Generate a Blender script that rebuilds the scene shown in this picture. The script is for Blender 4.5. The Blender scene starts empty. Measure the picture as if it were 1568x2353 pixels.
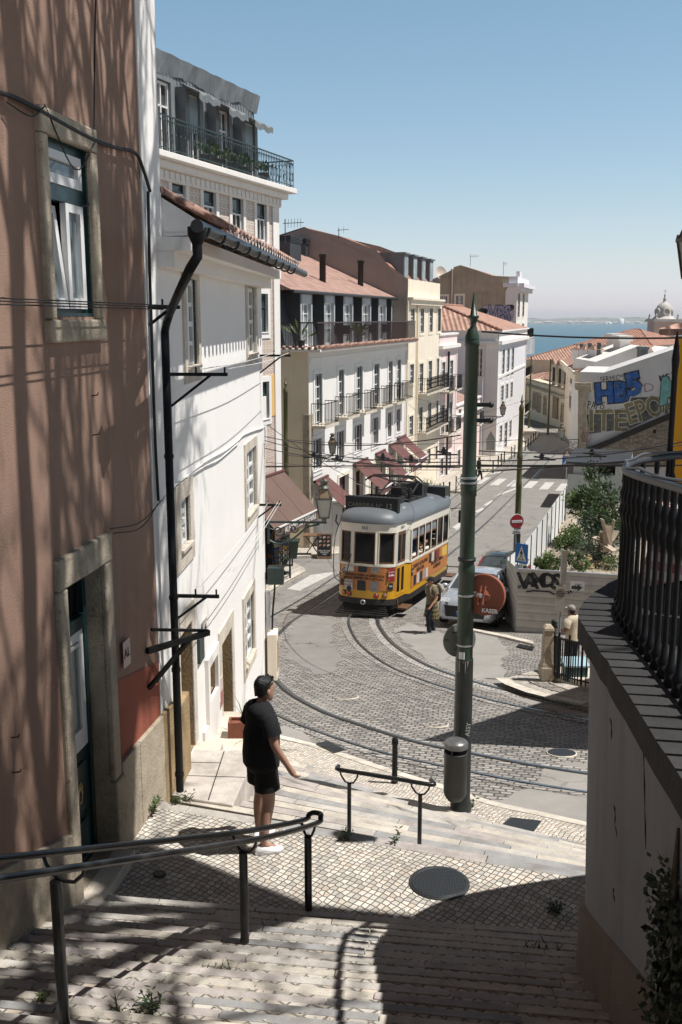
import bpy, bmesh, math, random
from math import sin, cos, tan, atan, atan2, radians as R, pi, sqrt, exp, log
from mathutils import Vector as V, Matrix, noise as mnoise
C = bpy.context.scene.collection
SC = bpy.context.scene
rnd = random.Random(7)
# --- camera
PITCH = R(11.0)
FPX = 2303.0
cam_d = bpy.data.cameras.new("camera"); cam = bpy.data.objects.new("camera", cam_d); C.objects.link(cam)
cam_d.sensor_fit = 'VERTICAL'; cam_d.sensor_height = 24.0; cam_d.lens = 24.0 * FPX / 2353.0
cam_d.clip_start = 0.05; cam_d.clip_end = 40000
cam.location = (0, 0, 0); cam.rotation_euler = (R(90) - PITCH, 0, 0)
SC.camera = cam
# --- sky, sun, exposure
SUN_EL = R(63.0)
SUN_AZ = R(101.0)
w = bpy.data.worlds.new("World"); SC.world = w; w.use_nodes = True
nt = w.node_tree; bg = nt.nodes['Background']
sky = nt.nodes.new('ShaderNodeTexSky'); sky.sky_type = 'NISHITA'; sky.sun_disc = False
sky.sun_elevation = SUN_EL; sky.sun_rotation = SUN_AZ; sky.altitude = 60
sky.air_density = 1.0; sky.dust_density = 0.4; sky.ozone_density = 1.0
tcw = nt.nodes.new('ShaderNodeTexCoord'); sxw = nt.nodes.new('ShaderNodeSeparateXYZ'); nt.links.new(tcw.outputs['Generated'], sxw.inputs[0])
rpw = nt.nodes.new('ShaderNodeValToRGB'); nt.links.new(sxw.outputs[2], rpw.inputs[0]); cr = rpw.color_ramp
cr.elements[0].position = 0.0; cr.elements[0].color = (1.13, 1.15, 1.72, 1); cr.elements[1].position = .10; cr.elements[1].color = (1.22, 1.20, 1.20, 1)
for ps_, c_ in ((.05, (1.20, 1.16, 1.30)), (.29, (1.20, 1.33, 1.20)), (.36, (.66, .68, .68)), (.46, (.34, .34, .35)), (.68, (.09, .09, .10))): e_ = cr.elements.new(ps_); e_.color = (*c_, 1)  # unseen upper sky darkened to cut ambient light, visible band brightened
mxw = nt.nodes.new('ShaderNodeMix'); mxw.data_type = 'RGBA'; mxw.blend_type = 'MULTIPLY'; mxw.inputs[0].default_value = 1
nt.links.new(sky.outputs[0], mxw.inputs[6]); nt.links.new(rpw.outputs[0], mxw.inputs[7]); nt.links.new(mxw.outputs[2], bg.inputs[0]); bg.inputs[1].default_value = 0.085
sl = bpy.data.lights.new("sun", 'SUN'); sl.energy = 5.0; sl.angle = R(0.5); sl.color = (1.0, 0.968, 0.92)
sun = bpy.data.objects.new("sun", sl); C.objects.link(sun)
SDIR = V((sin(SUN_AZ) * cos(SUN_EL), cos(SUN_AZ) * cos(SUN_EL), sin(SUN_EL)))
sun.rotation_euler = SDIR.to_track_quat('Z', 'Y').to_euler()
SC.view_settings.view_transform = 'Standard'; SC.view_settings.look = 'None'
SC.view_settings.exposure = 0.3; SC.view_settings.gamma = 1.0
try: SC.cycles.max_bounces = 6; SC.cycles.transparent_max_bounces = 8; SC.cycles.use_denoising = True
except Exception: pass
# --- measuring helpers (photo pixel -> point in the place)
def ray(u, v):
 a = (u - 784.0) / FPX; b = -(v - 1176.5) / FPX
 return V((a, cos(PITCH) + b * sin(PITCH), -sin(PITCH) + b * cos(PITCH)))
def at(u, v, Y):
 r = ray(u, v); return r * (Y / r.y)
def atz(u, v, z):
 r = ray(u, v); return r * (z / r.z)
def zr(Y):
 a = -4.95 - 0.15 * Y; b = -8.72 - 0.0416 * Y
 k = 0.12
 return k * log(exp((a + 10) / k) + exp((b + 10) / k)) - 10
def gnd(u, v, dz=0.0):
 r = ray(u, v); lo, hi = 5.0, 400.0
 for _ in range(50):
  m = .5 * (lo + hi)
  if r.z / r.y * m > zr(m) + dz: lo = m
  else: hi = m
 return r * (lo / r.y)
class Fr:
 def __init__(self, p, q=None, d=None):
  self.p = V((p[0], p[1], 0))
  dd = V((q[0] - p[0], q[1] - p[1], 0)) if q is not None else V((d[0], d[1], 0))
  self.L = dd.length; self.d = dd.normalized(); self.n = V((self.d.y, -self.d.x, 0))
 def __call__(self, s, o, z): return self.p + self.d * s + self.n * o + V((0, 0, z))
 def px(self, u, v, o=0.0):
  r = ray(u, v); q = self.p + self.n * o
  t = q.dot(self.n) / r.dot(self.n); w_ = r * t
  return ((w_ - q).dot(self.d), w_.z)
# --- mesh collector
class MB:
 def __init__(self): self.v = []; self.f = []; self.m = []; self.sm = []; self.mi = 0; self.smooth = False
 def add(self, vs, fs):
  b = len(self.v); self.v += [V(q) for q in vs]
  for f in fs: self.f.append([b + i for i in f]); self.m.append(self.mi); self.sm.append(self.smooth)
  return self
 def quad(self, a, b, c, d): return self.add([a, b, c, d], [(0, 1, 2, 3)])
 def poly(self, pts): return self.add(pts, [tuple(range(len(pts)))])
 def box(self, a0, a1, b0, b1, c0, c1, fr=None):
  fr = fr or (lambda a, b, c: V((a, b, c)))
  P = [fr(a, b, c) for c in (c0, c1) for b in (b0, b1) for a in (a0, a1)]
  return self.add(P, [(0, 2, 3, 1), (4, 5, 7, 6), (0, 1, 5, 4), (2, 6, 7, 3), (0, 4, 6, 2), (1, 3, 7, 5)])
 def bar(self, p, q, w, h=None, up=V((0, 0, 1))):
  p = V(p); q = V(q); h = h or w; d = (q - p).normalized()
  if abs(d.dot(up)) > .99: up = V((0, 1, 0))
  x = d.cross(up).normalized() * (w / 2); y = x.cross(d).normalized() * (h / 2)
  A = [p - x - y, p + x - y, p + x + y, p - x + y]; B = [a + (q - p) for a in A]
  return self.add(A + B, [(3, 2, 1, 0), (4, 5, 6, 7), (0, 1, 5, 4), (1, 2, 6, 5), (2, 3, 7, 6), (3, 0, 4, 7)])
 def tube(self, pts, r, n=8, cap=True, closed=False):
  pts = [V(p) for p in pts]; N = len(pts); rs = r if isinstance(r, (list, tuple)) else [r] * N
  prev = None; rings = []; sm = self.smooth; self.smooth = True
  for i, p in enumerate(pts):
   if closed: d = pts[(i + 1) % N] - pts[i - 1]
   else: d = (pts[min(i + 1, N - 1)] - pts[max(i - 1, 0)])
   d = d.normalized() if d.length > 1e-9 else V((0, 0, 1))
   if prev is None:
    a = V((0, 0, 1)) if abs(d.z) < .9 else V((1, 0, 0)); x = d.cross(a).normalized()
   else:
    x = prev - d * prev.dot(d); x = x.normalized() if x.length > 1e-6 else d.cross(V((0, 0, 1))).normalized()
   prev = x; y = d.cross(x)
   rings.append([p + (x * cos(2 * pi * k / n) + y * sin(2 * pi * k / n)) * rs[i] for k in range(n)])
  b = len(self.v); vs = [q for rg in rings for q in rg]; fs = []
  M = N if closed else N - 1
  for i in range(M):
   j = (i + 1) % N
   for k in range(n): fs.append((i * n + k, i * n + (k + 1) % n, j * n + (k + 1) % n, j * n + k))
  self.add(vs, fs); self.smooth = False
  if cap and not closed:
   self.add(rings[0], [tuple(range(n))[::-1]]); self.add(rings[-1], [tuple(range(n))])
  self.smooth = sm; return self
 def lathe(self, prof, c=(0, 0, 0), n=16, axis=None, cap=True, sx=1.0, sy=1.0):
  c = V(c); M = (axis.to_track_quat('Z', 'Y').to_matrix() if axis is not None else Matrix.Identity(3))
  rings = [[c + M @ V((r * sx * cos(2 * pi * k / n), r * sy * sin(2 * pi * k / n), h)) for k in range(n)] for r, h in prof]
  sm = self.smooth; self.smooth = True; fs = []
  for i in range(len(prof) - 1):
   for k in range(n): fs.append((i * n + k, i * n + (k + 1) % n, (i + 1) * n + (k + 1) % n, (i + 1) * n + k))
  self.add([q for rg in rings for q in rg], fs); self.smooth = False
  if cap: self.add(rings[0], [tuple(range(n))[::-1]]); self.add(rings[-1], [tuple(range(n))])
  self.smooth = sm; return self
 def ball(self, c, rx, ry=None, rz=None, n=12, m=8, rot=None):
  ry = ry or rx; rz = rz or rx; c = V(c); rot = rot or Matrix.Identity(3)
  vs = [c + rot @ V((0, 0, -rz))]
  for i in range(1, m):
   t = -pi / 2 + pi * i / m
   for k in range(n): vs.append(c + rot @ V((rx * cos(t) * cos(2 * pi * k / n), ry * cos(t) * sin(2 * pi * k / n), rz * sin(t))))
  vs.append(c + rot @ V((0, 0, rz))); fs = []
  for k in range(n): fs.append((0, 1 + (k + 1) % n, 1 + k))
  for i in range(m - 2):
   for k in range(n): fs.append((1 + i * n + k, 1 + i * n + (k + 1) % n, 1 + (i + 1) * n + (k + 1) % n, 1 + (i + 1) * n + k))
  e = len(vs) - 1; b0 = 1 + (m - 2) * n
  for k in range(n): fs.append((b0 + k, b0 + (k + 1) % n, e))
  sm = self.smooth; self.smooth = True; self.add(vs, fs); self.smooth = sm; return self
 def prism(self, pts, off):
  n = len(pts); off = V(off); A = [V(p) for p in pts]; B = [p + off for p in A]
  return self.add(A + B, [tuple(range(n))[::-1], tuple(range(n, 2 * n))] + [(i, (i + 1) % n, n + (i + 1) % n, n + i) for i in range(n)])
 def loft(self, rings, cap=True, flat=False):
  n = len(rings[0]); fs = []; sm = self.smooth; self.smooth = not flat
  for i in range(len(rings) - 1):
   for k in range(n): fs.append((i * n + k, i * n + (k + 1) % n, (i + 1) * n + (k + 1) % n, (i + 1) * n + k))
  self.add([q for rg in rings for q in rg], fs); self.smooth = False
  if cap: self.add(rings[0], [tuple(range(n))[::-1]]); self.add(rings[-1], [tuple(range(n))])
  self.smooth = sm; return self
 def build(self, name, mats, parent=None, bevel=0.0, fixn=True):
  off = wloc(parent) if parent is not None else V((0, 0, 0))
  me = bpy.data.meshes.new(name)
  me.from_pydata([tuple(q - off) for q in self.v], [], self.f)
  mats = mats if isinstance(mats, (list, tuple)) else [mats]
  [me.materials.append(m_) for m_ in mats if m_]
  me.polygons.foreach_set('material_index', self.m); me.polygons.foreach_set('use_smooth', self.sm)
  if fixn:
   bm = bmesh.new(); bm.from_mesh(me); bmesh.ops.recalc_face_normals(bm, faces=bm.faces); bm.to_mesh(me); bm.free()
  uvmap(me, off)
  o = bpy.data.objects.new(name, me); C.objects.link(o)
  if parent is not None: o.parent = parent
  if bevel: 
   bv = o.modifiers.new('bevel', 'BEVEL'); bv.width = bevel; bv.segments = 2; bv.limit_method = 'ANGLE'; bv.angle_limit = R(40)
  return o
def uvmap(me, off=V((0, 0, 0))):
 uvl = me.uv_layers.new(name='uv'); dat = uvl.data; vs = me.vertices
 for p in me.polygons:
  n = p.normal
  if abs(n.z) > .93: t = V((1, 0, 0)); b = V((0, 1, 0))
  else: t = V((-n.y, n.x, 0)).normalized(); b = n.cross(t)
  for li in p.loop_indices:
   co = vs[me.loops[li].vertex_index].co + off
   dat[li].uv = (co.dot(t), co.dot(b))
_loc = {}
def wloc(o):
 l = V((0, 0, 0))
 while o is not None: l = l + o.location; o = o.parent
 return l
def thing(name, label, cat, loc=(0, 0, 0), group=None):
 o = bpy.data.objects.new(name, None); C.objects.link(o); o.location = loc; o.empty_display_size = .2
 return tag(o, label, cat, group)
def tag(o, label, cat, group=None):
 o['label'] = label; o['category'] = cat
 if group: o['group'] = group
 return o
def struct(o): o['kind'] = 'structure'; return o
def stuff(o, label=None): o['kind'] = 'stuff'; return o
def dup(root, loc, rotz=0.0, label=None, scale=None):
 r = root.copy(); C.objects.link(r); r.location = loc; r.rotation_euler = (0, 0, rotz)
 if scale: r.scale = (scale,) * 3
 if label: r['label'] = label
 for ch in list(root.children):
  c = ch.copy(); C.objects.link(c); c.parent = r
  for g in ch.children:
   d = g.copy(); C.objects.link(d); d.parent = c
 return r
# --- materials
def srgb(h):
 h = h.lstrip('#'); o = []
 for i in (0, 2, 4):
  c = int(h[i:i + 2], 16) / 255.0; o.append(c / 12.92 if c <= .04045 else ((c + .055) / 1.055) ** 2.4)
 return tuple(o)
class NT:
 def __init__(self, name):
  self.m = bpy.data.materials.new(name); self.m.use_nodes = True; self.t = self.m.node_tree
  self.b = self.t.nodes['Principled BSDF']
  self._uv = None
 def n(self, typ, **kw):
  x = self.t.nodes.new(typ)
  for k, v_ in kw.items():
   if k.startswith('i_'): x.inputs[k[2:].replace('_', ' ')].default_value = v_
   else: setattr(x, k, v_)
  return x
 def l(self, a, b): self.t.links.new(a, b)
 def uv(self, kind='UV'):
  x = self.n('ShaderNodeTexCoord'); return x.outputs[kind]
 def mapping(self, src, scale=(1, 1, 1), rot=(0, 0, 0), loc=(0, 0, 0)):
  x = self.n('ShaderNodeMapping'); x.inputs['Scale'].default_value = scale; x.inputs['Rotation'].default_value = rot; x.inputs['Location'].default_value = loc
  self.l(src, x.inputs[0]); return x.outputs[0]
 def noise(self, src, scale, det=4, rough=.6, dist=0):
  x = self.n('ShaderNodeTexNoise'); x.inputs['Scale'].default_value = scale; x.inputs['Detail'].default_value = det; x.inputs['Roughness'].default_value = rough; x.inputs['Distortion'].default_value = dist
  self.l(src, x.inputs['Vector']); return x.outputs[0]
 def ramp(self, src, a, b, c0=(0, 0, 0), c1=(1, 1, 1), interp='LINEAR'):
  x = self.n('ShaderNodeValToRGB'); x.color_ramp.interpolation = interp
  x.color_ramp.elements[0].position = a; x.color_ramp.elements[1].position = b
  x.color_ramp.elements[0].color = (*c0, 1); x.color_ramp.elements[1].color = (*c1, 1)
  self.l(src, x.inputs[0]); return x.outputs[0]
 def mix(self, fac, a, b, typ='MIX'):
  x = self.n('ShaderNodeMix', data_type='RGBA', blend_type=typ)
  for s, val in ((0, fac), (6, a), (7, b)):
   if hasattr(val, 'links') or hasattr(val, 'is_linked'): self.l(val, x.inputs[s])
   elif isinstance(val, (int, float)): x.inputs[s].default_value = val
   else: x.inputs[s].default_value = (*val[:3], 1)
  return x.outputs[2]
 def math(self, op, a, b=0.0):
  x = self.n('ShaderNodeMath', operation=op)
  for s, val in ((0, a), (1, b)):
   if isinstance(val, (int, float)): x.inputs[s].default_value = val
   else: self.l(val, x.inputs[s])
  return x.outputs[0]
 def bump(self, h, strength=.3, dist=.01, prev=None):
  x = self.n('ShaderNodeBump'); x.inputs['Strength'].default_value = strength; x.inputs['Distance'].default_value = dist
  self.l(h, x.inputs['Height'])
  if prev is not None: self.l(prev, x.inputs['Normal'])
  return x.outputs[0]
 def done(self, col=None, rough=.8, metal=0, normal=None, spec=None, coat=0):
  if col is not None:
   if hasattr(col, 'is_linked'): self.l(col, self.b.inputs['Base Color'])
   else: self.b.inputs['Base Color'].default_value = (*col[:3], 1)
  if hasattr(rough, 'is_linked'): self.l(rough, self.b.inputs['Roughness'])
  else: self.b.inputs['Roughness'].default_value = rough
  self.b.inputs['Metallic'].default_value = metal
  if normal is not None: self.l(normal, self.b.inputs['Normal'])
  if spec is not None: self.b.inputs['Specular IOR Level'].default_value = spec
  if coat: self.b.inputs['Coat Weight'].default_value = coat; self.b.inputs['Coat Roughness'].default_value = .06
  return self.m
def mul(c, k): return tuple(min(1, x * k) for x in c[:3])
_mc = {}
def pm(name, col, rough=.8, var=.12, scale=3.0, bump=.0, bscale=40.0, metal=0, dirt=0.0, dcol=(.12, .10, .08), dscale=1.2, streak=0.0, coat=0, spec=None):
 """plain surface with its own uneven tone, grain, stains and rain streaks"""
 if name in _mc: return _mc[name]
 if isinstance(col, str): col = srgb(col)
 t = NT(name); uv = t.uv('UV' if streak else 'Object')
 c = t.mix(t.ramp(t.noise(uv, scale, 5), .3, .7), mul(col, 1 - var), mul(col, 1 + var))
 if streak:
  s = t.noise(t.mapping(uv, (3.0, .22, 1)), 1.6, 5, .65)
  c = t.mix(t.math('MULTIPLY', t.ramp(s, .5, .78), streak), c, dcol)
 if dirt:
  d = t.ramp(t.noise(uv, dscale, 8, .7), .5, .72)
  c = t.mix(t.math('MULTIPLY', d, dirt), c, dcol)
 nm = t.bump(t.noise(uv, bscale, 4), bump, .02) if bump else None
 _mc[name] = t.done(c, rough, metal, nm, spec, coat); return _mc[name]
# --- surface materials
def m_calcada(name, cell=.1, rot=.6, tone=(.56, .52, .46), joint=(.075, .07, .06), dirt=.35):
 t = NT(name); uv = t.mapping(t.uv(), (1, 1, 1), (0, 0, rot))
 wob = t.n('ShaderNodeTexNoise'); wob.inputs['Scale'].default_value = .55; wob.inputs['Detail'].default_value = 2; t.l(uv, wob.inputs['Vector'])
 va = t.n('ShaderNodeVectorMath', operation='SCALE'); va.inputs['Scale'].default_value = .55; t.l(wob.outputs['Color'], va.inputs[0])
 vb = t.n('ShaderNodeVectorMath', operation='ADD'); t.l(uv, vb.inputs[0]); t.l(va.outputs[0], vb.inputs[1])
 vs = []
 for feat in ('DISTANCE_TO_EDGE', 'F1'):
  x = t.n('ShaderNodeTexVoronoi', voronoi_dimensions='2D', feature=feat)
  x.inputs['Scale'].default_value = 1 / cell; x.inputs['Randomness'].default_value = .3
  t.l(vb.outputs[0], x.inputs['Vector']); vs.append(x)
 edge = t.ramp(vs[0].outputs['Distance'], .02, .10)
 sep = t.n('ShaderNodeSeparateColor'); t.l(vs[1].outputs['Color'], sep.inputs[0])
 stone = t.mix(sep.outputs[0], mul(tone, .68), mul(tone, 1.18))
 stone = t.mix(t.math('MULTIPLY', t.ramp(sep.outputs[1], .6, .95), .5), stone, (tone[0] * 1.02, tone[1] * .88, tone[2] * .76))
 grime = t.ramp(t.noise(uv, .9, 6, .65), .42, .7)
 stone = t.mix(t.math('MULTIPLY', grime, dirt), stone, (.17, .155, .13))
 c = t.mix(edge, joint, stone)
 nm = t.bump(edge, .9, .012); nm = t.bump(t.noise(uv, 60, 3), .25, .006, nm)
 return t.done(c, .78, 0, nm)
def m_setts(name, bw=.19, bh=.12, rot=.25, c1=(.36, .33, .30), c2=(.17, .16, .15), joint=(.075, .07, .062), sand=.35, light=(.36, .34, .31)):
 t = NT(name); uv = t.mapping(t.uv(), (1, 1, 1), (0, 0, rot))
 wob = t.n('ShaderNodeTexNoise'); wob.inputs['Scale'].default_value = .5; wob.inputs['Detail'].default_value = 4; t.l(uv, wob.inputs['Vector'])
 va = t.n('ShaderNodeVectorMath', operation='SCALE'); va.inputs['Scale'].default_value = .5; t.l(wob.outputs['Color'], va.inputs[0])
 vb = t.n('ShaderNodeVectorMath', operation='ADD'); t.l(uv, vb.inputs[0]); t.l(va.outputs[0], vb.inputs[1])
 br = t.n('ShaderNodeTexBrick'); br.inputs['Scale'].default_value = 1; br.inputs['Brick Width'].default_value = bw; br.inputs['Row Height'].default_value = bh
 br.inputs['Mortar Size'].default_value = .017; br.inputs['Mortar Smooth'].default_value = .35; br.inputs['Bias'].default_value = -.1
 br.inputs['Color1'].default_value = (*c1, 1); br.inputs['Color2'].default_value = (*c2, 1); br.inputs['Mortar'].default_value = (*joint, 1)
 t.l(vb.outputs[0], br.inputs['Vector'])
 big = t.noise(uv, .7, 8, .7)
 c = t.mix(t.math('MULTIPLY', t.ramp(big, .5, .68), sand), br.outputs[0], light)
 c = t.mix(t.math('MULTIPLY', t.ramp(t.noise(uv, 2.2, 6, .7), .55, .75), .45), c, (.028, .027, .027))
 spots = t.noise(uv, 11, 3, .6)
 c = t.mix(t.math('MULTIPLY', t.ramp(spots, .62, .72), .5), c, light)
 inv = t.math('SUBTRACT', 1.0, br.outputs['Fac'])
 nm = t.bump(inv, 1.0, .022); nm = t.bump(t.noise(uv, 16, 4), .5, .03, nm)
 return t.done(c, .62, 0, nm)
def m_asphalt(name, col=(.20, .19, .18), crack=.5):
 t = NT(name); uv = t.uv()
 c = t.mix(t.ramp(t.noise(uv, .9, 8, .7), .35, .7), mul(col, .78), mul(col, 1.25))
 c = t.mix(t.ramp(t.noise(uv, 70, 2), .4, .7), mul(c, 1) if not hasattr(c, 'is_linked') else c, mul(col, 1.1))
 c2 = t.mix(t.ramp(t.noise(uv, 55, 3, .8), .35, .62), c, mul(col, .55)); c = t.mix(.35, c, c2)
 v_ = t.n('ShaderNodeTexVoronoi', voronoi_dimensions='2D', feature='DISTANCE_TO_EDGE'); v_.inputs['Scale'].default_value = .55
 wob = t.n('ShaderNodeTexNoise'); wob.inputs['Scale'].default_value = 1.6; wob.inputs['Detail'].default_value = 5; t.l(uv, wob.inputs['Vector'])
 va = t.n('ShaderNodeVectorMath', operation='ADD'); t.l(uv, va.inputs[0]); t.l(wob.outputs['Color'], va.inputs[1]); t.l(va.outputs[0], v_.inputs['Vector'])
 cr = t.math('MULTIPLY', t.ramp(v_.outputs['Distance'], .006, .02, (1, 1, 1), (0, 0, 0)), t.math('MULTIPLY', t.ramp(t.noise(uv, .35, 3), .45, .6), crack))
 c = t.mix(cr, c, (.05, .047, .042))
 return t.done(c, .82, 0, t.bump(t.noise(uv, 90, 3), .5, .01))
def m_rooftile(name, col='#a8654c', per=.22, row=.34, moss=.3):
 t = NT(name); uv = t.uv()
 sx = t.n('ShaderNodeSeparateXYZ'); t.l(uv, sx.inputs[0])
 wv = t.math('SINE', t.math('MULTIPLY', sx.outputs[0], 2 * pi / per)); wv = t.math('MULTIPLY_ADD', wv, .5); 
 wv.node.inputs[2].default_value = .5
 fr = t.math('FRACT', t.math('DIVIDE', sx.outputs[1], row))
 col = srgb(col) if isinstance(col, str) else col
 cellv = t.n('ShaderNodeTexVoronoi', voronoi_dimensions='2D', feature='F1'); cellv.inputs['Scale'].default_value = 1; cellv.inputs['Randomness'].default_value = .1
 t.l(t.mapping(uv, (1 / per, 1 / row, 1)), cellv.inputs['Vector'])
 sp = t.n('ShaderNodeSeparateColor'); t.l(cellv.outputs['Color'], sp.inputs[0])
 c = t.mix(sp.outputs[0], mul(col, .78), mul(col, 1.25))
 c = t.mix(t.math('MULTIPLY', t.ramp(t.noise(uv, .8, 7, .7), .5, .75), moss), c, (.20, .15, .11))
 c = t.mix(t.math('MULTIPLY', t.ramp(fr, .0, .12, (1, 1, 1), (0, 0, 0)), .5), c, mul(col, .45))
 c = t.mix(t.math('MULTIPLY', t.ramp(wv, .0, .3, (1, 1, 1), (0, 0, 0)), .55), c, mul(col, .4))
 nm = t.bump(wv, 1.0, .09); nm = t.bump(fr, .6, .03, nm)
 return t.done(c, .8, 0, nm)
def m_azulejo(name):
 t = NT(name); uv = t.uv()
 k = t.mapping(uv, (1 / .28, 1 / .28, 1))
 fx = t.n('ShaderNodeVectorMath', operation='FRACTION'); t.l(k, fx.inputs[0])
 d = t.n('ShaderNodeVectorMath', operation='DISTANCE'); t.l(fx.outputs[0], d.inputs[0]); d.inputs[1].default_value = (.5, .5, 0)
 sx = t.n('ShaderNodeSeparateXYZ'); t.l(fx.outputs[0], sx.inputs[0])
 ring = t.ramp(d.outputs['Value'], .25, .33, (.47, .345, .285), (.66, .58, .50), 'CONSTANT')
 ring = t.mix(t.ramp(d.outputs['Value'], .09, .1, (1, 1, 1), (0, 0, 0)), ring, (.66, .58, .5))
 ex = t.math('MINIMUM', t.math('ABSOLUTE', t.math('SUBTRACT', sx.outputs[0], .5)), 1); ey = t.math('ABSOLUTE', t.math('SUBTRACT', sx.outputs[1], .5))
 e = t.math('MAXIMUM', ex, ey)
 c = t.mix(t.ramp(e, .44, .46), ring, (.45, .33, .28))
 c = t.mix(t.math('MULTIPLY', t.ramp(t.noise(uv, .7, 6), .45, .75), .25), c, (.38, .3, .25))
 return t.done(c, .42)
def m_rubble(name):
 t = NT(name); uv = t.uv()
 x = t.n('ShaderNodeTexVoronoi', voronoi_dimensions='2D', feature='F1'); x.inputs['Scale'].default_value = 3.2; t.l(t.mapping(uv, (1, 1.6, 1)), x.inputs['Vector'])
 sp = t.n('ShaderNodeSeparateColor'); t.l(x.outputs['Color'], sp.inputs[0])
 c = t.mix(sp.outputs[0], (.14, .11, .085), (.33, .275, .21)); c = t.mix(t.ramp(x.outputs['Distance'], .3, .55), c, (.2, .17, .13))
 c = t.mix(t.ramp(t.noise(uv, 2, 7), .55, .72), c, (.42, .37, .31))
 return t.done(c, .9, 0, t.bump(x.outputs['Distance'], .8, .08))
def m_redplaster(name):
 t = NT(name); uv = t.uv(); a = (.31, .195, .142)
 c = t.mix(t.ramp(t.noise(uv, .6, 7, .65), .3, .7), mul(a, .84), mul(a, 1.12))
 s = t.noise(t.mapping(uv, (2.2, .14, 1)), 1.4, 6, .65)
 c = t.mix(t.math('MULTIPLY', t.ramp(s, .5, .72), .45), c, (.22, .125, .09))
 s2 = t.noise(t.mapping(uv, (5, .2, 1), (0, 0, 0), (3, 1, 0)), 1.2, 4, .6)
 c = t.mix(t.math('MULTIPLY', t.ramp(s2, .55, .75), .3), c, (.44, .29, .225))
 g = t.noise(uv, 85, 3, .7)
 c = t.mix(t.math('MULTIPLY', t.ramp(g, .5, .68), .3), c, mul(a, .55))
 w1 = t.noise(t.mapping(uv, (1, .6, 1)), .9, 9, .7); c = t.mix(t.math('MULTIPLY', t.ramp(w1, .56, .66), .35), c, (.30, .19, .15)); c = t.mix(t.math('MULTIPLY', t.ramp(w1, .30, .40, (1, 1, 1), (0, 0, 0)), .3), c, (.52, .37, .30))
 nm = t.bump(g, .5, .014); nm = t.bump(t.noise(uv, 130, 2), .5, .008, nm)
 return t.done(c, .92, 0, nm)
def m_oldstone(name, col='#b3a692', dark='#4b4136', amt=.6, pit=.6):
 t = NT(name); uv = t.uv('Object'); a = srgb(col)
 c = t.mix(t.ramp(t.noise(uv, 2.5, 8, .65), .3, .7), mul(a, .75), mul(a, 1.15))
 c = t.mix(t.math('MULTIPLY', t.ramp(t.noise(uv, 1.1, 8, .72), .46, .68), amt), c, srgb(dark))
 p = t.noise(uv, 26, 4, .7); c = t.mix(t.math('MULTIPLY', t.ramp(p, .6, .7), pit), c, mul(srgb(dark), .7))
 return t.done(c, .88, 0, t.bump(p, .7, .02))
def m_glass(name, col=(.05, .058, .062), rough=.06, spec=.5):
 t = NT(name)
 c = t.mix(t.ramp(t.noise(t.uv('Object'), 1.3, 2), .35, .7), mul(col, .6), mul(col, 1.6))
 return t.done(c, rough, 0, None, spec)
def m_stairstone(name, col):
 t = NT(name); uv = t.uv('Object')
 c = t.mix(t.ramp(t.noise(uv, 3.5, 8, .65), .32, .68), mul(col, .72), mul(col, 1.16))
 c = t.mix(t.math('MULTIPLY', t.ramp(t.noise(uv, 1.6, 8, .75), .5, .68), .55), c, (.16, .14, .12))
 v_ = t.n('ShaderNodeTexVoronoi', feature='DISTANCE_TO_EDGE'); v_.inputs['Scale'].default_value = 9
 wob = t.n('ShaderNodeTexNoise'); wob.inputs['Scale'].default_value = 5; wob.inputs['Detail'].default_value = 5; t.l(uv, wob.inputs['Vector'])
 va = t.n('ShaderNodeVectorMath', operation='ADD'); t.l(uv, va.inputs[0]); t.l(wob.outputs['Color'], va.inputs[1]); t.l(va.outputs[0], v_.inputs['Vector'])
 c = t.mix(t.math('MULTIPLY', t.ramp(v_.outputs['Distance'], .0, .03, (1, 1, 1), (0, 0, 0)), .45), c, (.2, .17, .14))
 return t.done(c, .6, 0, t.bump(t.noise(uv, 30, 5, .7), .45, .012))
def m_leaf(name, col, var=.5):
 t = NT(name)
 oi = t.noise(t.uv('Object'), 1.7, 4); c = t.mix(t.ramp(oi, .35, .68), mul(col, 1 - var), mul(col, 1 + var))
 m = t.done(c, .55)
 try: t.b.inputs['Subsurface Weight'].default_value = 0
 except Exception: pass
 tr = t.n('ShaderNodeBsdfTranslucent'); t.l(c, tr.inputs[0]); ms = t.n('ShaderNodeMixShader'); ms.inputs[0].default_value = .22
 t.l(t.b.outputs[0], ms.inputs[1]); t.l(tr.outputs[0], ms.inputs[2]); t.l(ms.outputs[0], t.t.nodes['Material Output'].inputs[0])
 return m
M = {}
M['calc'] = m_calcada('pale_limestone_setts', .062, .65, joint=(.11, .10, .085))
M['calc2'] = m_calcada('pale_limestone_pavement', .06, .5, (.60, .55, .48), (.16, .14, .115), .2)
M['calc3'] = m_calcada('stair_fill_setts', .10, .75, (.52, .48, .42), (.22, .205, .18), .35)
M['setts'] = m_setts('granite_setts')
M['setts_pale'] = m_setts('pale_worn_setts', .2, .12, .25, (.50, .475, .44), (.30, .285, .265), (.16, .15, .135), .35, (.55, .53, .49))
M['setts_mid'] = m_setts('worn_setts', .2, .12, .25, (.40, .375, .345), (.22, .21, .195), (.11, .10, .09), .35, (.45, .43, .4))
M['asph'] = m_asphalt('worn_asphalt', (.235, .222, .207), .8)
M['asph_pale'] = m_asphalt('pale_asphalt', (.30, .282, .26), .5)
M['paint'] = pm('road_paint', (.5, .485, .455), .7, .2, 6, .1, 60, dirt=.7, dcol=(.26, .25, .23), dscale=3)
M['curb'] = pm('limestone_curb', (.56, .51, .44), .75, .2, 4, .2, 40, dirt=.5, dscale=2.5)
M['tile'] = m_rooftile('clay_roof_tiles', '#b08a7a', .22, .34, .25)
M['tile2'] = m_rooftile('faded_clay_tiles', '#b08d80', .24, .36, .2)
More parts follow.
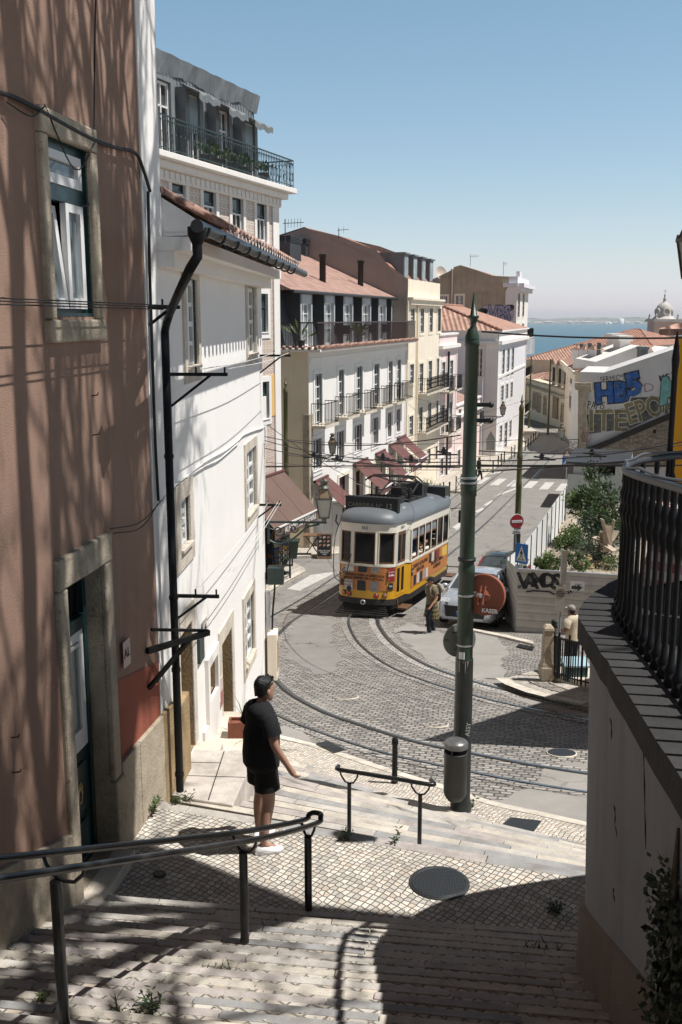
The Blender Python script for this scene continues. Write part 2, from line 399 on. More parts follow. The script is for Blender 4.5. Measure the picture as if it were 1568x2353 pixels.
M['tile3'] = m_rooftile('far_clay_tiles', '#b08a78', .42, .5, .35)
M['tile4'] = m_rooftile('brown_clay_tiles', '#a07564', .5, .6, .45)
M['azul'] = m_azulejo('patterned_wall_tiles')
M['rubble'] = m_rubble('rubble_masonry')
M['red'] = m_redplaster('red_brown_render')
M['redpaint'] = pm('brick_red_paint', '#96523f', .85, .12, 1.4, .3, 70, streak=.3, dcol=srgb('#7a3b2c'))
M['stone'] = m_oldstone('old_limestone')
M['stone_tan'] = m_oldstone('tan_pitted_stone', '#a28a66', '#57452f', .5, .8)
M['stone_clean'] = m_oldstone('pale_limestone', '#cfc5b6', '#8c8172', .25, .25)
M['white'] = pm('white_limewash', '#ebe8e4', .85, .03, .9, .12, 60, streak=.08, dcol=(.6, .58, .56))
M['white2'] = pm('worn_white_render', '#e3dfda', .85, .05, .8, .1, 50, streak=.22, dcol=(.45, .42, .38))
M['cream'] = pm('cream_render', '#dccdb4', .85, .07, .8, .1, 50, streak=.25, dcol=(.4, .33, .25))
M['cream2'] = pm('pale_cream_render', '#e8dcc8', .85, .06, .8, .1, 50, streak=.3, dcol=(.45, .38, .3))
M['pink'] = pm('pale_pink_render', '#e6cfca', .85, .06, .8, .1, 50, streak=.22, dcol=(.5, .4, .36))
M['grey'] = pm('grey_white_render', '#dcdbdf', .85, .06, .8, .1, 50, streak=.28, dcol=(.4, .38, .37))
M['taupe'] = pm('brown_grey_render', '#988b83', .9, .1, .6, .15, 50, streak=.35, dcol=(.2, .165, .14))
M['taupe2'] = pm('stained_grey_render', '#a99a86', .9, .14, .5, .15, 50, streak=.6, dcol=(.16, .135, .11), dirt=.35, dscale=.6)
M['yellow'] = pm('ochre_yellow_render', '#d99a22', .85, .05, 1, .15, 60)
M['ochre'] = pm('pale_ochre', '#d9b070', .8, .06, 2)
M['retain'] = pm('old_cream_plaster', '#93959a', .92, .13, 1.1, .3, 60, streak=.55, dcol=(.13, .12, .105), dirt=.3, dscale=2.2)
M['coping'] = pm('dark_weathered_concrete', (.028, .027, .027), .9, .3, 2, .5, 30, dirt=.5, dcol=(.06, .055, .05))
M['iron'] = pm('black_iron', (.009, .010, .011), .55, .2, 8, .05, 40, spec=.25)
M['green_iron'] = pm('dark_green_iron', (.022, .04, .036), .4, .2, 8)
M['pole'] = pm('green_painted_steel', srgb('#2c3d30'), .42, .15, 2.5, .12, 60, dirt=.45, dcol=(.025, .035, .028), dscale=2.5)
M['pole_dark'] = pm('dark_green_pole_base', (.014, .018, .018), .4, .3, 3, .1, 40, dirt=.4, dcol=(.05, .055, .05), dscale=6)
M['olive'] = pm('olive_pole', srgb('#4f4f2a'), .5, .2, 3)
M['steel'] = pm('galvanised_steel', (.42, .43, .44), .4, .1, 5, metal=.6)
M['darkmetal'] = pm('dark_grey_metal', (.045, .048, .05), .42, .15, 6, metal=.3)
M['anthr'] = pm('anthracite_cladding', (.04, .043, .048), .5, .15, 3)
M['whitewood'] = pm('white_window_wood', (.74, .73, .71), .5, .04, 4)
M['greenwood'] = pm('dark_green_wood', (.012, .04, .042), .35, .15, 6)
M['redwood'] = pm('oxblood_wood', (.10, .032, .03), .5, .15, 6)
M['brownwood'] = pm('brown_door_wood', (.09, .055, .035), .55, .2, 5)
M['glass'] = m_glass('window_glass')
M['glass_sky'] = m_glass('pale_curtained_glass', (.22, .26, .28), .08)
M['dark'] = pm('unlit_interior', (.012, .011, .010), .9)
M['rail'] = pm('polished_rail_steel', (.30, .32, .34), .28, .12, 3, metal=.85)
M['groove'] = pm('rail_groove', (.03, .028, .026), .8)
M['awning'] = pm('brown_awning_canvas', '#66524a', .9, .08, 2, .1, 80)
M['awning2'] = pm('maroon_awning_canvas', '#62403d', .9, .08, 2, .1, 80)
M['wire'] = pm('black_cable', (.012, .012, .013), .6)
M['wwire'] = pm('white_cable', (.62, .61, .6), .6)
M['copper'] = pm('copper_wire', (.22, .14, .11), .5)
M['terra'] = pm('terracotta', '#7d4a38', .8, .15, 6, .1, 30)
M['black'] = pm('black_paint', (.01, .01, .011), .5)
M['lead'] = pm('grey_sheet_roofing', (.17, .185, .195), .6, .25, 1.4, .3, 6, streak=.35, dcol=(.07, .075, .08))
# --- ground
def catmull(pts, n=8):
 pts = [V(p) for p in pts]; P = [pts[0] * 2 - pts[1]] + pts + [pts[-1] * 2 - pts[-2]]; out = []
 for i in range(1, len(P) - 2):
  for k in range(n):
   t = k / n; a, b, c, d = P[i - 1], P[i], P[i + 1], P[i + 2]
   out.append(.5 * ((2 * b) + (c - a) * t + (2 * a - 5 * b + 4 * c - d) * t * t + (3 * b - a - 3 * c + d) * t * t * t))
 out.append(pts[-1]); return out
def sheet(pts, dz, name, mat, zf=zr, thick=0.0, parent=None, jag=0.0, step=1.0):
 """flat outline laid on the sloping ground (dz above it); thick > 0 gives it a real edge"""
 P = [(p[0], p[1]) for p in pts]
 if jag:
  Q = []
  for i in range(len(P)):
   a = V((*P[i], 0)); b = V((*P[(i + 1) % len(P)], 0)); n = max(1, int((b - a).length / .25))
   for k in range(n):
    q = a.lerp(b, k / n); j = mnoise.noise_vector(q * 1.7) * jag + mnoise.noise_vector(q * 6) * jag * .4
    Q.append((q.x + j.x, q.y + j.y))
  P = Q
 bm = bmesh.new(); bm.faces.new([bm.verts.new((x, y, 0)) for x, y in P])
 ys = [y for _, y in P]; y = math.floor(min(ys)) + step
 while y < max(ys):
  if y > 28: bmesh.ops.bisect_plane(bm, geom=bm.verts[:] + bm.edges[:] + bm.faces[:], plane_co=(0, y, 0), plane_no=(0, 1, 0))
  y += step if y < 45 else 6
 if thick:
  bmesh.ops.recalc_face_normals(bm, faces=bm.faces)
  if sum(f.normal.z for f in bm.faces) < 0: bmesh.ops.reverse_faces(bm, faces=bm.faces)
  r = bmesh.ops.extrude_face_region(bm, geom=bm.faces[:])
  low = set(v_ for v_ in bm.verts) - set(g for g in r['geom'] if isinstance(g, bmesh.types.BMVert))
 else: low = set()
 for v_ in bm.verts: v_.co.z = zf(v_.co.y) + dz - (thick if v_ in low else 0)
 bmesh.ops.recalc_face_normals(bm, faces=bm.faces)
 if not thick:
  for f in bm.faces:
   if f.normal.z < 0: f.normal_flip()
 me = bpy.data.meshes.new(name); bm.to_mesh(me); bm.free(); me.materials.append(mat); uvmap(me)
 o = bpy.data.objects.new(name, me); C.objects.link(o)
 if parent is not None: o.parent = parent
 return o
G2 = lambda u, v: (gnd(u, v).x, gnd(u, v).y)
def gp(*uv): return [G2(u, v) for u, v in uv]
mb = MB(); xs = [-400, -120, -60, -30, -15, -6, 0, 8, 16, 30, 60, 120, 400]; ys = [-30, -10, 0, 10, 20, 28, 31, 33, 34, 35, 36, 37, 39, 42, 50, 70, 90, 110, 130, 150, 170, 200, 260, 340, 430, 520]
def zt(x, y):
 z = zr(max(y, -5)) - .35
 if y > 165: z = zr(165) - .35 - (y - 165) * .19
 if abs(x) > 40: z += 0
 return max(z, -68)
vs = [(x, y, zt(x, y)) for y in ys for x in xs]; n = len(xs)
mb.add(vs, [(j * n + i, j * n + i + 1, (j + 1) * n + i + 1, (j + 1) * n + i) for j in range(len(ys) - 1) for i in range(n - 1)])
struct(mb.build('hillside', pm('earth', (.16, .13, .10), .95, .3, .5)))
tw = NT('river_water'); nz = tw.noise(tw.mapping(tw.uv('Object'), (1, 4, 1)), .012, 6, .6)
cw = tw.mix(tw.ramp(nz, .35, .65), (.035, .115, .165), (.05, .15, .205))
M['water'] = tw.done(cw, .35, 0, tw.bump(tw.noise(tw.mapping(tw.uv('Object'), (1, 2.5, 1)), .05, 5), .5, 6.0), .25)
mb = MB(); mb.quad((-9000, 380, -66), (9000, 380, -66), (9000, 16000, -66), (-9000, 16000, -66))
struct(mb.build('river', M['water']))
road_out = [(-7, 9.5), (6.4, 9.5), (8.5, 22), (8.6, 30), (11, 38), (17, 55), (24, 75), (30, 95), (36, 120), (40, 150), (28, 165), (10, 160), (-6, 120), (-8, 60)]
struct(sheet(road_out, 0.0, 'road', M['setts']))
far = [gnd(1000, 1160), gnd(1061, 1134)]
struct(sheet([(-3.2, 37.6), (-2.2, 36.2), (.3, 36.4), (1.2, 33.6), (4.4, 33.2), (6.0, 31.5), (8.5, 33), (12, 48), (19, 62), (26, 88), (38, 120), (40, 150), (28, 164), (12, 158), (-2, 110), (-6, 60)], .004, 'asphalt_road', M['asph'], jag=.16))
for nm, pts, mt in (('asphalt_patch', gp((692, 1408), (726, 1412), (760, 1421), (775, 1432), (762, 1452), (764, 1480), (790, 1520), (760, 1548), (722, 1552), (706, 1535), (686, 1525), (652, 1515), (660, 1470), (668, 1436)), M['asph']),
     ('asphalt_patch', gp((905, 1445), (945, 1432), (1010, 1455), (1110, 1448), (1150, 1470), (1172, 1500), (1160, 1530), (1160, 1560), (1230, 1592), (1300, 1628), (1342, 1640), (1342, 1650), (1240, 1625), (1120, 1590), (1020, 1540), (960, 1500), (925, 1470)), M['asph_pale']),
     ('asphalt_patch', gp((1215, 1800), (1300, 1750), (1420, 1755), (1420, 1950), (1330, 1915), (1200, 1878), (1135, 1856)), M['asph_pale']),
     ('asphalt_patch', gp((640, 1705), (652, 1660), (690, 1672), (735, 1718), (742, 1728), (700, 1722)), M['asph_pale']),
     ('asphalt_patch', gp((616, 1395), (680, 1345), (740, 1300), (778, 1288), (778, 1318), (700, 1362), (648, 1398), (625, 1424)), M['asph'])):
 struct(sheet(pts, .008, nm, mt, jag=.2))
def ribbon(pts, w0, w1, dz, name, mat):
 """strip from offset w0 to w1 (to the left of travel positive) along a ground line"""
 A = []; B = []
 for i, p in enumerate(pts):
  d = (V((*pts[min(i + 1, len(pts) - 1)][:2], 0)) - V((*pts[max(i - 1, 0)][:2], 0))).normalized(); n = V((-d.y, d.x, 0)); q = V((p[0], p[1], 0))
  A.append(q + n * w0); B.append(q + n * w1)
 mb = MB()
 for q in A + B: pass
 k = len(A); vs = [(q.x, q.y, zr(q.y) + dz) for q in A] + [(q.x, q.y, zr(q.y) + dz) for q in B]
 mb.add(vs, [(i, i + 1, k + i + 1, k + i) for i in range(k - 1)])
 return mb
def mid(a, b): return ((a[0] + b[0]) / 2, (a[1] + b[1]) / 2)
trackL = catmull([(*p, 0) for p in [(24.5, 140), (26.2, 124), (24.0, 110), (18.6, 98), (11.6, 76), (4.9, 54), (-.2, 38.0), (-1.75, 32.2), (-2.2, 29.3), (-2.4, 26.6), (-2.25, 23.7), (-1.7, 21.0), (-.85, 19.0), (.0, 17.75), (1.0, 16.55), (1.85, 15.85), (3.1, 14.95), (4.3, 14.3), (6.0, 13.5)]], 6)
trackR = catmull([(*p, 0) for p in [(27.0, 141), (28.9, 124), (26.5, 108.5), (21.0, 97), (14.1, 75), (7.5, 53.4), (2.45, 38.2), (.95, 32.8), (.72, 31.0), (.78, 28.9), (1.05, 26.4), (1.65, 23.8), (2.45, 22.0), (3.35, 20.6), (4.3, 19.5), (5.6, 18.3), (7.0, 17.2)]], 6)
for i, tr in enumerate((trackL, trackR)):
 t = thing('tram_track', ['pair of grooved steel tram rails curving round close to the foot of the stairs', 'pair of grooved steel tram rails curving out from beneath the yellow tram'][i], 'tram track', (tr[60].x, tr[60].y, zr(tr[60].y)))
 struct(ribbon(tr[36:], -.72, .72, .003, 'x', None).build('sett_strip', M['setts']))
 for sgn in (-1, 1):
  g = .47 * sgn
  rb = ribbon(tr, g - .035, g + .035, .022, 'rail', None); rb2 = ribbon(tr, g - .035 - .05 * sgn, g - .035 * sgn, .016, 'g', None)
  rl = rb.build('rail', M['rail'], t); rb2.build('groove', M['groove'], rl)
  struct(ribbon(tr[38:], g * 1.0 + sgn * .06, g + sgn * .24, .0115, 'x', None).build('pale_sett_band', M['setts_mid']))
 if i == 1: struct(ribbon(tr[44:], .18, .40, .0115, 'x', None).build('pale_sett_band', M['setts_pale']))
for tr in (trackL, trackR):
 for g in (-.62, .62): struct(ribbon(tr[14:40], g - .16, g + .16, .0085, 'x', None).build('pale_sett_band', M['setts_mid']))
mk = MB()
def stripe(pts, dz=.013):
 o = sheet(pts, dz, 'road_marking', M['paint']); struct(o)
for k in range(6):
 c0 = gnd(1108 + k * 37, 1104 + k * 3.0); dx = V((.32, 1, 0)).normalized()
 a = V((c0.x - .28, c0.y, 0)); b = a + V((.62, -.1, 0)); stripe([a - dx * 2.2, b - dx * 2.2, b + dx * 2.0, a + dx * 2.0])
for q in (gp((1052, 1128), (1106, 1090), (1150, 1084), (1150, 1087), (1108, 1094), (1058, 1130)), gp((1140, 1139), (1150, 1134), (1200, 1116), (1206, 1118), (1196, 1121), (1156, 1136)),
   gp((1112, 1160), (1130, 1150), (1136, 1152), (1118, 1163)), gp((1092, 1175), (1108, 1167), (1114, 1170), (1098, 1179)), gp((1066, 1192), (1086, 1180), (1093, 1183), (1074, 1197)), gp((1040, 1212), (1060, 1198), (1070, 1202), (1050, 1218))):
 stripe(q)
stripe(gp((660, 1354), (714, 1322), (762, 1315), (768, 1318), (700, 1352), (690, 1358)))
curb1 = [gnd(u, v) for u, v in ((560, 1690), (640, 1708), (718, 1729), (803, 1757), (839, 1770), (930, 1800), (1028, 1831), (1121, 1863), (1240, 1890), (1350, 1916), (1480, 1950))]
cl = catmull([(p.x, p.y, 0) for p in curb1], 4)
struct(sheet([(p.x, p.y) for p in cl] + [(4.2, 8.6), (-1.9, 9.2), (-2.6, 12)], .105, 'pavement', M['calc2'], thick=.3))
struct(ribbon(cl, -.02, .14, .112, 'k', None).build('curb', M['curb']))
lp = gp((560, 1420), (612, 1371), (648, 1349), (685, 1329), (702, 1319), (700, 1312), (655, 1290), (600, 1280))
struct(sheet(lp, .13, 'pavement', M['calc2'], thick=.4))
struct(ribbon([V((*p, 0)) for p in lp[:5]], -.02, .26, .138, 'k', None).build('curb', M['curb']))
c2 = [(-4.6, 42.6), (-1.0, 43.4), (.1, 44.0), (1.6, 48), (4.35, 58), (6.9, 66)] + gp((1061, 1134), (1095, 1112), (1167, 1057), (1233, 1008), (1240, 995)) + [(24.5, 133), (22, 142)]
struct(sheet(c2 + [(8, 142), (-1, 80), (-8, 46)], .12, 'pavement', M['calc2'], thick=.4))
struct(ribbon([V((*p, 0)) for p in c2], 0.0, .3, .128, 'k', None).build('curb', M['curb']))
rp = gp((1163, 1570), (1180, 1566), (1215, 1556), (1262, 1540), (1420, 1560), (1430, 1640), (1350, 1628), (1290, 1616), (1230, 1601), (1185, 1584))
struct(sheet(rp, .13, 'pavement', M['calc'], thick=.35))
struct(ribbon([V((*p, 0)) for p in [rp[0]] + rp[9:5:-1]], -.26, .02, .138, 'k', None).build('curb', M['curb']))
rp2 = gp((1235, 1553), (1262, 1545), (1420, 1565), (1420, 1605), (1345, 1592), (1290, 1580), (1250, 1567))
struct(sheet(rp2, .28, 'pavement', M['stone_clean'], thick=.3))
struct(sheet(gp((1085, 1448), (1160, 1462), (1226, 1478), (1226, 1484), (1160, 1468), (1085, 1452)), .06, 'curb', M['curb'], thick=.2))
# --- stairs
SM = [m_stairstone('stair_limestone', (.47, .44, .40)), m_stairstone('stair_pink_stone', (.43, .385, .36)), m_stairstone('stair_cream_stone', (.52, .475, .405)), m_stairstone('stair_grey_stone', (.31, .305, .30))]
ZL = -5.05
def nosing(mb, a, b, inward, wid, top, thick, seed, bev=.0):
 """row of separate edge stones from a to b"""
 r = random.Random(seed); L = (b - a).length; d = (b - a) / L; s = -r.random() * .8
 while s < L:
  l = r.uniform(.7, 1.5); s0 = max(s, 0); s1 = min(s + l, L) - .008
  if s1 > s0 + .02:
   mb.mi = r.choice((0, 0, 1, 2, 2, 3)); j = r.uniform(-.006, .006); h = r.uniform(-.004, .004)
   p = [a + d * s0, a + d * s1, a + d * s1 + inward * (wid + j), a + d * s0 + inward * (wid + j)]
   mb.prism([V((q.x, q.y, top + h)) for q in p], (0, 0, -thick))
  s += l
E0a, E0b = V((-2.43, 8.06, 0)), V((2.0, 7.45, 0)); ed = (E0b - E0a).normalized(); inn = V((ed.y, -ed.x, 0))
if inn.y > 0: inn = -inn
st = MB(); fill = MB(); A0 = E0a - ed * 2.2; B0 = E0b + ed * 1.2
NU = 50
TR, RI = .180, .062
for k in range(NU):
 z = ZL + RI * (k + 1); o = inn * (TR * k)
 a = A0 + o; b = B0 + o
 nosing(st, a, b, inn, .072, z + .004, .09, 100 + k)
 p = [a + inn * .068, b + inn * .068, b + inn * (.2 if k < NU - 1 else 4), a + inn * (.2 if k < NU - 1 else 4)]
 fill.prism([V((q.x, q.y, z)) for q in p], (0, 0, -.3))
struct(st.build('stair_nosing', SM, bevel=.005)); struct(fill.build('upper_stairs', M['calc3']))
T0, T1 = V((-2.9, 10.19, 0)), V((4.3, 7.82, 0)); td = (T1 - T0).normalized(); tin = V((td.y, -td.x, 0))
lb = MB(); P_ = [A0 - inn * .02, B0 - inn * .02 + ed * 2.0, T1 + tin * .12, T0 + tin * .12]
lb.prism([V((q.x, q.y, ZL)) for q in P_], (0, 0, -.5)); struct(lb.build('landing', M['calc']))
ln = MB(); nosing(ln, T0, T1, tin, .14, ZL + .005, .2, 55)
nosing(ln, E0b + ed * 1.2 - inn * .002, A0 - inn * .002, -inn, .07, ZL + .005, .06, 56); struct(ln.build('landing_edge', SM, bevel=.008))
L0, R0, L1, R1 = V((-2.9, 10.19, 0)), V((4.3, 7.82, 0)), V((-1.9, 15.9, 0)), V((4.3, 12.2, 0))
NS = 12; lo = MB(); lf = MB()
def edge(k): t = k / NS; return L0.lerp(L1, t), R0.lerp(R1, t)
for k in range(1, NS + 1):
 a, b = edge(k); c, d = edge(k - 1); z = ZL - .171 * k
 n = (b - a).normalized(); i_ = V((n.y, -n.x, 0))
 nosing(lo, a, b, i_, .12, z + .005, .2, 300 + k)
 lf.prism([V((q.x, q.y, z)) for q in (a - i_ * -.16, b - i_ * -.16, d + i_ * .05, c + i_ * .05)], (0, 0, -.4))
struct(lo.build('lower_stair_nosing', SM, bevel=.006)); struct(lf.build('lower_stairs', M['calc2']))
# --- buildings: helpers
def wallgrid(mb, fr, s0, s1, z0, z1, holes, o=0.0, rec=.2, rmi=None):
 """facade rectangle with real openings and their reveals"""
 ss = sorted({s0, s1, *[min(max(x, s0), s1) for h in holes for x in h[:2]]}); zs = sorted({z0, z1, *[min(max(x, z0), z1) for h in holes for x in h[2:4]]})
 for i in range(len(ss) - 1):
  for j in range(len(zs) - 1):
   a, b, c, d = ss[i], ss[i + 1], zs[j], zs[j + 1]; ms, mz = (a + b) / 2, (c + d) / 2
   if b - a < 1e-5 or d - c < 1e-5: continue
   if any(h[0] < ms < h[1] and h[2] < mz < h[3] for h in holes): continue
   mb.quad(fr(a, o, c), fr(b, o, c), fr(b, o, d), fr(a, o, d))
 k = mb.mi
 if rmi is not None: mb.mi = rmi
 for a, b, c, d, *mm in holes:
  mb.mi = mm[0] if mm else (k if rmi is None else rmi); r = o - rec
  for p, q in (((a, c), (a, d)), ((b, d), (b, c)), ((a, d), (b, d)), ((b, c), (a, c))):
   mb.quad(fr(p[0], o, p[1]), fr(q[0], o, q[1]), fr(q[0], r, q[1]), fr(p[0], r, p[1]))
  mb.quad(fr(a, r - .3, c), fr(b, r - .3, c), fr(b, r - .3, d), fr(a, r - .3, d))
  for p, q in (((a, c), (a, d)), ((b, d), (b, c)), ((a, d), (b, d)), ((b, c), (a, c))):
   mb.quad(fr(p[0], r, p[1]), fr(q[0], r, q[1]), fr(q[0], r - .3, q[1]), fr(p[0], r - .3, p[1]))
 mb.mi = k
def ring(mb, fr, a, b, c, d, wl, wr, wb, wt, o0, o1):
 """rectangular frame round the opening a..b x c..d"""
 if wl: mb.box(a - wl, a, o0, o1, c - wb, d + wt, fr)
 if wr: mb.box(b, b + wr, o0, o1, c - wb, d + wt, fr)
 if wt: mb.box(a, b, o0, o1, d, d + wt, fr)
 if wb: mb.box(a, b, o0, o1, c - wb, c, fr)
def window(root, fr, h, o=0.0, rec=.16, sur=.13, sp=.03, sm=None, fm=None, nx=2, nz=3, split=.0, name='window', glass=None, sill=True, fw=.065, bw=.034, bottom=True, frame2=None, label=None):
 a, b, c, d = h; sm = sm or M['stone_clean']; fm = fm or M['whitewood']
 mb = MB()
 if sur: ring(mb, fr, a, b, c, d, sur, sur, sur if bottom else 0, sur, o - .02, o + sp)
 if sill: mb.box(a - .03, b + .03, o - rec + .04, o + sp + .035, c + .001, c + .035, fr)
 if not mb.v: mb.box(a, b, o - rec - .05, o - rec - .02, c, c + .02, fr)
 wob = mb.build(name, sm, root)
 if label: wob['label'] = label
 f = MB(); r0 = o - rec; e = .004
 ring(f, fr, a + fw + e, b - fw - e, c + fw + e, d - fw - e, fw, fw, fw, fw, r0 - .03, r0 + .03)
 ai, bi, ci, di = a + fw, b - fw, c + fw, d - fw
 if split: f.box(ai, bi, r0 - .028, r0 + .034, di - (di - ci) * split - .03, di - (di - ci) * split + .03, fr)
 for k in range(1, nx):
  s = ai + (bi - ai) * k / nx; ww = bw * (1.7 if nx == 2 or (nx == 4 and k == 2) else 1); f.box(s - ww, s + ww, r0 - .02, r0 + .027, ci, di, fr)
 for k in range(1, nz):
  z = ci + (di - ci) * k / nz; f.box(ai, bi, r0 - .015, r0 + .022, z - bw * .7, z + bw * .7, fr)
 f.build('frame', fm, wob)
 if frame2:
  g = MB(); e2 = .003; ring(g, fr, a + .045 + e2, b - .045 - e2, c + .045, d - .045, .042, .042, .042, .042, r0 + .032, r0 + .07); g.build('outer_frame', frame2, wob)
 p = MB(); p.box(ai - .01, bi + .01, r0 - .012, r0 - .004, ci - .01, di + .01, fr); p.build('pane', glass or M['glass'], wob)
 return wob
def pxh(fr, l, t, r, b, o=0.0):
 """opening from photo pixels: left u, top v (at the right jamb), right u, bottom v (at the right jamb)"""
 s1, z1 = fr.px(r, t, o); _, z0 = fr.px(r, b, o); s0, _ = fr.px(l, (t + b) / 2, o); s1b, _ = fr.px(r, (t + b) / 2, o)
 return (s0, s1b, z0, z1)
def balcony(root, fr, s0, s1, z, out=.55, h=.95, o=0.0, mat=None, slab=None, nb=None, th=.12, fancy=False):
 mb = MB(); mb.box(s0, s1, o + .002, o + out, z - th, z, fr); ob = mb.build('balcony', slab or M['stone_clean'], root)
 r = MB(); q = out - .04; t = .012
 pts = [fr(s0 + .03, o + .02, z + h), fr(s0 + .03, o + q, z + h), fr(s1 - .03, o + q, z + h), fr(s1 - .03, o + .02, z + h)]
 for k in range(3):
  r.bar(pts[k], pts[k + 1], .035); r.bar(pts[k] - V((0, 0, h - .08)), pts[k + 1] - V((0, 0, h - .08)), .02)
  L = (pts[k + 1] - pts[k]).length; m = max(2, int(L / .13)) if nb is None else nb
  for j in range(m + (k == 2)):
   p = pts[k].lerp(pts[k + 1], j / m); r.bar(p - V((0, 0, h)), p, .018)
   if fancy:
    for zz in (.25, .55, .8): r.bar(p + fr.d * .0 - V((0, 0, h - zz)), p + (pts[k + 1] - pts[k]).normalized() * (L / m) - V((0, 0, h - zz - .12)), .014)
 r.build('railing', mat or M['iron'], ob); return ob
def gable_roof(mb, fr, s0, s1, o0, o1, ze, zrg, over=.15):
 om = (o0 + o1) / 2
 A = [fr(s0, o0, ze), fr(s1, o0, ze), fr(s1, om, zrg), fr(s0, om, zrg), fr(s0, o1, ze), fr(s1, o1, ze)]
 mb.add(A, [(0, 1, 2, 3), (3, 2, 5, 4)])
def body(mb, fr, s0, s1, z0, z1, back, top=True, side0=None, o=0.0):
 """the unseen sides and the top of a block behind its facade"""
 mb.quad(fr(s0, o, z0), fr(s0, o, z1), fr(s0, o - back, z1), fr(s0, o - back, z0))
 mb.quad(fr(s1, o, z0), fr(s1, o - back, z0), fr(s1, o - back, z1), fr(s1, o, z1))
 mb.quad(fr(s0, o - back, z0), fr(s0, o - back, z1), fr(s1, o - back, z1), fr(s1, o - back, z0))
 if top: mb.quad(fr(s0, o, z1), fr(s1, o, z1), fr(s1, o - back, z1), fr(s0, o - back, z1))
# --- brown-red house, left foreground
fr = Fr((-1.95, 9.97), d=(-.15, -1.0)); fr.d = -fr.d; fr.n = V((fr.d.y, -fr.d.x, 0))
RD = thing('red_house', 'tall brown-red rendered house with stone-framed window and green front door, left foreground', 'house', fr(-1.5, -1, -5))
hw = pxh(fr, 110, 352, 207, 728); hd = pxh(fr, 158, 1287, 246, 1868); hd = (hd[0], hd[1], ZL + .12, hd[3])
mb = MB(); wallgrid(mb, fr, -9.5, 0.13, -6, 5.4, [hw + (2,), hd], rec=.22, rmi=1); body(mb, fr, -9.5, .72, -6, 5.4, 7)
mb.build('wall', [M['red'], M['stone'], M['greenwood']], RD)
mb = MB(); wallgrid(mb, fr, 0.142, .72, -6, 5.4, []); mb.box(.116, .142, -.02, .012, -4.2, 5.4, fr); mb.build('white_corner_band', M['white'], RD)
mb = MB(); s = fr.px(283, 1600)[0]
mb.poly([fr(hd[1] + .17, .006, fr.px(270, 1560)[1]), fr(hd[1] + .17, .006, -4.3), fr(.11, .006, -4.3), fr(.11, .006, fr.px(362, 1520)[1])]); mb.build('painted_patch', M['redpaint'], RD)
mb = MB()
for pl_ in (((-9.5, -2.0), (hd[0] - .17, -4.25)), ((hd[1] + .19, fr.px(283, 1740)[1]), (-.62, fr.px(325, 1690)[1])), ((-.612, fr.px(325, 1690)[1]), (.12, fr.px(366, 1645)[1])), ((.125, fr.px(368, 1640)[1]), (.72, fr.px(395, 1615)[1]))):
 mb = MB(); (a, za), (b, zb_) = pl_; mb.prism([fr(a, -.02, -6.2), fr(b, -.02, -6.2), fr(b, -.02, zb_), fr(a, -.02, za)], fr.n * .065); mb.build('plinth', M['stone'] if a < .1 else M['stone_tan'], RD, bevel=.012)
mb = MB(); a, b, c, d = hw; q = .13
mb.box(a - q, b + q, -.03, .055, d, d + .19, fr); mb.box(a - q, a, -.03, .05, c - .02, d - .003, fr); mb.box(b, b + q, -.03, .05, c - .02, d - .003, fr); mb.box(a - q - .02, b + q, -.03, .065, c - .2, c - .023, fr)
wo = mb.build('window', M['stone'], RD, bevel=.018)
f = MB(); r0 = -.075; zt_ = c + (d - c) * .72
ring(f, fr, a + .06, b - .06, c + .06, d - .06, .06, .06, .06, .06, r0 - .05, r0 + .03); f.box(a + .06, b - .06, r0 - .05, r0 + .04, zt_ - .07, zt_ + .05, fr); f.box(a - .0, b + .0, r0 + .031, -.005, c + .002, c + .03, fr)
f.build('outer_frame', M['greenwood'], wo)
f = MB(); ring(f, fr, a + .135, b - .135, zt_ + .13, d - .14, .07, .07, .075, .07, r0 + .0, r0 + .05)
ms = (a + b) / 2 + .0
ring(f, fr, ms + .06, b - .135, c + .15, zt_ - .14, .06, .07, .085, .065, r0, r0 + .05); f.build('casement', M['whitewood'], wo)
f = MB(); th = R(5)
def tl(s, o, z): return fr(s, r0 - .005 + (o - r0) * 1 - (z - (c + .07)) * .10, z)
ring(f, tl, a + .125, ms - .07, c + .15, zt_ - .16, .06, .06, .085, .06, r0, r0 + .05); f.build('casement', M['whitewood'], wo)
f = MB(); f.box(a + .13, b - .13, r0 + .01, r0 + .016, zt_ + .12, d - .13, fr); f.box(ms + .06, b - .13, r0 + .01, r0 + .016, c + .14, zt_ - .13, fr); f.box(a + .12, ms - .07, r0 + .01, r0 + .016, c + .14, zt_ - .15, tl); f.build('pane', M['glass_sky'], wo)
mb = MB(); a, b, c, d = hd; q = .17
mb.box(a - q, b + q, -.03, .05, d, d + .26, fr); mb.box(a - q, a, -.03, .045, -6, d - .003, fr); mb.box(b, b + q, -.03, .045, -4.25, d - .003, fr); mb.box(b - .01, b + q + .03, -.2, .06, -5.2, -4.253, fr)
do = mb.build('door', M['stone'], RD, bevel=.02)
mb = MB(); mb.box(a - .02, b + .03, -.3, .2, -5.4, c - .004, fr); mb.build('door_step', M['stone_clean'], RD, bevel=.02)
f = MB(); r0 = -.19; zt_ = d - .5; zm = c + (zt_ - c) * .48
ring(f, fr, a + .06, b - .06, c + .01, d - .05, .06, .06, .01, .05, r0 - .05, r0 + .03); f.box(a + .06, b - .06, r0 - .04, r0 + .05, zt_ - .06, zt_ + .06, fr)
f.box(a + .061, b - .061, r0 - .04, r0, c + .012, zm, fr)
for z0, z1 in ((c + .1, c + .42), (c + .5, zm - .12)):
 f.box(a + .16, b - .16, r0 + .001, r0 + .022, z0, z1, fr)
f.box(a + .061, b - .061, r0 + .001, r0 + .03, c + .02, c + .075, fr); f.build('door_leaf', M['greenwood'], do, bevel=.006)
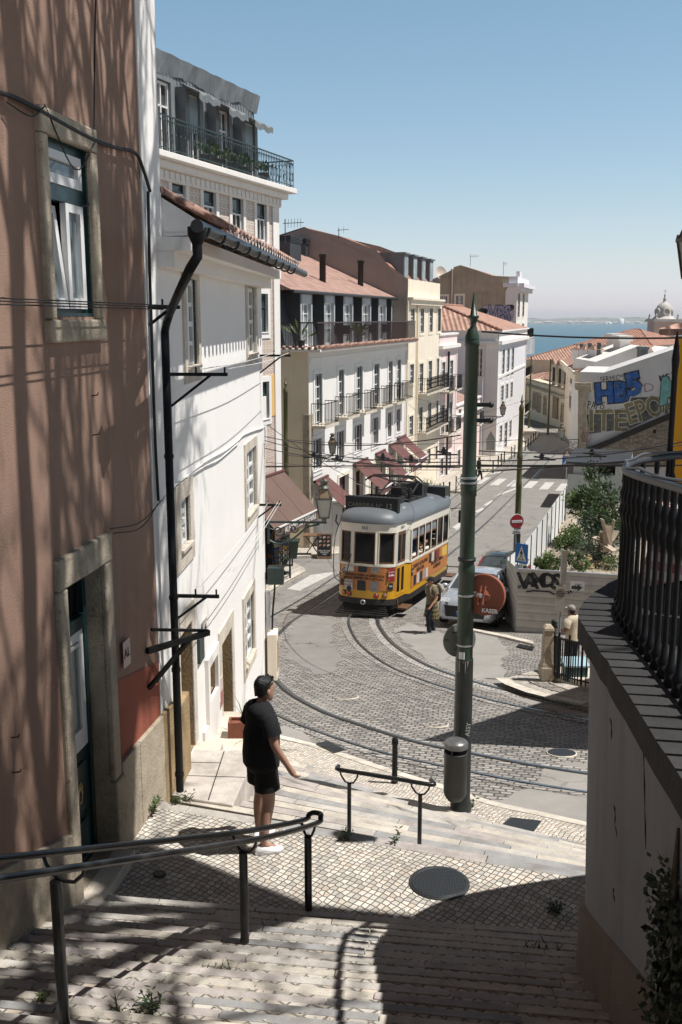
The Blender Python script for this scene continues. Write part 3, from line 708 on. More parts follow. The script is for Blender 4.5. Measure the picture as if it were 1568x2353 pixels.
f = MB(); ring(f, fr, a + .17, b - .17, zm + .16, zt_ - .17, .1, .1, .16, .1, r0 - .03, r0 + .012); ring(f, fr, a + .21, b - .21, zm + .2, zt_ - .21, .03, .03, .03, .03, r0 + .013, r0 + .03); f.build('door_window_frame', M['whitewood'], do)
f = MB(); f.box(a + .16, b - .16, r0 - .02, r0 - .012, zm + .15, zt_ - .16, fr); f.build('pane', pm('frosted_glass', (.42, .46, .43), .25), do)
f = MB(); f.box(a + .06, b - .06, r0 - .06, r0 - .05, zt_ + .06, d - .05, fr); 
for k in range(5): f.bar(fr(a + .15 + k * (b - a - .3) / 4, r0, zt_ + .07), fr((a + b) / 2 + (k - 2) * .16, r0, d - .06), .015)
f.build('fanlight_grille', M['black'], do)
f = MB(); kz = c + .78; kp = fr((a + b) / 2 + .02, r0 + .02, kz); f.lathe([(.03, 0), (.05, .015), (.035, .03), (.01, .035)], kp, 10, fr.n, sx=1.9)
f.tube([kp + fr.n * .03 + V((0, 0, .06 - .0)) + fr.d * (.035 * sin(t)) + V((0, 0, -.1 + .1 * cos(t) - .0)) for t in [2 * pi * k / 12 for k in range(12)]], .011, 6, closed=True)
f.build('knocker', pm('worn_brass', (.30, .24, .14), .4, .2, 9, metal=.8), do)
cb = MB(); cpts = [fr(*(lambda q: (q[0], .05, q[1]))(fr.px(u, v))) for u, v in ((-60, 205), (0, 218), (60, 245), (140, 290), (210, 325), (255, 340), (300, 352), (318, 390), (334, 440))]
cb.tube(catmull(cpts, 4), .017, 6); q2 = [fr(*(lambda q: (q[0], .03, q[1]))(fr.px(u, v))) for u, v in ((334, 440), (337, 600), (342, 760), (350, 1000), (358, 1150))]; cb.tube(catmull(q2, 3), .016, 6)
for u0, v0, u1, v1, dv in ((88, 240, 210, 320, 110), (0, 235, 88, 245, 28), (240, 1215, 358, 1155, 16), (250, 1225, 358, 1150, 24)):
 A_ = fr.px(u0, v0); B_ = fr.px(u1, v1); Cc = fr.px((u0 + u1) / 2, (v0 + v1) / 2 + dv)
 cb.tube(catmull([fr(A_[0], .05, A_[1]), fr(Cc[0], .09, Cc[1]), fr(B_[0], .05, B_[1])], 6), .006, 5)
A_ = fr.px(210, 0); B_ = fr.px(207, 165); cb.tube([fr(A_[0], .04, A_[1]), fr(B_[0], .04, B_[1])], .008, 5)
A_ = fr.px(207, 165); B_ = fr.px(206, 330); cb.tube([fr(A_[0], .04, A_[1]), fr(B_[0], .04, B_[1])], .006, 5)
tag(cb.build('wall_cable', M['wire']), 'sagging black cables clipped across the brown-red wall over its window', 'cable')
nl = MB()
for u, v in ((26, 1695), (30, 1775), (213, 1000), (210, 910), (430 * .44, 475)): 
 A_ = fr.px(u, v); nl.tube([fr(A_[0], 0, A_[1]), fr(A_[0], .06, A_[1] + .01), fr(A_[0], .065, A_[1] + .03)], .006, 5)
nl.build('wall_hooks', M['darkmetal'], RD).name = 'wall_hook'
A_ = fr.px(284, 1500); sg = MB(); sg.box(A_[0] - .09, A_[0] + .09, .03, .036, A_[1] - .13, A_[1] + .13, fr)
sgo = tag(sg.build('house_sign', pm('clear_acrylic', (.55, .42, .37), .15, spec=.6)), 'small clear plastic plate lettered AL beside the green front door', 'sign')
def text(s, size, mat, parent, o, d, up=V((0, 0, 1)), ext=.002, align='CENTER', name='lettering', bold=.0, sx=1.0):
 """writing as real thin letters at point o, running along d"""
 cu = bpy.data.curves.new(name, 'FONT'); cu.body = s; cu.size = size; cu.align_x = align; cu.align_y = 'CENTER'; cu.extrude = ext; cu.offset = bold; cu.resolution_u = 2
 ob = bpy.data.objects.new(name, cu); C.objects.link(ob)
 d = d.normalized(); n = d.cross(up).normalized(); up = n.cross(d)
 m = Matrix((d * sx, up, n)).transposed().to_4x4(); 
 dg = bpy.context.evaluated_depsgraph_get(); me = bpy.data.meshes.new_from_object(ob.evaluated_get(dg)); bpy.data.objects.remove(ob)
 me.transform(Matrix.Translation(o) @ m)
 if parent is not None: me.transform(Matrix.Translation(-wloc(parent)))
 me.materials.clear(); me.materials.append(mat)
 x = bpy.data.objects.new(name, me); C.objects.link(x)
 if parent is not None: x.parent = parent
 return x
text('AL', .13, M['darkmetal'], sgo, fr(A_[0], .038, A_[1]), fr.d)
# --- white house
fw = Fr((-1.85, 10.63), (-1.41, 18.15))
WH = thing('white_house', 'bright white three-storey house with grey drainpipe and tiled eaves', 'house', fw(4, -1, -6))
WHo = [pxh(fw, 426, 644, 451, 844), pxh(fw, 568, 662, 586, 815), pxh(fw, 411, 1134, 434, 1250), pxh(fw, 565, 1022, 587, 1165), pxh(fw, 561, 1353, 582, 1497)]
d1 = pxh(fw, 414, 1419, 443.5, 1721); d2 = pxh(fw, 510, 1436, 534, 1693); nb_ = pxh(fw, 475, 1500, 494, 1580)
mb = MB(); wallgrid(mb, fw, 0, fw.L, -8.5, .80, [h + (2,) for h in WHo] + [d1, d2, nb_], rec=.2, rmi=1); body(mb, fw, 0, fw.L, -8.5, .80, 6)
mb.build('wall', [M['white'], M['stone_tan'], M['greenwood']], WH)
for i, h in enumerate(WHo): window(WH, fw, h, rec=.06, sur=.16 if i != 2 else .2, sp=.025, sm=M['stone_clean'], fm=M['whitewood'], nx=2, nz=4, split=.5)
for h in (d1, d2):
 mb = MB(); ring(mb, fw, *h, .2, .17, 0, .24, -.03, .02); dd_ = mb.build('door', M['stone_clean'], WH, bevel=.012)
 f = MB(); f.box(h[0], h[1], -.29, -.25, h[2], h[3], fw); f.box(h[0] + .1, h[1] - .1, -.249, -.23, h[2] + .15, h[2] + .8, fw); f.build('door_leaf', M['brownwood'], dd_)
 f = MB(); f.ball(fw((h[0] + .12), -.20, h[2] + .95), .035); f.build('door_knob', M['steel'], dd_)
mb = MB(); ring(mb, fw, *nb_, .12, .1, .25, .14, -.02, .05); mb.box(nb_[0] - .38, d2[0] - .2, -.02, .035, -6.2, nb_[2] - .26, fw); mb.build('meter_niche', M['white2'], WH)
f = MB(); f.box(nb_[0], nb_[1], -.195, -.19, nb_[2], nb_[3], fw); f.build('niche_back', M['white2'], WH)
ze = fw.px(600, 640, .3)[1]
mb = MB(); mb.box(-.12, fw.L + .12, -.02, .16, .5, .66, fw); mb.box(-.14, fw.L + .14, -.02, .34, .662, .80, fw)
mb.build('cornice', M['white'], WH)
mb = MB(); mb.add([fw(.05, .62, .90), fw(fw.L - .1, .62, .90), fw(fw.L - .1, -.05, 1.26), fw(.05, -.05, 1.26), fw(fw.L - .1, -4.5, .9), fw(.05, -4.5, .9)], [(0, 1, 2, 3), (3, 2, 4, 5)])
mb.add([fw(.05, .62, .86), fw(fw.L - .1, .62, .86), fw(fw.L - .1, -.1, .86), fw(.05, -.1, .86)], [(0, 1, 2, 3)])
rf = mb.build('roof', M['tile'], WH)
mb = MB(); ct = MB(); n_ = 27
for k in range(n_):
 s = .1 + (fw.L - .25) * (k + .5) / n_
 mb.tube([fw(s, .68, .88), fw(s, .3, 1.10)], .062, 8); ct.lathe([(.06, 0), (.045, .004)], fw(s, .684, .9), 8, fw.n)
 mb.tube([fw(s, .31, 1.085), fw(s, -.03, 1.265)], .062, 8)
mb.tube([fw(.03, -.05, 1.28), fw(fw.L - .1, -.05, 1.28)], .065, 8); mb.tube([fw(.02, .64, .84), fw(1.5, .64, .84)], .05, 8)
gb = MB(); gb.poly([fw(.06, .6, .84), fw(.06, -.05, 1.24), fw(.06, -.4, 1.2), fw(.06, -.4, .8)]); gb.build('gable_end', M['white'], WH)
e_ = mb.build('eaves_tiles', M['tile'], rf); ct.build('mortar_ends', M['whitewood'], rf)
sdp = fw.px(386, 900, .12)[0]; sg0 = fw.px(452, 600, .75)[0]
mb = MB(); mb.tube([fw(sg0 - .1, .78, .74), fw(fw.L - .1, .78, .74)], .055, 10)
for k in range(10): s = sg0 + .1 + k * .78; mb.tube([fw(s, .78 + .07 * cos(t), .74 + .085 * sin(t)) for t in [pi * j / 8 for j in range(-8, 1)]], .014, 5)
mb.build('gutter', M['darkmetal'], WH)
mb = MB(); sdp = fw.px(386, 900, .12)[0]; sg0 = fw.px(452, 600, .75)[0]
mb.tube(catmull([fw(sg0, .76, .72), fw(sg0, .76, .5)], 2) + catmull([fw(sg0 - .03, .70, .40), fw(sdp + .02, .16, .04), fw(sdp, .11, -.14)], 2) + [fw(sdp, .11, -5.1)], .043, 10)
for z in (-1.4, -2.9, -3.7, -4.9): mb.lathe([(.05, -.02), (.05, .02)], fw(sdp, .11, z), 10)
mb.lathe([(.045, 0), (.08, .08), (.08, .14)], fw(sg0, .76, .6), 10)
mb.build('drainpipe', M['iron'], WH)
mb = MB(); mb.tube([fw(fw.L - .12, .05, -7.6), fw(fw.L - .12, .05, -5.0)], .05, 8); mb.build('conduit', M['steel'], WH)
mb = MB(); mb.box(-.15, .34, -.05, .08, -6.3, fw.px(395, 1640)[1] + .05, fw); mb.build('corner_plinth', M['stone_tan'], WH, bevel=.02)
wb = MB()
for pp in (((362, 1158), (395, 1118), (425, 1095), (470, 1060), (515, 1035), (545, 1012), (560, 998), (598, 985), (607, 990), (606, 1100), (604, 1250)), ((425, 1098), (470, 1070), (500, 1056), (545, 1018)), ((345 + 53, 1320), (399, 1450), (400, 1610))):
 wb.tube(catmull([fw(*(lambda q: (q[0], .02, q[1]))(fw.px(u, v))) for u, v in pp], 3), .012, 5)
tag(wb.build('wall_cable', M['wwire']), 'white painted cables clipped along the bright white wall between the storeys', 'cable')
mb = MB(); q = fw.px(458, 1490); mb.box(q[0] - .14, q[0] + .14, .0, .04, q[1] - .16, q[1] + .16, fw); tag(mb.build('notice_plate', M['green_iron']), 'narrow dark plate on the white wall right of the nearer doorway', 'sign')
q = fw.px(466, 1440); mb = MB(); mb.box(q[0] - .12, q[0] + .12, .03, .036, q[1] - .12, q[1] + .12, fw); so = tag(mb.build('house_sign', pm('clear_acrylic_sign', (.75, .72, .70), .15)), 'clear plastic AL plate on the white wall above a dark plate', 'sign'); text('AL', .12, M['darkmetal'], so, fw(q[0], .038, q[1]), fw.d)
q = fw.px(502.5, 1590); mb = MB(); mb.box(q[0] - .1, q[0] + .1, .036, .044, q[1] - .22, q[1] + .22, fw); so = tag(mb.build('notice', pm('faded_paper', (.55, .45, .42), .7)), 'faded red and grey paper notice beside the farther doorway of the white house', 'notice'); mb = MB(); mb.box(q[0] - .09, q[0] + .09, .0445, .046, q[1] - .2, q[1] + .02, fw); mb.build('red_panel', pm('faded_red_print', (.35, .12, .11), .7), so)
def bracket(fr_, u, v, out, label, o0=0.0, line=None, heavy=1.0):
 s, z = fr_.px(u, v, o0); mb = MB(); a_ = .018 * heavy
 mb.bar(fr_(s, o0, z), fr_(s, o0 + out, z), a_ * 2); mb.bar(fr_(s, o0, z - out * .55), fr_(s, o0 + out * .7, z - .01), a_ * 1.5); mb.bar(fr_(s, o0 + out - .03, z), fr_(s, o0 + out - .03, z + .08), a_); mb.bar(fr_(s, o0 + out * .45, z), fr_(s, o0 + out * .45, z + .08), a_)
 tag(mb.build('line_bracket', M['iron']), label, 'bracket'); return s, z
b0 = bracket(fr, 342, 706, .0 + .32, 'black clothes-line bracket on the edge of the brown-red wall near the window')
b1 = bracket(fw, 392, 860, .62, 'black clothes-line bracket beside the drainpipe, upper floor of the white house')
b2 = bracket(fw, 597, 817, .55, 'black clothes-line bracket at the far upper corner of the white house')
b3 = bracket(fw, 406, 1369, .48, 'black clothes-line bracket above the nearer doorway of the white house')
b4 = bracket(fw, 592, 1160, .42, 'black clothes-line bracket at the far lower corner of the white house')
mb = MB()
for (p_, q_), (r_, s_), oo in ((b1, b2, .58), (b1, b2, .3), (b3, b4, .45), (b3, b4, .22), (b3, b4, .40)):
 mb.tube(catmull([fw(p_, oo, q_ + .05), fw((p_ + r_) / 2, oo, (q_ + s_) / 2 + .02), fw(r_, oo * .9, s_ + .05)], 4), .005, 4)
tag(mb.build('clothes_line', M['wwire']), 'thin clothes lines strung between the brackets of the white house', 'clothes line')
mb = MB()
for oo, u_ in ((.30, 0), (.26, 1), (.15, 2)):
 s, z = fr.px(342, 703 + 4 * u_); mb.tube([fr(s, oo, z), fr(s - 8, oo, z + .02)], .005, 4)
tag(mb.build('clothes_line', M['wire']), 'thin dark clothes lines strung across the brown-red wall below its window', 'clothes line')
s, z = fr.px(366, 1470); mb = MB()
mb.bar(fr(-.25, .02, z + .02), fr(.5, .45, z), .045, .06); mb.bar(fr(-.25, .02, z - .38), fr(.25, .3, z - .02), .04); mb.bar(fr(-.1, .02, z + .2), fr(.5, .44, z + .02), .03)
tag(mb.build('wall_bracket', M['iron']), 'heavy black iron arm braced at the join of brown-red and white walls', 'bracket')
pl = MB(); zp = ZL - .13
pl.prism([V((-1.95, 10.28, zp)), V((-1.17, 10.04, zp)), V((-1.02, 11.45, zp)), V((-1.9, 11.45, zp))], (0, 0, -1.2))
struct(pl.build('entrance_platform', m_stairstone('platform_stone', (.54, .49, .44)), bevel=.015))
pl = MB(); z2 = -5.56; pl.prism([V((-1.95, 11.452, z2)), V((-1.02, 11.452, z2)), V((-.93, 13.6, z2)), V((-1.95, 13.6, z2))], (0, 0, -2))
struct(pl.build('entrance_platform', M['stone_clean'], bevel=.015))
jt = MB()
for a, b in (((-1.86, 10.75), (-1.1, 10.7)), ((-1.45, 10.15), (-1.42, 11.4)), ((-1.86, 11.1), (-1.42, 11.08))): jt.bar((a[0], a[1], zp + .001), (b[0], b[1], zp + .001), .012, .004)
struct(jt.build('slab_joints', M['groove']))
pl = MB(); pl.prism([fw(d1[0] - .3, .32, d1[2] - .03), fw(d1[1] + .2, .32, d1[2] - .03), fw(d1[1] + .2, -.3, d1[2] - .03), fw(d1[0] - .3, -.3, d1[2] - .03)], (0, 0, -1.5)); struct(pl.build('door_step', M['stone_clean'], bevel=.02))
pl = MB(); pl.prism([fw(d2[0] - .15, .3, d2[2] - .03), fw(d2[1] + .1, .3, d2[2] - .03), fw(d2[1] + .1, -.3, d2[2] - .03), fw(d2[0] - .15, -.3, d2[2] - .03)], (0, 0, -1.5)); struct(pl.build('door_step', M['stone_clean'], bevel=.02))
# --- tiled apartment house behind the white house
z1 = lambda x, y: (x * .4396, y * .4396)
z4 = lambda x, y: (603 + .3847 * x, 488 + .3847 * y)
z7 = lambda x, y: (1005 + .2318 * x, 574.4 + .2318 * y)
z6 = lambda x, y: (1120 + .2857 * x, 603 + .2857 * y)
def H(fr, zf, l, t, r, b, o=0.0):
 (u0, v0), (u1, v1) = zf(l, t), zf(r, b); return pxh(fr, u0, v0, u1, v1, o)
q0, q1 = at(360, 300, 29.5), at(638, 500, 40.0)
fr = Fr((q1.x - .357 * 13, q1.y - .934 * 13), (q1.x, q1.y)); L = fr.L
TH = thing('apartment_house', 'tall apartment house faced in pinkish patterned tiles under a grey metal mansard with balcony', 'apartment house', fr(6, -1, -11))
zc = fr.px(638, 452)[1]; zcb = fr.px(638, 436)[1]
hs = [H(fr, z1, *w_) for w_ in ((897, 955, 970, 1112), (1063, 995, 1128, 1215), (1212, 1035, 1270, 1253), (1341, 1065, 1392, 1275))]
mb = MB(); low = [(h[0], h[1], h[2] - 3.3 * k, h[3] - 3.3 * k) for h in hs for k in (1, 2)]
mb.mi = 0; wallgrid(mb, fr, 0, L - .02, -11.5, zc - .4, hs + low, rec=.2, rmi=1); mb.mi = 1; body(mb, fr, 0, L, -11.5, zc, 9, o=-.01)
mb.build('wall', [M['azul'], M['white2']], TH)
for h in hs + low: window(TH, fr, h, rec=.1, sur=.2, sp=.04, sm=M['white2'], fm=M['greenwood'], nx=1, nz=1, split=.32, glass=M['glass'], frame2=None)
for h in hs:
 a, b, c, d = h; f = MB(); m = c + (d - c) * .62; ring(f, fr, a + .12, (a + b) / 2 - .03, c + .14, m - .08, .06, .05, .07, .06, -.09, -.04); ring(f, fr, (a + b) / 2 + .03, b - .12, c + .14, m - .08, .05, .06, .07, .06, -.09, -.04); f.build('casement', M['whitewood'], TH)
mb = MB(); mb.box(L - .52, L + .02, -.02, .06, -11.5, zc - .42, fr); mb.box(L - .62, L - .3, .061, .09, -11.4, -6.2, fr); mb.box(L - 2.5, L - 1.3, -.01, .03, fr.px(640, 1010)[1], fr.px(640, 905)[1], fr)
mb.build('corner_pilaster', M['white2'], TH)
for z0 in (-2.2, -6.5): mb = MB(); mb.box(L - .95, L - .53, -.01, .03, z0 - 1.6, z0, fr); mb.build('ochre_panel', M['ochre'], TH)
mb = MB(); mb.box(-.1, L + .08, -.05, .12, zc - .42, zc - .1, fr); mb.box(-.1, L + .3, -.05, .34, zc - .098, zc + .12, fr); mb.box(-.1, L + .5, -.05, .62, zc + .122, zcb + .05, fr)
for k in range(40): s = .2 + k * (L - .2) / 39; mb.box(s - .05, s + .05, .121, .16, zc - .36, zc - .12, fr)
mb.build('cornice', M['white2'], TH, bevel=.02)
r = MB(); o_ = .5; zb = zcb + .06; hr = 1.02
for a, b in ((fr(0, o_, 0), fr(L + .42, o_, 0)), (fr(L + .42, o_, 0), fr(L + .42, -2, 0))):
 n = int((b - a).length / .14); d_ = (b - a) / n
 r.bar(a + V((0, 0, zb + hr)), b + V((0, 0, zb + hr)), .04); r.bar(a + V((0, 0, zb + .1)), b + V((0, 0, zb + .1)), .025)
 for k in range(n):
  p = a + d_ * k; r.bar(p + V((0, 0, zb)), p + V((0, 0, zb + hr)), .018)
  arc = [p + d_ * (.5 - .5 * cos(t)) + V((0, 0, zb + .72 + .2 * sin(t))) for t in [pi * j / 5 for j in range(6)]]; r.tube(arc, .011, 4, cap=False)
  if k % 2 == 0: arc = [p + d_ * (.5 + .4 * cos(t)) + V((0, 0, zb + .42 + .16 * sin(t))) for t in [2 * pi * j / 7 for j in range(7)]]; r.tube(arc, .01, 4, closed=True)
r.build('balcony_railing', M['green_iron'], TH)
zt0 = fr.px(600, 240, -1.2)[1]; zt0 = max(zt0, zcb + 3.0)
mn = MB()
for s0, s1 in ((-.1, L - .25),):
 A = [fr(s0, -.62, zb), fr(s1, -.62, zb), fr(s1 - .35, -.74, zt0 - .05), fr(s0, -.74, zt0 - .05), fr(s0, -7, zb), fr(s1, -7, zb), fr(s1 - .35, -6, zt0 - .25), fr(s0, -6, zt0 - .25)]
 mn.add(A, [(0, 1, 2, 3), (1, 5, 6, 2), (4, 0, 3, 7), (5, 4, 7, 6), (3, 2, 6, 7)])
mo = mn.build('mansard', M['lead'], TH)
rb = MB()
for k in range(60):
 s = .1 + k * (L - .6) / 59; rb.bar(fr(s, -.60, zb + .05), fr(s, -.73, zt0 - .3), .04)
rb.build('sheet_ribs', M['lead'], mo)
ev = MB(); N = 46
ru = random.Random(3)
top = [fr(-.3 + (L + .1) * k / N, -.55 + .012 * sin(k * .9), zt0 - .02 + .012 * sin(k * 1.7)) for k in range(N + 1)]
low_ = [fr(-.3 + (L + .1) * k / N, -.70 + .03 * sin(k * 1.3) + ru.uniform(-.02, .02), zt0 - .62 + .06 * sin(k * .5) + ru.uniform(-.05, .05)) for k in range(N + 1)]
for k in range(N): ev.quad(low_[k], low_[k + 1], top[k + 1], top[k])
bk = [p - fr.n * .5 + V((0, 0, .12)) for p in top]
for k in range(N): ev.quad(top[k], top[k + 1], bk[k + 1], bk[k])
ev.build('sagging_roof_sheet', M['lead'], TH)
rt = MB(); rt.add([fr(-.5, -.9, zt0 + .1), fr(L - .3, -.9, zt0 + .1), fr(L - 1.5, -4, zt0 + 1.0), fr(-.5, -4, zt0 + 1.0), fr(-.5, -8, zt0), fr(L - .3, -8, zt0)], [(0, 1, 2, 3), (3, 2, 5, 4), (1, 5, 2)]); rt.build('roof', M['tile2'], TH)
for k, (x0, x1, ty, by, kind) in enumerate(((818, 893, 452, 655, 0), (993, 1045, 520, 700, 1), (1150, 1200, 600, 890, 2), (1285, 1333, 665, 930, 1))):
 h = H(fr, z1, x0, ty, x1, by, -.35); a, b = h[0], h[1]; d_ = h[3]; c_ = zb + .02
 mb = MB(); mb.box(a - .28, a - .02, -1.2, -.34, c_, d_ + .1, fr); mb.box(b + .02, b + .24, -1.2, -.34, c_, d_ + .1, fr); mb.box(a - .28, b + .24, -1.2, -.34, d_ + .1, d_ + .22, fr)
 dm = mb.build('dormer', M['lead'], TH)
 if k > 0:
  cp = MB(); n = 8
  for j in range(n):
   s0 = a - .4 + (b - a + .75) * j / n; s1 = a - .4 + (b - a + .75) * (j + 1) / n; zz = lambda s: d_ + .18 + .05 * sin(s * 9)
   cp.quad(fr(s0, .25, zz(s0) - .22), fr(s1, .25, zz(s1) - .22), fr(s1, -.5, zz(s1) + .12), fr(s0, -.5, zz(s0) + .12)); cp.quad(fr(s0, .25, zz(s0) - .22), fr(s0, .24, zz(s0) - .42), fr(s1, .24, zz(s1) - .42), fr(s1, .25, zz(s1) - .22))
  cp.build('dormer_canopy', M['lead'], dm, fixn=False)
 f = MB(); ring(f, fr, a + .04, b - .04, c_ + .05, d_, .06, .06, .05, .07, -.52, -.44); f.box((a + b) / 2 - .03, (a + b) / 2 + .03, -.52, -.45, c_, d_, fr); f.box(a, b, -.52, -.45, c_ + (d_ - c_) * .7, c_ + (d_ - c_) * .7 + .05, fr)
 f.build('french_window', M['whitewood'], dm)
 p = MB(); p.box(a, b, -.55, -.53, c_, d_, fr); p.build('pane', M['glass'], dm)
 if kind in (1,):
  p = MB()
  for j in range(22): z = d_ - .04 - j * .05; p.box(a + .02, b - .02, -.43, -.41, z - .022, z + .018, fr)
  p.build('roller_shutter', pm('grey_blue_shutter', (.30, .36, .38), .5), dm)
def awning(fr, s0, s1, zt, out, drop, val, mat, label, stripes=2, lines=None, txt=None, closed=False):
 base = fr((s0 + s1) / 2, 0, zt - drop); t = thing('awning', label, 'awning', base)
 a, b, c, d = fr(s0, .08, zt), fr(s1, .08, zt), fr(s1, out, zt - drop), fr(s0, out, zt - drop)
 mb = MB(); n = (b - a).cross(d - a).normalized(); n = -n if n.z < 0 else n
 mb.prism([a, b, c, d], n * -.012); cn = mb.build('canvas', mat, t)
 sm_ = MB()
 for k in range(1, stripes + 1): f_ = k / (stripes + 1); sm_.bar(a.lerp(b, f_) + n * .004, d.lerp(c, f_) + n * .004, .02, .006)
 if stripes: sm_.build('seam', pm('awning_seam', '#55383a', .9), cn)
 mb = MB(); mb.prism([d, c, c - V((0, 0, val)), d - V((0, 0, val))], fr.n * .012); va = mb.build('valance', mat, t)
 mb = MB(); mb.bar(d + fr.n * .02, c + fr.n * .02, .05, .06); mb.build('front_bar', M['whitewood'], t)
 mb = MB(); mb.tube([a - fr.d * .05, b + fr.d * .05], .07, 8); mb.build('roller', M['redwood'], t)
 for q, e in ((a, d), (b, c)):
  mb = MB(); mb.bar(q - V((0, 0, drop * .75)), e - V((0, 0, .02)), .03); mb.build('arm', M['steel'], t)
 if closed:
  mb = MB(); mb.add([a, d, a - V((0, 0, drop))], [(0, 1, 2)]); 
 if txt: text(txt[0], txt[1], M['whitewood'], va, (d + c) / 2 + fr.d * txt[2] + fr.n * .016 - V((0, 0, val * .5)), fr.d, bold=.006, name='lettering', sx=txt[3])
 return t
z9 = lambda x, y: (603 + .1513 * x, 1022.4 + .1513 * y)
sa, za = fr.px(*z9(280, 395)); 
awning(fr, sa - 4.0, sa + .1, za, 1.55, 1.5, .42, M['awning'], 'dusty brown awning with white lettering on its valance behind the white house', 2, txt=('ALFAMA SOUVENIRS', .36, .35, .92))
mb = MB(); mb.box(sa - 3.6, sa - .5, .03, .05, -11, -7.4, fr); mb.build('shop_opening', M['dark'], TH)
# --- white house with dark mansard and roof terrace
K = V((.31, 1, 0)).normalized()
fa = Fr((-1.45, 45.2), d=(.31, 1)); La = (63.1 - 45.2) / fa.d.y
MH = thing('terrace_house', 'long white house with anthracite mansard, roof terrace and maroon shop awnings', 'house', fa(8, -1, -11))
zco = fa.px(712, 808)[1]
cols2 = ((312, 962, 355, 1258), (452, 938, 486, 1210), (558, 918, 596, 1180), (663, 903, 697, 1148), (752, 888, 776, 1128), (803, 878, 826, 1108))
cols1 = ((303, 1345, 352, 1532), (442, 1300, 486, 1478), (548, 1262, 592, 1425), (655, 1220, 691, 1382), (745, 1192, 769, 1342), (797, 1172, 822, 1312))
h2 = [H(fa, z4, *w_) for w_ in cols2]; h1 = [H(fa, z4, *w_) for w_ in cols1]
doors = []
for u0, u1, tp in ((778, 800, 1072), (816, 833, 1100), (850, 862, 1095), (873, 884, 1090), (892, 902, 1085), (912, 921, 1080)):
 s0 = fa.px(u0, 1150)[0]; s1 = fa.px(u1, 1150)[0]; zg = zr(45 + s0 * .95) + .13
 doors.append((s0, s1, zg, zg + 2.75))
mb = MB(); wallgrid(mb, fa, 0, La, -12.2, zco, h2 + h1 + doors, rec=.25, rmi=0); mb.mi = 1
mb.quad(fa(0, 0, -12.2), fa(0, 0, zco), fa(0, -12, zco), fa(0, -12, -12.2)); mb.mi = 0; mb.quad(fa(0, 0, zco), fa(La, 0, zco), fa(La, -12, zco), fa(0, -12, zco)); mb.quad(fa(La, 0, -12.2), fa(La, -12, -12.2), fa(La, -12, zco), fa(La, 0, zco))
mb.build('wall', [M['white2'], M['cream']], MH)
for h in h2: window(MH, fa, h, rec=.12, sur=.2, sp=.04, sm=M['white2'], fm=M['whitewood'], nx=2, nz=4, sill=False, frame2=M['greenwood']); 
for i, h in enumerate(h2): balcony(MH, fa, h[0] - .5, h[1] + .5, h[2] + .02, .7, 1.0)
for h in h1: window(MH, fa, h, rec=.1, sur=.2, sp=.04, sm=M['white2'], fm=M['whitewood'], nx=2, nz=2, frame2=M['redwood'])
for h in doors:
 mb = MB(); ring(mb, fa, *h, .18, .18, 0, .2, -.02, .05); dd_ = mb.build('door', M['cream2'], MH); f = MB(); ring(f, fa, h[0] + .08, h[1] - .08, h[2] + .05, h[3] - .08, .08, .08, .05, .08, -.22, -.16); f.box((h[0] + h[1]) / 2 - .06, (h[0] + h[1]) / 2 + .06, -.22, -.15, h[2], h[3], fa); f.box(h[0], h[1], -.22, -.17, h[2], h[2] + .6, fa); f.build('door_leaf', M['redwood'], dd_)
 f = MB(); f.box(h[0], h[1], -.26, -.24, h[2], h[3], fa); f.build('pane', M['glass'], dd_)
mb = MB(); mb.box(-.03, .5, -.3, .03, -12.2, fa.px(700, 955)[1], fa); mb.build('corner_quoin', M['stone'], MH, bevel=.03)
mb = MB(); mb.box(-.1, La, -.02, .10, zco - .5, zco - .3, fa); mb.box(-.45, La, -12, .70, zco + .002, zco + .12, fa)
mb.build('cornice', M['white2'], MH)
ti = MB(); 
for k in range(120): s = -.2 + La * k / 119; ti.tube([fa(s, .76, zco + .16), fa(s, .52, zco + .22)], .085, 6)
for k in range(12): ti.tube([fa(-.52, .5 - k * .3, zco + .16), fa(-.3, .5 - k * .3, zco + .22)], .085, 6)
ti.build('tile_edge', M['tile'], MH)
rl = MB(); zr0 = zco + .15; hh = 1.12
for a, b in ((fa(-.3, .5, 0), fa(La, .5, 0)), (fa(-.3, .5, 0), fa(-.3, -5, 0))):
 n = int((b - a).length / .12); rl.bar(a + V((0, 0, zr0 + hh)), b + V((0, 0, zr0 + hh)), .06); rl.bar(a + V((0, 0, zr0 + .08)), b + V((0, 0, zr0 + .08)), .03)
 for k in range(n + 1): p = a.lerp(b, k / n); rl.bar(p + V((0, 0, zr0)), p + V((0, 0, zr0 + hh)), .022)
rl.build('terrace_railing', pm('brown_red_iron', (.06, .035, .035), .5), MH)
zev = fa.px(690, 664, -.5)[1]
mn = MB(); mn.add([fa(.2, -1.15, zr0), fa(La, -1.15, zr0), fa(La, -1.75, zev), fa(.2, -1.75, zev), fa(.2, -12, zr0), fa(.2, -12, zev)], [(0, 1, 2, 3), (4, 0, 3, 5)]); mn.build('mansard', M['anthr'], MH)
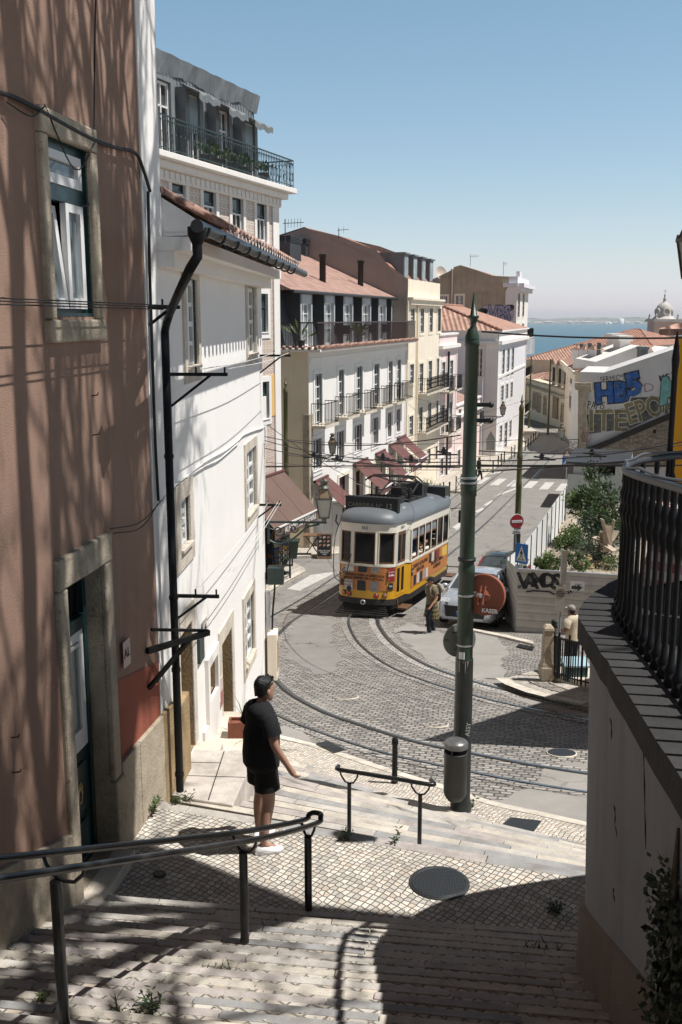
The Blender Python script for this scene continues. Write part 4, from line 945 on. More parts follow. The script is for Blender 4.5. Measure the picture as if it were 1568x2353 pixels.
for x0, x1 in ((228, 297), (370, 432), (484, 541), (595, 648), (693, 740), (770, 812)):
 h = H(fa, z4, x0, 492, x1, 780, -.9); a, b, d_ = h[0], h[1], min(h[3], zev - .12)
 mb = MB(); mb.box(a - .02, a + .16, -1.8, -.88, zr0, d_, fa); mb.box(b - .16, b + .02, -1.8, -.88, zr0, d_, fa); mb.box(a - .02, b + .02, -1.8, -.88, d_ - .42, d_, fa); dm = mb.build('dormer', pm('dormer_grey', '#a9acb0', .5), MH)
 mb = MB(); mb.box(a - .05, b + .05, -1.9, -.84, d_ + .001, d_ + .06, fa); mb.box(a - .045, a - .021, -1.9, -.9, zr0, d_, fa); mb.build('dormer_cheek', M['anthr'], dm)
 f = MB(); ring(f, fa, a + .22, b - .22, zr0 + .1, d_ - .48, .06, .06, .1, .06, -1.1, -1.04); m = (a + b) / 2; f.box(m - .05, m + .05, -1.1, -1.03, zr0, d_ - .42, fa)
 for z in (.8, 1.5): f.box(a + .16, b - .16, -1.1, -1.05, zr0 + z, zr0 + z + .04, fa)
 f.build('french_window', M['whitewood'], dm); p = MB(); p.box(a + .16, b - .16, -1.14, -1.12, zr0, d_ - .42, fa); p.build('pane', M['glass_sky'], dm)
rt = MB(); rt.add([fa(-.1, -.7, zev - .05), fa(La, -.7, zev - .05), fa(La, -7, zev + 2.75), fa(-.1, -7, zev + 2.75), fa(-.1, -12.5, zev + .4), fa(La, -12.5, zev + .4)], [(0, 1, 2, 3), (3, 2, 5, 4)])
rt.add([fa(-.1, -.7, zev - .05), fa(-.1, -7, zev + 2.75), fa(-.1, -12.5, zev - .05)], [(0, 1, 2)])
ro = rt.build('roof', M['tile2'], MH)
gt = MB(); gt.tube([fa(-.1, -.68, zev - .1), fa(La, -.68, zev - .1)], .08, 6); gt.build('gutter', M['anthr'], MH)
for x, tp, bt in ((361, 250, 425), (587, 287, 448)):
 o_ = -2.2; s, zt_ = fa.px(*z4(x, tp), o_); s, zb_ = fa.px(*z4(x, bt), o_); mb = MB(); mb.lathe([(.17, zb_ - .6), (.17, zt_ - .15), (.21, zt_ - .15), (.21, zt_)], fa(s, o_, 0), 10); mb.build('flue', M['black'], ro)
for x0, x1, tp, o_ in ((165, 214, 135, -5.2), (258, 300, 155, -6.4)):
 s0, zt_ = fa.px(*z4(x0, tp), o_); s1, _ = fa.px(*z4(x1, tp), o_); mb = MB(); mb.box(s0, s1 + .5, o_ - 1.2, o_, zev + 1, zt_ - .35, fa)
 for k in range(4): mb.box(s0 - .06, s1 + .56, o_ - 1.26, o_ + .06, zt_ - .34 + k * .09, zt_ - .29 + k * .09, fa)
 mb.build('chimney', M['anthr'], ro)
s0, zt_ = fa.px(*z4(440, 210), -6.0); mb = MB(); mb.box(s0 - .6, s0 + .9, -8.2, -5.8, zev + 1.5, zt_ - .35, fa)
for k in range(4): mb.box(s0 - .66, s0 + .96, -8.26, -5.74, zt_ - .34 + k * .09, zt_ - .29 + k * .09, fa)
mb.build('chimney', M['anthr'], ro)
for (ul, vl), (ur, vr), dr, lb in (((720, 1107), (749, 1096), 1.1, 'maroon awning over the small cafe at the near end of the long white house'), ((811, 1067), (841, 1055), 1.3, 'large maroon awning, nearest of the four in a row above the tram'), ((862, 1043), (878, 1036), 1.3, 'second maroon awning from the tram along the long white house'), ((893, 1024), (907, 1018), 1.2, 'third maroon awning from the tram, right behind the second'), ((912, 1008), (925, 1003), 1.2, 'farthest maroon awning of the row on the long white house')):
 s0, z0 = fa.px(ul, vl); s1, _ = fa.px(ur, vr); awning(fa, s0, max(s1, s0 + 1.9), z0, 1.5, dr, .32, M['awning2'], lb, 1)
# --- cream house beyond it, with brown party wall
fc = Fr(fa(La, 0, 0)[:2], d=(.31, 1)); Lc = (72.4 - 63.1) / fc.d.y
CH = thing('cream_house', 'cream house of four storeys with a brown-grey party wall rising over the terrace house', 'house', fc(5, -1, -12))
zpt = fc.px(935, 640)[1]; zpc = fc.px(935, 688)[1]
rows = [((862, 575, 882, 648), (925, 575, 942, 720), (963, 572, 977, 716), (990, 572, 1004, 712)), ((864, 910, 878, 1025), (923, 905, 941, 1080), (960, 892, 976, 1062), (988, 882, 1001, 1050)), ((860, 1222, 874, 1342), (919, 1168, 936, 1312), (952, 1150, 970, 1300), (984, 1142, 998, 1290)), ((870, 1500, 882, 1560), (925, 1440, 940, 1540), (955, 1430, 970, 1520), (985, 1420, 997, 1500))]
hs = []
for r_ in rows:
 for i, w_ in enumerate(r_):
  h = list(H(fc, z4, *w_)); s = .75 + i * 2.75; h[0], h[1] = s, s + 1.15; hs.append(tuple(h))
mb = MB(); wallgrid(mb, fc, 0, Lc, -13, zpt, hs, rec=.2); mb.mi = 1
P_ = [(0, -13), (0, zpt)]; prof = [fc.px(u, v) for u, v in ()]
pw = [(-.02, zpt - .3), (-.02, 2.3), (1.3, 3.2), (2.0, 4.05), (4.4, 4.95), (6.7, 5.5), (8.2, 5.1), (14, 3.6), (14, -13), (-.02, -13)]
mb.poly([fc(0.0, -o_, z) for o_, z in pw]); mb.poly([fc(Lc, -o_, z) for o_, z in pw]); mb.build('wall', [M['cream2'], M['taupe']], CH)
mb = MB(); mb.add([fc(-.05, -1.3, 3.25), fc(Lc, -1.3, 3.25), fc(Lc, -6.7, 5.55), fc(-.05, -6.7, 5.55), fc(Lc, -14, 3.6), fc(-.05, -14, 3.6), fc(-.05, -.2, 2.0), fc(Lc, -.2, 2.0)], [(0, 1, 2, 3), (3, 2, 4, 5), (6, 7, 1, 0)]); ro = mb.build('roof', M['tile4'], CH)
for k in range(4):
 s = 1.0 + k * 2.5; mb = MB(); mb.box(s, s + 1.2, -2.2, -.5, zpt - .1, zpt + 1.55, fc); mb.box(s - .12, s + 1.32, -2.3, -.38, zpt + 1.55, zpt + 1.65, fc); dm = mb.build('dormer', M['lead'], CH); f = MB(); f.box(s + .15, s + 1.05, -.52, -.48, zpt + .1, zpt + 1.4, fc); f.build('pane', M['glass_sky'], dm)
for i, h in enumerate(hs): 
 window(CH, fc, h, rec=.1, sur=.18, sp=.03, sm=M['cream2'], fm=M['whitewood'], nx=2, nz=3, frame2=M['greenwood'], sill=False)
for r_ in (1, 2): h = hs[r_ * 4 + 1]; balcony(CH, fc, h[0] - .4, hs[r_ * 4 + 3][1] + .3, h[2], .65, 1.0, fancy=True)
mb = MB(); mb.box(-.05, Lc + .1, -.02, .25, zpc - .3, zpc, fc); mb.box(-.08, Lc + .15, -.02, .38, zpc + .002, zpc + .14, fc); mb.box(-.12, .3, -.02, .05, -13, zpc - .32, fc); mb.box(2.6, 2.75, -.02, .06, -13, zpc - .32, fc); mb.build('cornice', M['cream2'], CH)
mb = MB(); mb.tube([fc(-.35, .12, -12.5), fc(-.35, .12, zpc - .1)], .06, 6); mb.tube([fc(2.45, .12, -12.5), fc(2.45, .12, zpc - .1)], .05, 6); mb.build('drainpipe', M['cream2'], CH)
# --- narrow pink house
fp = Fr(fc(Lc, 0, 0)[:2], d=(.31, 1)); Lp = 6.9
PH = thing('pink_house', 'narrow pale pink house with flat parapet and small balconies', 'house', fp(3, -1, -12))
zp_ = fp.px(1005, 772)[1]; zq = fp.px(1005, 795)[1]
hs = []
for tp, bt in ((900, 1075), (1160, 1330), (1480, 1580)):
 for k in range(2): h = list(H(fp, z4, 1033, tp, 1056, bt)); h[0] = 1.1 + k * 3.0; h[1] = h[0] + 1.25; hs.append(tuple(h))
mb = MB(); wallgrid(mb, fp, 0, Lp, -13.5, zp_, hs, rec=.2); body(mb, fp, 0, Lp, -13.5, zp_, 9); mb.build('wall', M['pink'], PH)
for h in hs: window(PH, fp, h, rec=.1, sur=.2, sp=.03, sm=M['white2'], fm=M['whitewood'], nx=2, nz=4, frame2=M['greenwood'], sill=False)
for h in hs[:4]: balcony(PH, fp, h[0] - .4, h[1] + .4, h[2], .7, 1.0)
mb = MB(); mb.box(-.05, Lp + .1, -.02, .3, zq - .25, zq, fp); mb.box(-.05, Lp + .1, -.3, .1, zp_ + .002, zp_ + .15, fp); mb.box(0, .35, -.02, .05, -13, zq - .26, fp); mb.box(Lp - .3, Lp, -.02, .05, -13, zq - .26, fp); mb.build('cornice', M['white2'], PH)
mb = MB(); mb.tube([fp(3.0, .14, -12), fp(3.0, .14, zq - .5)], .09, 6); mb.build('drainpipe', M['black'], PH)
mb = MB(); mb.add([fp(0, -1, zp_ + .1), fp(Lp, -1, zp_ + .1), fp(Lp, -5, zp_ + 1.2), fp(0, -5, zp_ + 1.2), fp(Lp, -9, zp_), fp(0, -9, zp_)], [(0, 1, 2, 3), (3, 2, 4, 5)]); mb.build('roof', M['tile4'], PH)
fl = Fr(fp(Lp, 0, 0)[:2], d=(.33, 1)); Ll = 10.5
LH = thing('low_pink_house', 'low pale pink house with sloped parapet, half hidden by the green pole', 'house', fl(3, -1, -12))
zl = fl.px(1105, 912)[1]; hs = []
for tp, bt in ((1165, 1290), (1400, 1540)):
 for k in range(3): h = list(H(fl, z4, 1190, tp, 1206, bt)); h[0] = 1.0 + k * 3.1; h[1] = h[0] + 1.2; hs.append(tuple(h))
mb = MB(); wallgrid(mb, fl, 0, Ll, -14, zl, hs, rec=.2); body(mb, fl, 0, Ll, -14, zl, 9, top=False); mb.poly([fl(0, 0, zl), fl(0, -3.6, zl + 1.9), fl(0, -9, zl + 1.9), fl(0, -9, zl)]); mb.build('wall', M['pink'], LH)
for h in hs: window(LH, fl, h, rec=.1, sur=.2, sp=.03, sm=M['white2'], fm=M['whitewood'], nx=2, nz=3, frame2=M['greenwood'], sill=False)
for h in hs[1:3]: balcony(LH, fl, h[0] - .4, h[1] + .4, h[2], .7, 1.0)
mb = MB(); mb.box(-.05, Ll, -.02, .3, zl - .9, zl - .65, fl); mb.box(-.05, Ll, -.2, .12, zl + .002, zl + .14, fl); mb.build('cornice', M['white2'], LH)
mb = MB(); mb.add([fl(0.1, -.3, zl - .3), fl(Ll, -.3, zl - .3), fl(Ll, -4.5, zl + 1.4), fl(.1, -4.5, zl + 1.4), fl(Ll, -9, zl), fl(.1, -9, zl)], [(0, 1, 2, 3), (3, 2, 4, 5)]); mb.build('roof', M['tile2'], LH)
# --- grey-white corner house with hipped tile roof
g0, g1 = at(1142, 900, 91.0), at(1206, 880, 116.0)
fg = Fr((g0.x, g0.y), (g1.x, g1.y)); Lg = fg.L
GH = thing('corner_house', 'grey-white corner house with hipped clay-tile roof and tall sash windows', 'house', fg(8, -1, -13))
zg1 = fg.px(*z7(612, 815))[1]; zg2 = fg.px(*z7(612, 900))[1]
hs = [H(fg, z7, *w_) for w_ in ((643, 985, 666, 1250), (691, 975, 714, 1245), (736, 967, 758, 1230), (631, 1340, 656, 1490), (679, 1322, 701, 1470), (726, 1306, 746, 1455), (617, 1732, 641, 1900), (664, 1702, 691, 1985), (714, 1682, 734, 1845))]
mb = MB(); wallgrid(mb, fg, 0, Lg, -17, zg1, hs, rec=.25)
fs_ = Fr(fg(0, -13, 0)[:2], fg(0, 0, 0)[:2]); gw = H(fs_, z7, 390, 985, 447, 1270)
wallgrid(mb, fs_, 0, fs_.L, -17, zg1, [gw], rec=.25); mb.quad(fg(Lg, 0, -17), fg(Lg, -13, -17), fg(Lg, -13, zg1), fg(Lg, 0, zg1)); mb.build('wall', M['grey'], GH)
for h in hs: window(GH, fg, h, rec=.1, sur=.22, sp=.03, sm=M['white2'], fm=M['whitewood'], nx=2, nz=4, frame2=M['darkmetal'], sill=False)
window(GH, fs_, gw, rec=.1, sur=.3, sp=.03, sm=M['cream2'], fm=M['whitewood'], nx=2, nz=4, split=.7, frame2=M['redwood'])
mb = MB()
for F_, L_ in ((fg, Lg), (fs_, fs_.L)):
 mb.box(-.1, L_ + .12, -.02, .35, zg2 - .35, zg2, F_); mb.box(-.1, L_ + .05, -.02, .1, zg2 + .002, zg1, F_); mb.box(-.1, L_ + .2, -.02, .3, zg1 + .002, zg1 + .15, F_)
 zz = F_.px(*z7(600, 1265))[1] if F_ is fg else fg.px(*z7(600, 1265))[1]; mb.box(-.02, L_, -.02, .08, zz - .12, zz + .12, F_)
mb.box(-.05, .9, -.02, .06, -17, zg2 - .36, fg); mb.box(Lg - .5, Lg, -.02, .06, -17, zg2 - .36, fg); mb.box(fs_.L - 1.1, fs_.L + .05, -.02, .06, -17, zg2 - .36, fs_); mb.build('cornice', M['white2'], GH)
mb = MB(); rz = fg.px(*z7(225, 598), -7)[1]
A = [fg(-.2, .25, zg1 + .15), fg(Lg + .2, .25, zg1 + .15), fg(Lg + .2, -13.2, zg1 + .15), fg(-.2, -13.2, zg1 + .15), fg(6.0, -6.5, zg1 + 2.5), fg(Lg - 6, -6.5, zg1 + 2.5)]
mb.add(A, [(0, 1, 5, 4), (1, 2, 5), (2, 3, 4, 5), (3, 0, 4)]); ro = mb.build('roof', M['tile3'], GH)
mb = MB(); mb.tube([A[4], A[0]], .18, 6); mb.tube([A[4], A[5]], .18, 6); mb.tube([A[4], A[3]], .18, 6); mb.build('ridge_tiles', M['tile4'], ro)
mb = MB(); mb.tube([fs_(fs_.L - 1.3, .12, -16), fs_(fs_.L - 1.3, .12, zg2)], .09, 6); mb.build('drainpipe', M['grey'], GH)
# --- tall house with the painted gable
v0, v1 = at(1185, 780, 119), at(1211, 780, 131)
fv = Fr((v0.x, v0.y), (v1.x, v1.y)); Lv = fv.L
VH = thing('gable_house', 'tall house with stained brown gable wall bearing bubble-letter graffiti', 'house', fv(5, -1, -14))
fq = Fr(fv(0, -34, 0)[:2], fv(0, 0, 0)[:2]); Lq = fq.L
pz = lambda x, y: fq.px(*z7(x, y))
zpar = pz(770, 262)[1]; zcor = pz(770, 330)[1]
hs = [H(fv, z7, *w_) for w_ in ((796, 430, 818, 665), (844, 435, 862, 660), (790, 735, 812, 870), (838, 730, 856, 860), (812, 1085, 835, 1240), (805, 1450, 828, 1600), (790, 1740, 815, 1890))]
mb = MB(); wallgrid(mb, fv, 0, Lv, -18, zpar - .3, hs, rec=.25); mb.quad(fv(Lv, 0, -18), fv(Lv, -14, -18), fv(Lv, -14, zpar), fv(Lv, 0, zpar)); mb.mi = 1
gws = [H(fq, z7, 20, 460, 98, 578), H(fq, z7, 188, 455, 254, 573)]
sA = pz(680, 400)[0]
zf_ = gws[0][2] - 1; zt_ = gws[0][3] + .5
wallgrid(mb, fq, 0, sA, -18, zt_, gws, rec=.25)
top = [pz(*q) for q in ((722, 320), (722, 264), (545, 255), (390, 200), (230, 150), (162, 170), (162, 190), (140, 200), (0, 270), (-150, 330))]
mb.poly([fq(sA, 0, zt_)] + [fq(s, 0, z) for s, z in top] + [fq(top[-1][0], 0, zt_)])
mb.mi = 0; mb.quad(fq(sA, 0, -18), fq(Lq, 0, -18), fq(Lq, 0, zcor), fq(sA, 0, zcor)); mb.build('wall', [M['white2'], M['taupe2']], VH)
for h in hs: window(VH, fv, h, rec=.1, sur=.2, sp=.03, sm=M['cream2'], fm=M['whitewood'], nx=2, nz=4, frame2=M['greenwood'], sill=False)
for h in gws: window(VH, fq, h, rec=.1, sur=.25, sp=.03, sm=M['cream2'], fm=M['whitewood'], nx=4, nz=2, frame2=M['redwood'])
for i in (2, 4, 5, 6): balcony(VH, fv, hs[i][0] - .5, Lv - .4, hs[i][2], .9, 1.05)
mb = MB(); mb.box(-.1, Lv + .2, -.1, .5, zcor - .9, zcor - .45, fv); mb.box(-.15, Lv + .4, -.1, .8, zcor - .448, zcor, fv); mb.box(sA - .3, Lq + .1, -.1, .4, zcor - .448, zcor, fq); mb.box(pz(722, 0)[0], Lq, -.6, .05, zcor + .002, zpar, fq); mb.box(0, Lv, -.6, .05, zcor + .003, zpar - .02, fv); mb.box(3, 5, -.5, -.1, zpar - .02, zpar + .7, fv); mb.build('parapet', M['grey'], VH)
mb = MB(); s_, _ = pz(143, 400); mb.tube([fq(s_, .12, zf_ - 4), fq(s_, .12, pz(143, 190)[1])], .14, 6); mb.build('drainpipe', M['taupe'], VH)
mb = MB(); mb.add([fq(s, 0, z) for s, z in top] + [fq(s, -12, z) for s, z in top], [(i, i + 1, len(top) + i + 1, len(top) + i) for i in range(len(top) - 1)]); mb.build('roof', M['tile4'], VH)
# --- far end of the street and the river bank
def graff(s, size, fr, zf, x, y, root, fill, line, tilt=0.0, bold=.05, sx=1.0, o=.01, ow=None):
 """spray-painted lettering lying flat on the wall: dark outline with the fill over it"""
 u, v = zf(x, y); s0, z0 = fr.px(u, v); d = fr.d * cos(tilt) + V((0, 0, sin(tilt))); up = V((0, 0, cos(tilt))) - fr.d * sin(tilt)
 if line is not None: text(s, size, line, root, fr(s0, o, z0), d, up, .004, bold=bold + (ow or size * .035), sx=sx, name='graffiti_outline')
 return text(s, size, fill, root, fr(s0, o + .006, z0), d, up, .004, bold=bold, sx=sx, name='graffiti')
spray = lambda n, c, v_=.2: pm(n, c, .8, v_ + .1, 2.2, dirt=.65, dcol=(.26, .25, .23), dscale=3.5)
g_blk = spray('black_spray', (.02, .02, .024)); g_lil = spray('lilac_spray', '#9d95b0', .2); g_blue = spray('blue_spray', '#2a5a9e', .3); g_kha = spray('khaki_spray', '#7d7350', .35); g_teal = spray('teal_spray', '#6fa9a5'); g_red = spray('red_spray', '#8a4a52'); g_gry = spray('grey_spray', '#5d5f5b', .4); g_wht = spray('white_spray', '#cfcac4')
mb = MB()
s0, z0 = pz(430, 640); 
pts = [fq(*(lambda q: (q[0], .008, q[1]))(pz(x, y))) for x, y in catmull([(425, 600, 0), (480, 555, 0), (560, 548, 0), (700, 548, 0), (755, 575, 0), (762, 650, 0), (735, 700, 0), (640, 690, 0), (520, 690, 0), (440, 670, 0)], 3) for x, y in [(x, y)]] if False else [fq(*(lambda q: (q[0], .008, q[1]))(pz(q_.x, q_.y))) for q_ in catmull([(425, 600, 0), (480, 555, 0), (560, 548, 0), (700, 548, 0), (755, 575, 0), (762, 650, 0), (735, 700, 0), (640, 690, 0), (520, 690, 0), (440, 670, 0), (425, 610, 0)], 3)]
mb.poly(pts); mb.build('graffiti_backing', spray('pale_lilac', '#b9b2bd'), VH)
graff('VPS', 2.5, fq, z7, 620, 640, VH, g_lil, g_blk, bold=.07, sx=.66, o=.016, ow=.10)
for x, y, r_ in ((447, 622, .55), (478, 602, .3), (476, 665, .25), (489, 668, .3), (735, 570, .35)): s, z = pz(x, y); mb = MB(); mb.lathe([(r_, 0), (r_, .01)], fq(s, .012, z), 10, fq.n); mb.build('graffiti', g_blk, VH)
graff('SEL', .8, fq, z7, 737, 745, VH, g_blk, None, bold=.01, sx=.6)
def block(name, label, cat, p, q, z0, z1, back, wall, roofm, rise, hs=(), wkw=None, over=.3, cornice=None, o0=0):
 fr = Fr(p, q); L = fr.L; root = thing(name, label, cat, fr(L / 2, -1, z0 + 3)); holes = [h(fr) if callable(h) else h for h in hs]
 mb = MB(); wallgrid(mb, fr, 0, L, z0, z1, holes, rec=.2); body(mb, fr, 0, L, z0, z1, back, top=False); mb.build('wall', wall, root)
 mb = MB(); om = -back / 2; A = [fr(-over, over, z1 + .02), fr(L + over, over, z1 + .02), fr(L + over, -back - over, z1 + .02), fr(-over, -back - over, z1 + .02)]
 hip = min(back / 2, L / 2.2); e, f = fr(hip, om, z1 + rise), fr(L - hip, om, z1 + rise); mb.add(A + [e, f], [(0, 1, 5, 4), (1, 2, 5), (2, 3, 4, 5), (3, 0, 4)])
 ro = mb.build('roof', roofm, root)
 mb = MB(); mb.tube([A[0], e], .14, 6); mb.tube([e, f], .14, 6); mb.tube([f, A[1]], .14, 6); mb.build('ridge_tiles', M['tile4'], ro)
 mb = MB(); mb.box(-.1, L + .1, -.05, .22, z1 - .4, z1, fr); mb.build('cornice', cornice or wall, root)
 for h in holes: window(root, fr, h, **(wkw or dict(rec=.1, sur=.2, sp=.03, sm=M['cream2'], nx=2, nz=2, sill=False)))
 return root, fr, L
P6 = lambda x, y, Y: at(*z6(x, y), Y)
a, b = P6(300, 800, 168), P6(800, 800, 160); zt_ = P6(500, 786, 165).z
hall, fh, _ = block('long_hall', 'long low hall with a pantile roof closing the far end of the street', 'building', a[:2], b[:2], -40, zt_, 13, M['cream'], M['tile3'], P6(500, 660, 172).z - zt_)
a, b = P6(720, 665, 186), P6(1320, 640, 178); zt_ = P6(1000, 668, 180).z
block('hipped_hall', 'large hall with a hipped brown tile roof in front of the river', 'building', a[:2], b[:2], -45, zt_, 24, M['cream2'], M['tile4'], P6(1000, 537, 192).z - zt_)
a, b = P6(322, 1000, 152), P6(634, 1000, 128); fr = Fr(a[:2], b[:2]); L = fr.L
SR = thing('shop_row', 'low stone shop row with parapet and tiled dormers at the far bend', 'shop', fr(L / 2, -1, -15))
hs = [H(fr, z6, *w_) for w_ in ((368, 1060, 395, 1190), (405, 1070, 430, 1215), (455, 1090, 475, 1235), (530, 1090, 572, 1270), (595, 1150, 612, 1290))]
zp_ = fr.px(*z6(480, 985))[1]
mb = MB(); wallgrid(mb, fr, 0, L, -24, zp_, hs, rec=.5); body(mb, fr, 0, L, -24, zp_, 10); mb.build('wall', M['cream'], SR)
mb = MB(); mb.box(-.1, L, -.05, .4, zp_ - 1.0, zp_ - .7, fr); mb.box(-.1, L, -.05, .25, zp_ - .02, zp_ + .2, fr); mb.build('parapet', M['stone'], SR)
for h in hs: f = MB(); ring(f, fr, *h, .3, .3, 0, .3, -.02, .06); dd_ = f.build('door', M['stone'], SR); f = MB(); f.box(h[0], h[1], -.6, -.52, h[2], h[3], fr); f.build('door_leaf', M['redwood'], dd_)
mb = MB(); mb.add([fr(0, -2, zp_ + .2), fr(L, -2, zp_ + .2), fr(L, -7, zp_ + 3.2), fr(0, -7, zp_ + 3.2)], [(0, 1, 2, 3)]); ro = mb.build('roof', M['tile3'], SR)
for x0, x1 in ((475, 492), (522, 540), (568, 588), (612, 628)):
 s0 = fr.px(*z6(x0, 920))[0]; s1 = fr.px(*z6(x1, 920))[0]; mb = MB(); mb.box(s0 - .5, s1 + .5, -3.2, -.9, zp_, zp_ + 2.9, fr); dm = mb.build('dormer', M['cream'], SR); f = MB(); f.box(s0, s1, -.91, -.86, zp_ + .5, zp_ + 2.4, fr); f.build('pane', M['dark'], dm)
 mb = MB(); m = (s0 + s1) / 2; mb.add([fr(s0 - .8, -.6, zp_ + 2.85), fr(m, -.6, zp_ + 3.6), fr(s1 + .8, -.6, zp_ + 2.85), fr(s0 - .8, -4.5, zp_ + 2.85), fr(m, -4.5, zp_ + 3.6), fr(s1 + .8, -4.5, zp_ + 2.85)], [(0, 1, 4, 3), (1, 2, 5, 4), (0, 2, 1)]); mb.build('dormer_roof', M['tile3'], dm)
a, b = P6(300, 1000, 166), P6(352, 1000, 156); block('yellow_end_house', 'narrow dull yellow house wall left of the shop row at the bend', 'house', a[:2], b[:2], -24, P6(330, 935, 160).z, 6, M['ochre'], M['tile3'], 1.0)
a, b = P6(632, 900, 121), P6(750, 900, 96); fr = Fr(a[:2], b[:2]); L = fr.L
DH = thing('dormer_house', 'cream house with three white dormers and tall stone-framed windows right of the far bend', 'house', fr(L / 2, -1, -14))
zc_ = fr.px(*z6(640, 790))[1]
hs = [H(fr, z6, *w_) for w_ in ((669, 882, 696, 993), (660, 1096, 690, 1206), (724, 1115, 742, 1225), (736, 890, 748, 990))]
mb = MB(); wallgrid(mb, fr, 0, L, -22, zc_, hs, rec=.3); body(mb, fr, 0, L, -22, zc_, 12, top=False); mb.build('wall', M['cream2'], DH)
for h in hs: window(DH, fr, h, rec=.15, sur=.4, sp=.04, sm=M['stone_clean'], nx=2, nz=2, sill=False, frame2=M['greenwood'])
mb = MB(); mb.box(-.2, L + .1, -.05, .5, zc_ - 1.0, zc_ - .3, fr); mb.box(-.3, L + .1, -.05, .7, zc_ - .298, zc_, fr); mb.build('cornice', M['cream2'], DH)
mb = MB(); mb.add([fr(-.3, .5, zc_ + .02), fr(L + 1, .5, zc_ + .02), fr(L + 1, -3.5, zc_ + 1.7), fr(-.3, -3.5, zc_ + 1.7), fr(-.3, -9, zc_), fr(L + 1, -9, zc_)], [(0, 1, 2, 3), (3, 2, 5, 4), (0, 3, 4)]); ro = mb.build('roof', M['tile3'], DH)
for k, (x0, x1) in enumerate(((741, 769), (804, 835), (880, 908))):
 c_ = P6((x0 + x1) / 2, 740, 104 - k * 4); wd = (x1 - x0) * .2857 / 2303 * 104 / 2; mb = MB(); mb.box(c_.x - wd - .12, c_.x + wd + .18, c_.y, c_.y + 3, c_.z - .6, c_.z + .42); dm = mb.build('dormer', M['white2'], DH); f = MB(); f.box(c_.x - wd, c_.x + wd, c_.y - .08, c_.y - .02, c_.z - 1.1, c_.z + 1.1); f.build('pane', M['glass'], dm)
 mb = MB(); mb.add([(c_.x - wd - .3, c_.y - .2, c_.z + .43), (c_.x + wd + .35, c_.y - .2, c_.z + .43), (c_.x + wd * .5, c_.y + 1.2, c_.z + .85), (c_.x - wd * .5, c_.y + 1.2, c_.z + .85), (c_.x + wd + .35, c_.y + 3, c_.z + .43), (c_.x - wd - .3, c_.y + 3, c_.z + .43)], [(0, 1, 2, 3), (1, 4, 2), (0, 3, 5), (3, 2, 4, 5)]); mb.build('dormer_roof', M['tile3'], dm)
Yw = 92.0; W6 = lambda x, y, dy=0: P6(x, y, Yw + dy)
WG = thing('white_gabled_house', 'white gabled house with tiled roof strips and square white chimneys behind the graffiti wall', 'house', W6(1100, 1000))
mb = MB(); out = [W6(850, 835), W6(872, 800), W6(1225, 668), W6(1362, 728), W6(1560, 690)] ; pl_ = out + [V((out[-1].x, Yw, -20)), V((out[0].x, Yw, -20))]; mb.prism(pl_, (0, 8, 0)); mb.build('wall', M['white2'], WG)
mb = MB(); mb.add([W6(1110, 724, 2), W6(1445, 712, 2), W6(1418, 672, 8), W6(1150, 660, 8)], [(0, 1, 2, 3)]); mb.build('roof', M['tile3'], WG)
for x0, x1, y0, y1, dy in ((1012, 1098, 615, 664, 12), (1072, 1146, 632, 716, 3), ):
 p, q = W6(x0, y0, dy), W6(x1, y1, dy); mb = MB(); mb.box(p.x, q.x, p.y, p.y + 2.5, q.z - 2, p.z); mb.box(p.x - .2, q.x + .2, p.y - .2, p.y + 2.7, p.z + .002, p.z + .5); mb.build('chimney', M['white2'], WG)
p, q = W6(1230, 700, -1), W6(1275, 785, -1); mb = MB(); mb.box(p.x, q.x, p.y - .5, p.y + .9, q.z, p.z); mb.box(p.x - .1, q.x + .1, p.y - .6, p.y + .85, p.z + .002, p.z + .25); mb.build('chimney', M['lead'], WG)
CT = P6(1412, 560, 215); CW = thing('church_tower', 'domed stone church bell tower with cross against the river', 'church tower', (CT.x, CT.y, -20)); k6 = .2857 / 2303 * 215 / .985
hw_ = 95 * k6; zb_, zc_ = P6(1412, 660, 215).z, P6(1412, 478, 215).z
fr = Fr((CT.x - hw_, CT.y - hw_), (CT.x + hw_, CT.y - hw_)); bell = (hw_ - 1.55, hw_ - .45, P6(1412, 640, 215).z, P6(1412, 545, 215).z)
mb = MB(); wallgrid(mb, fr, 0, 2 * hw_, -40, zc_, [bell], rec=1.5); body(mb, fr, 0, 2 * hw_, -40, zc_, 2 * hw_); tw_ = mb.build('wall', pm('pinkish_church_stone', '#c0aaa0', .85, .1, .3, dirt=.35, dcol=(.3, .25, .22), dscale=.4), CW)
mb = MB(); mb.lathe([(.55, 0), (.55, .5)], fr((bell[0] + bell[1]) / 2, -1.4, bell[3]), 16, fr.n); mb.box(bell[0], bell[1], -1.6, -1.52, bell[2], bell[3], fr); mb.build('belfry_opening', M['dark'], CW)
stc = pm('weathered_dome_stone', '#b9b4ae', .8, .12, .3, dirt=.5, dcol=(.25, .24, .22), dscale=.5)
mb = MB(); mb.box(CT.x - hw_ - .45, CT.x + hw_ + .45, CT.y - hw_ - .45, CT.y + hw_ + .45, zc_, zc_ + .4); mb.box(CT.x - hw_ - .3, CT.x + hw_ + .3, CT.y - hw_ - .3, CT.y + hw_ + .3, zc_ + .402, zc_ + .6); mb.build('cornice', stc, CW)
u = 1.0; zd = zc_ + .6; mb = MB(); mb.lathe([(a_ * k6, b_ * k6) for a_, b_ in ((90, 0), (74, 12), (64, 28), (62, 60), (61, 76), (54, 96), (40, 112), (22, 124), (12, 128), (10, 146), (14, 150), (7, 158), (5, 172), (8, 178), (2, 190), (1.2, 226))], (CT.x, CT.y, zd), 20)
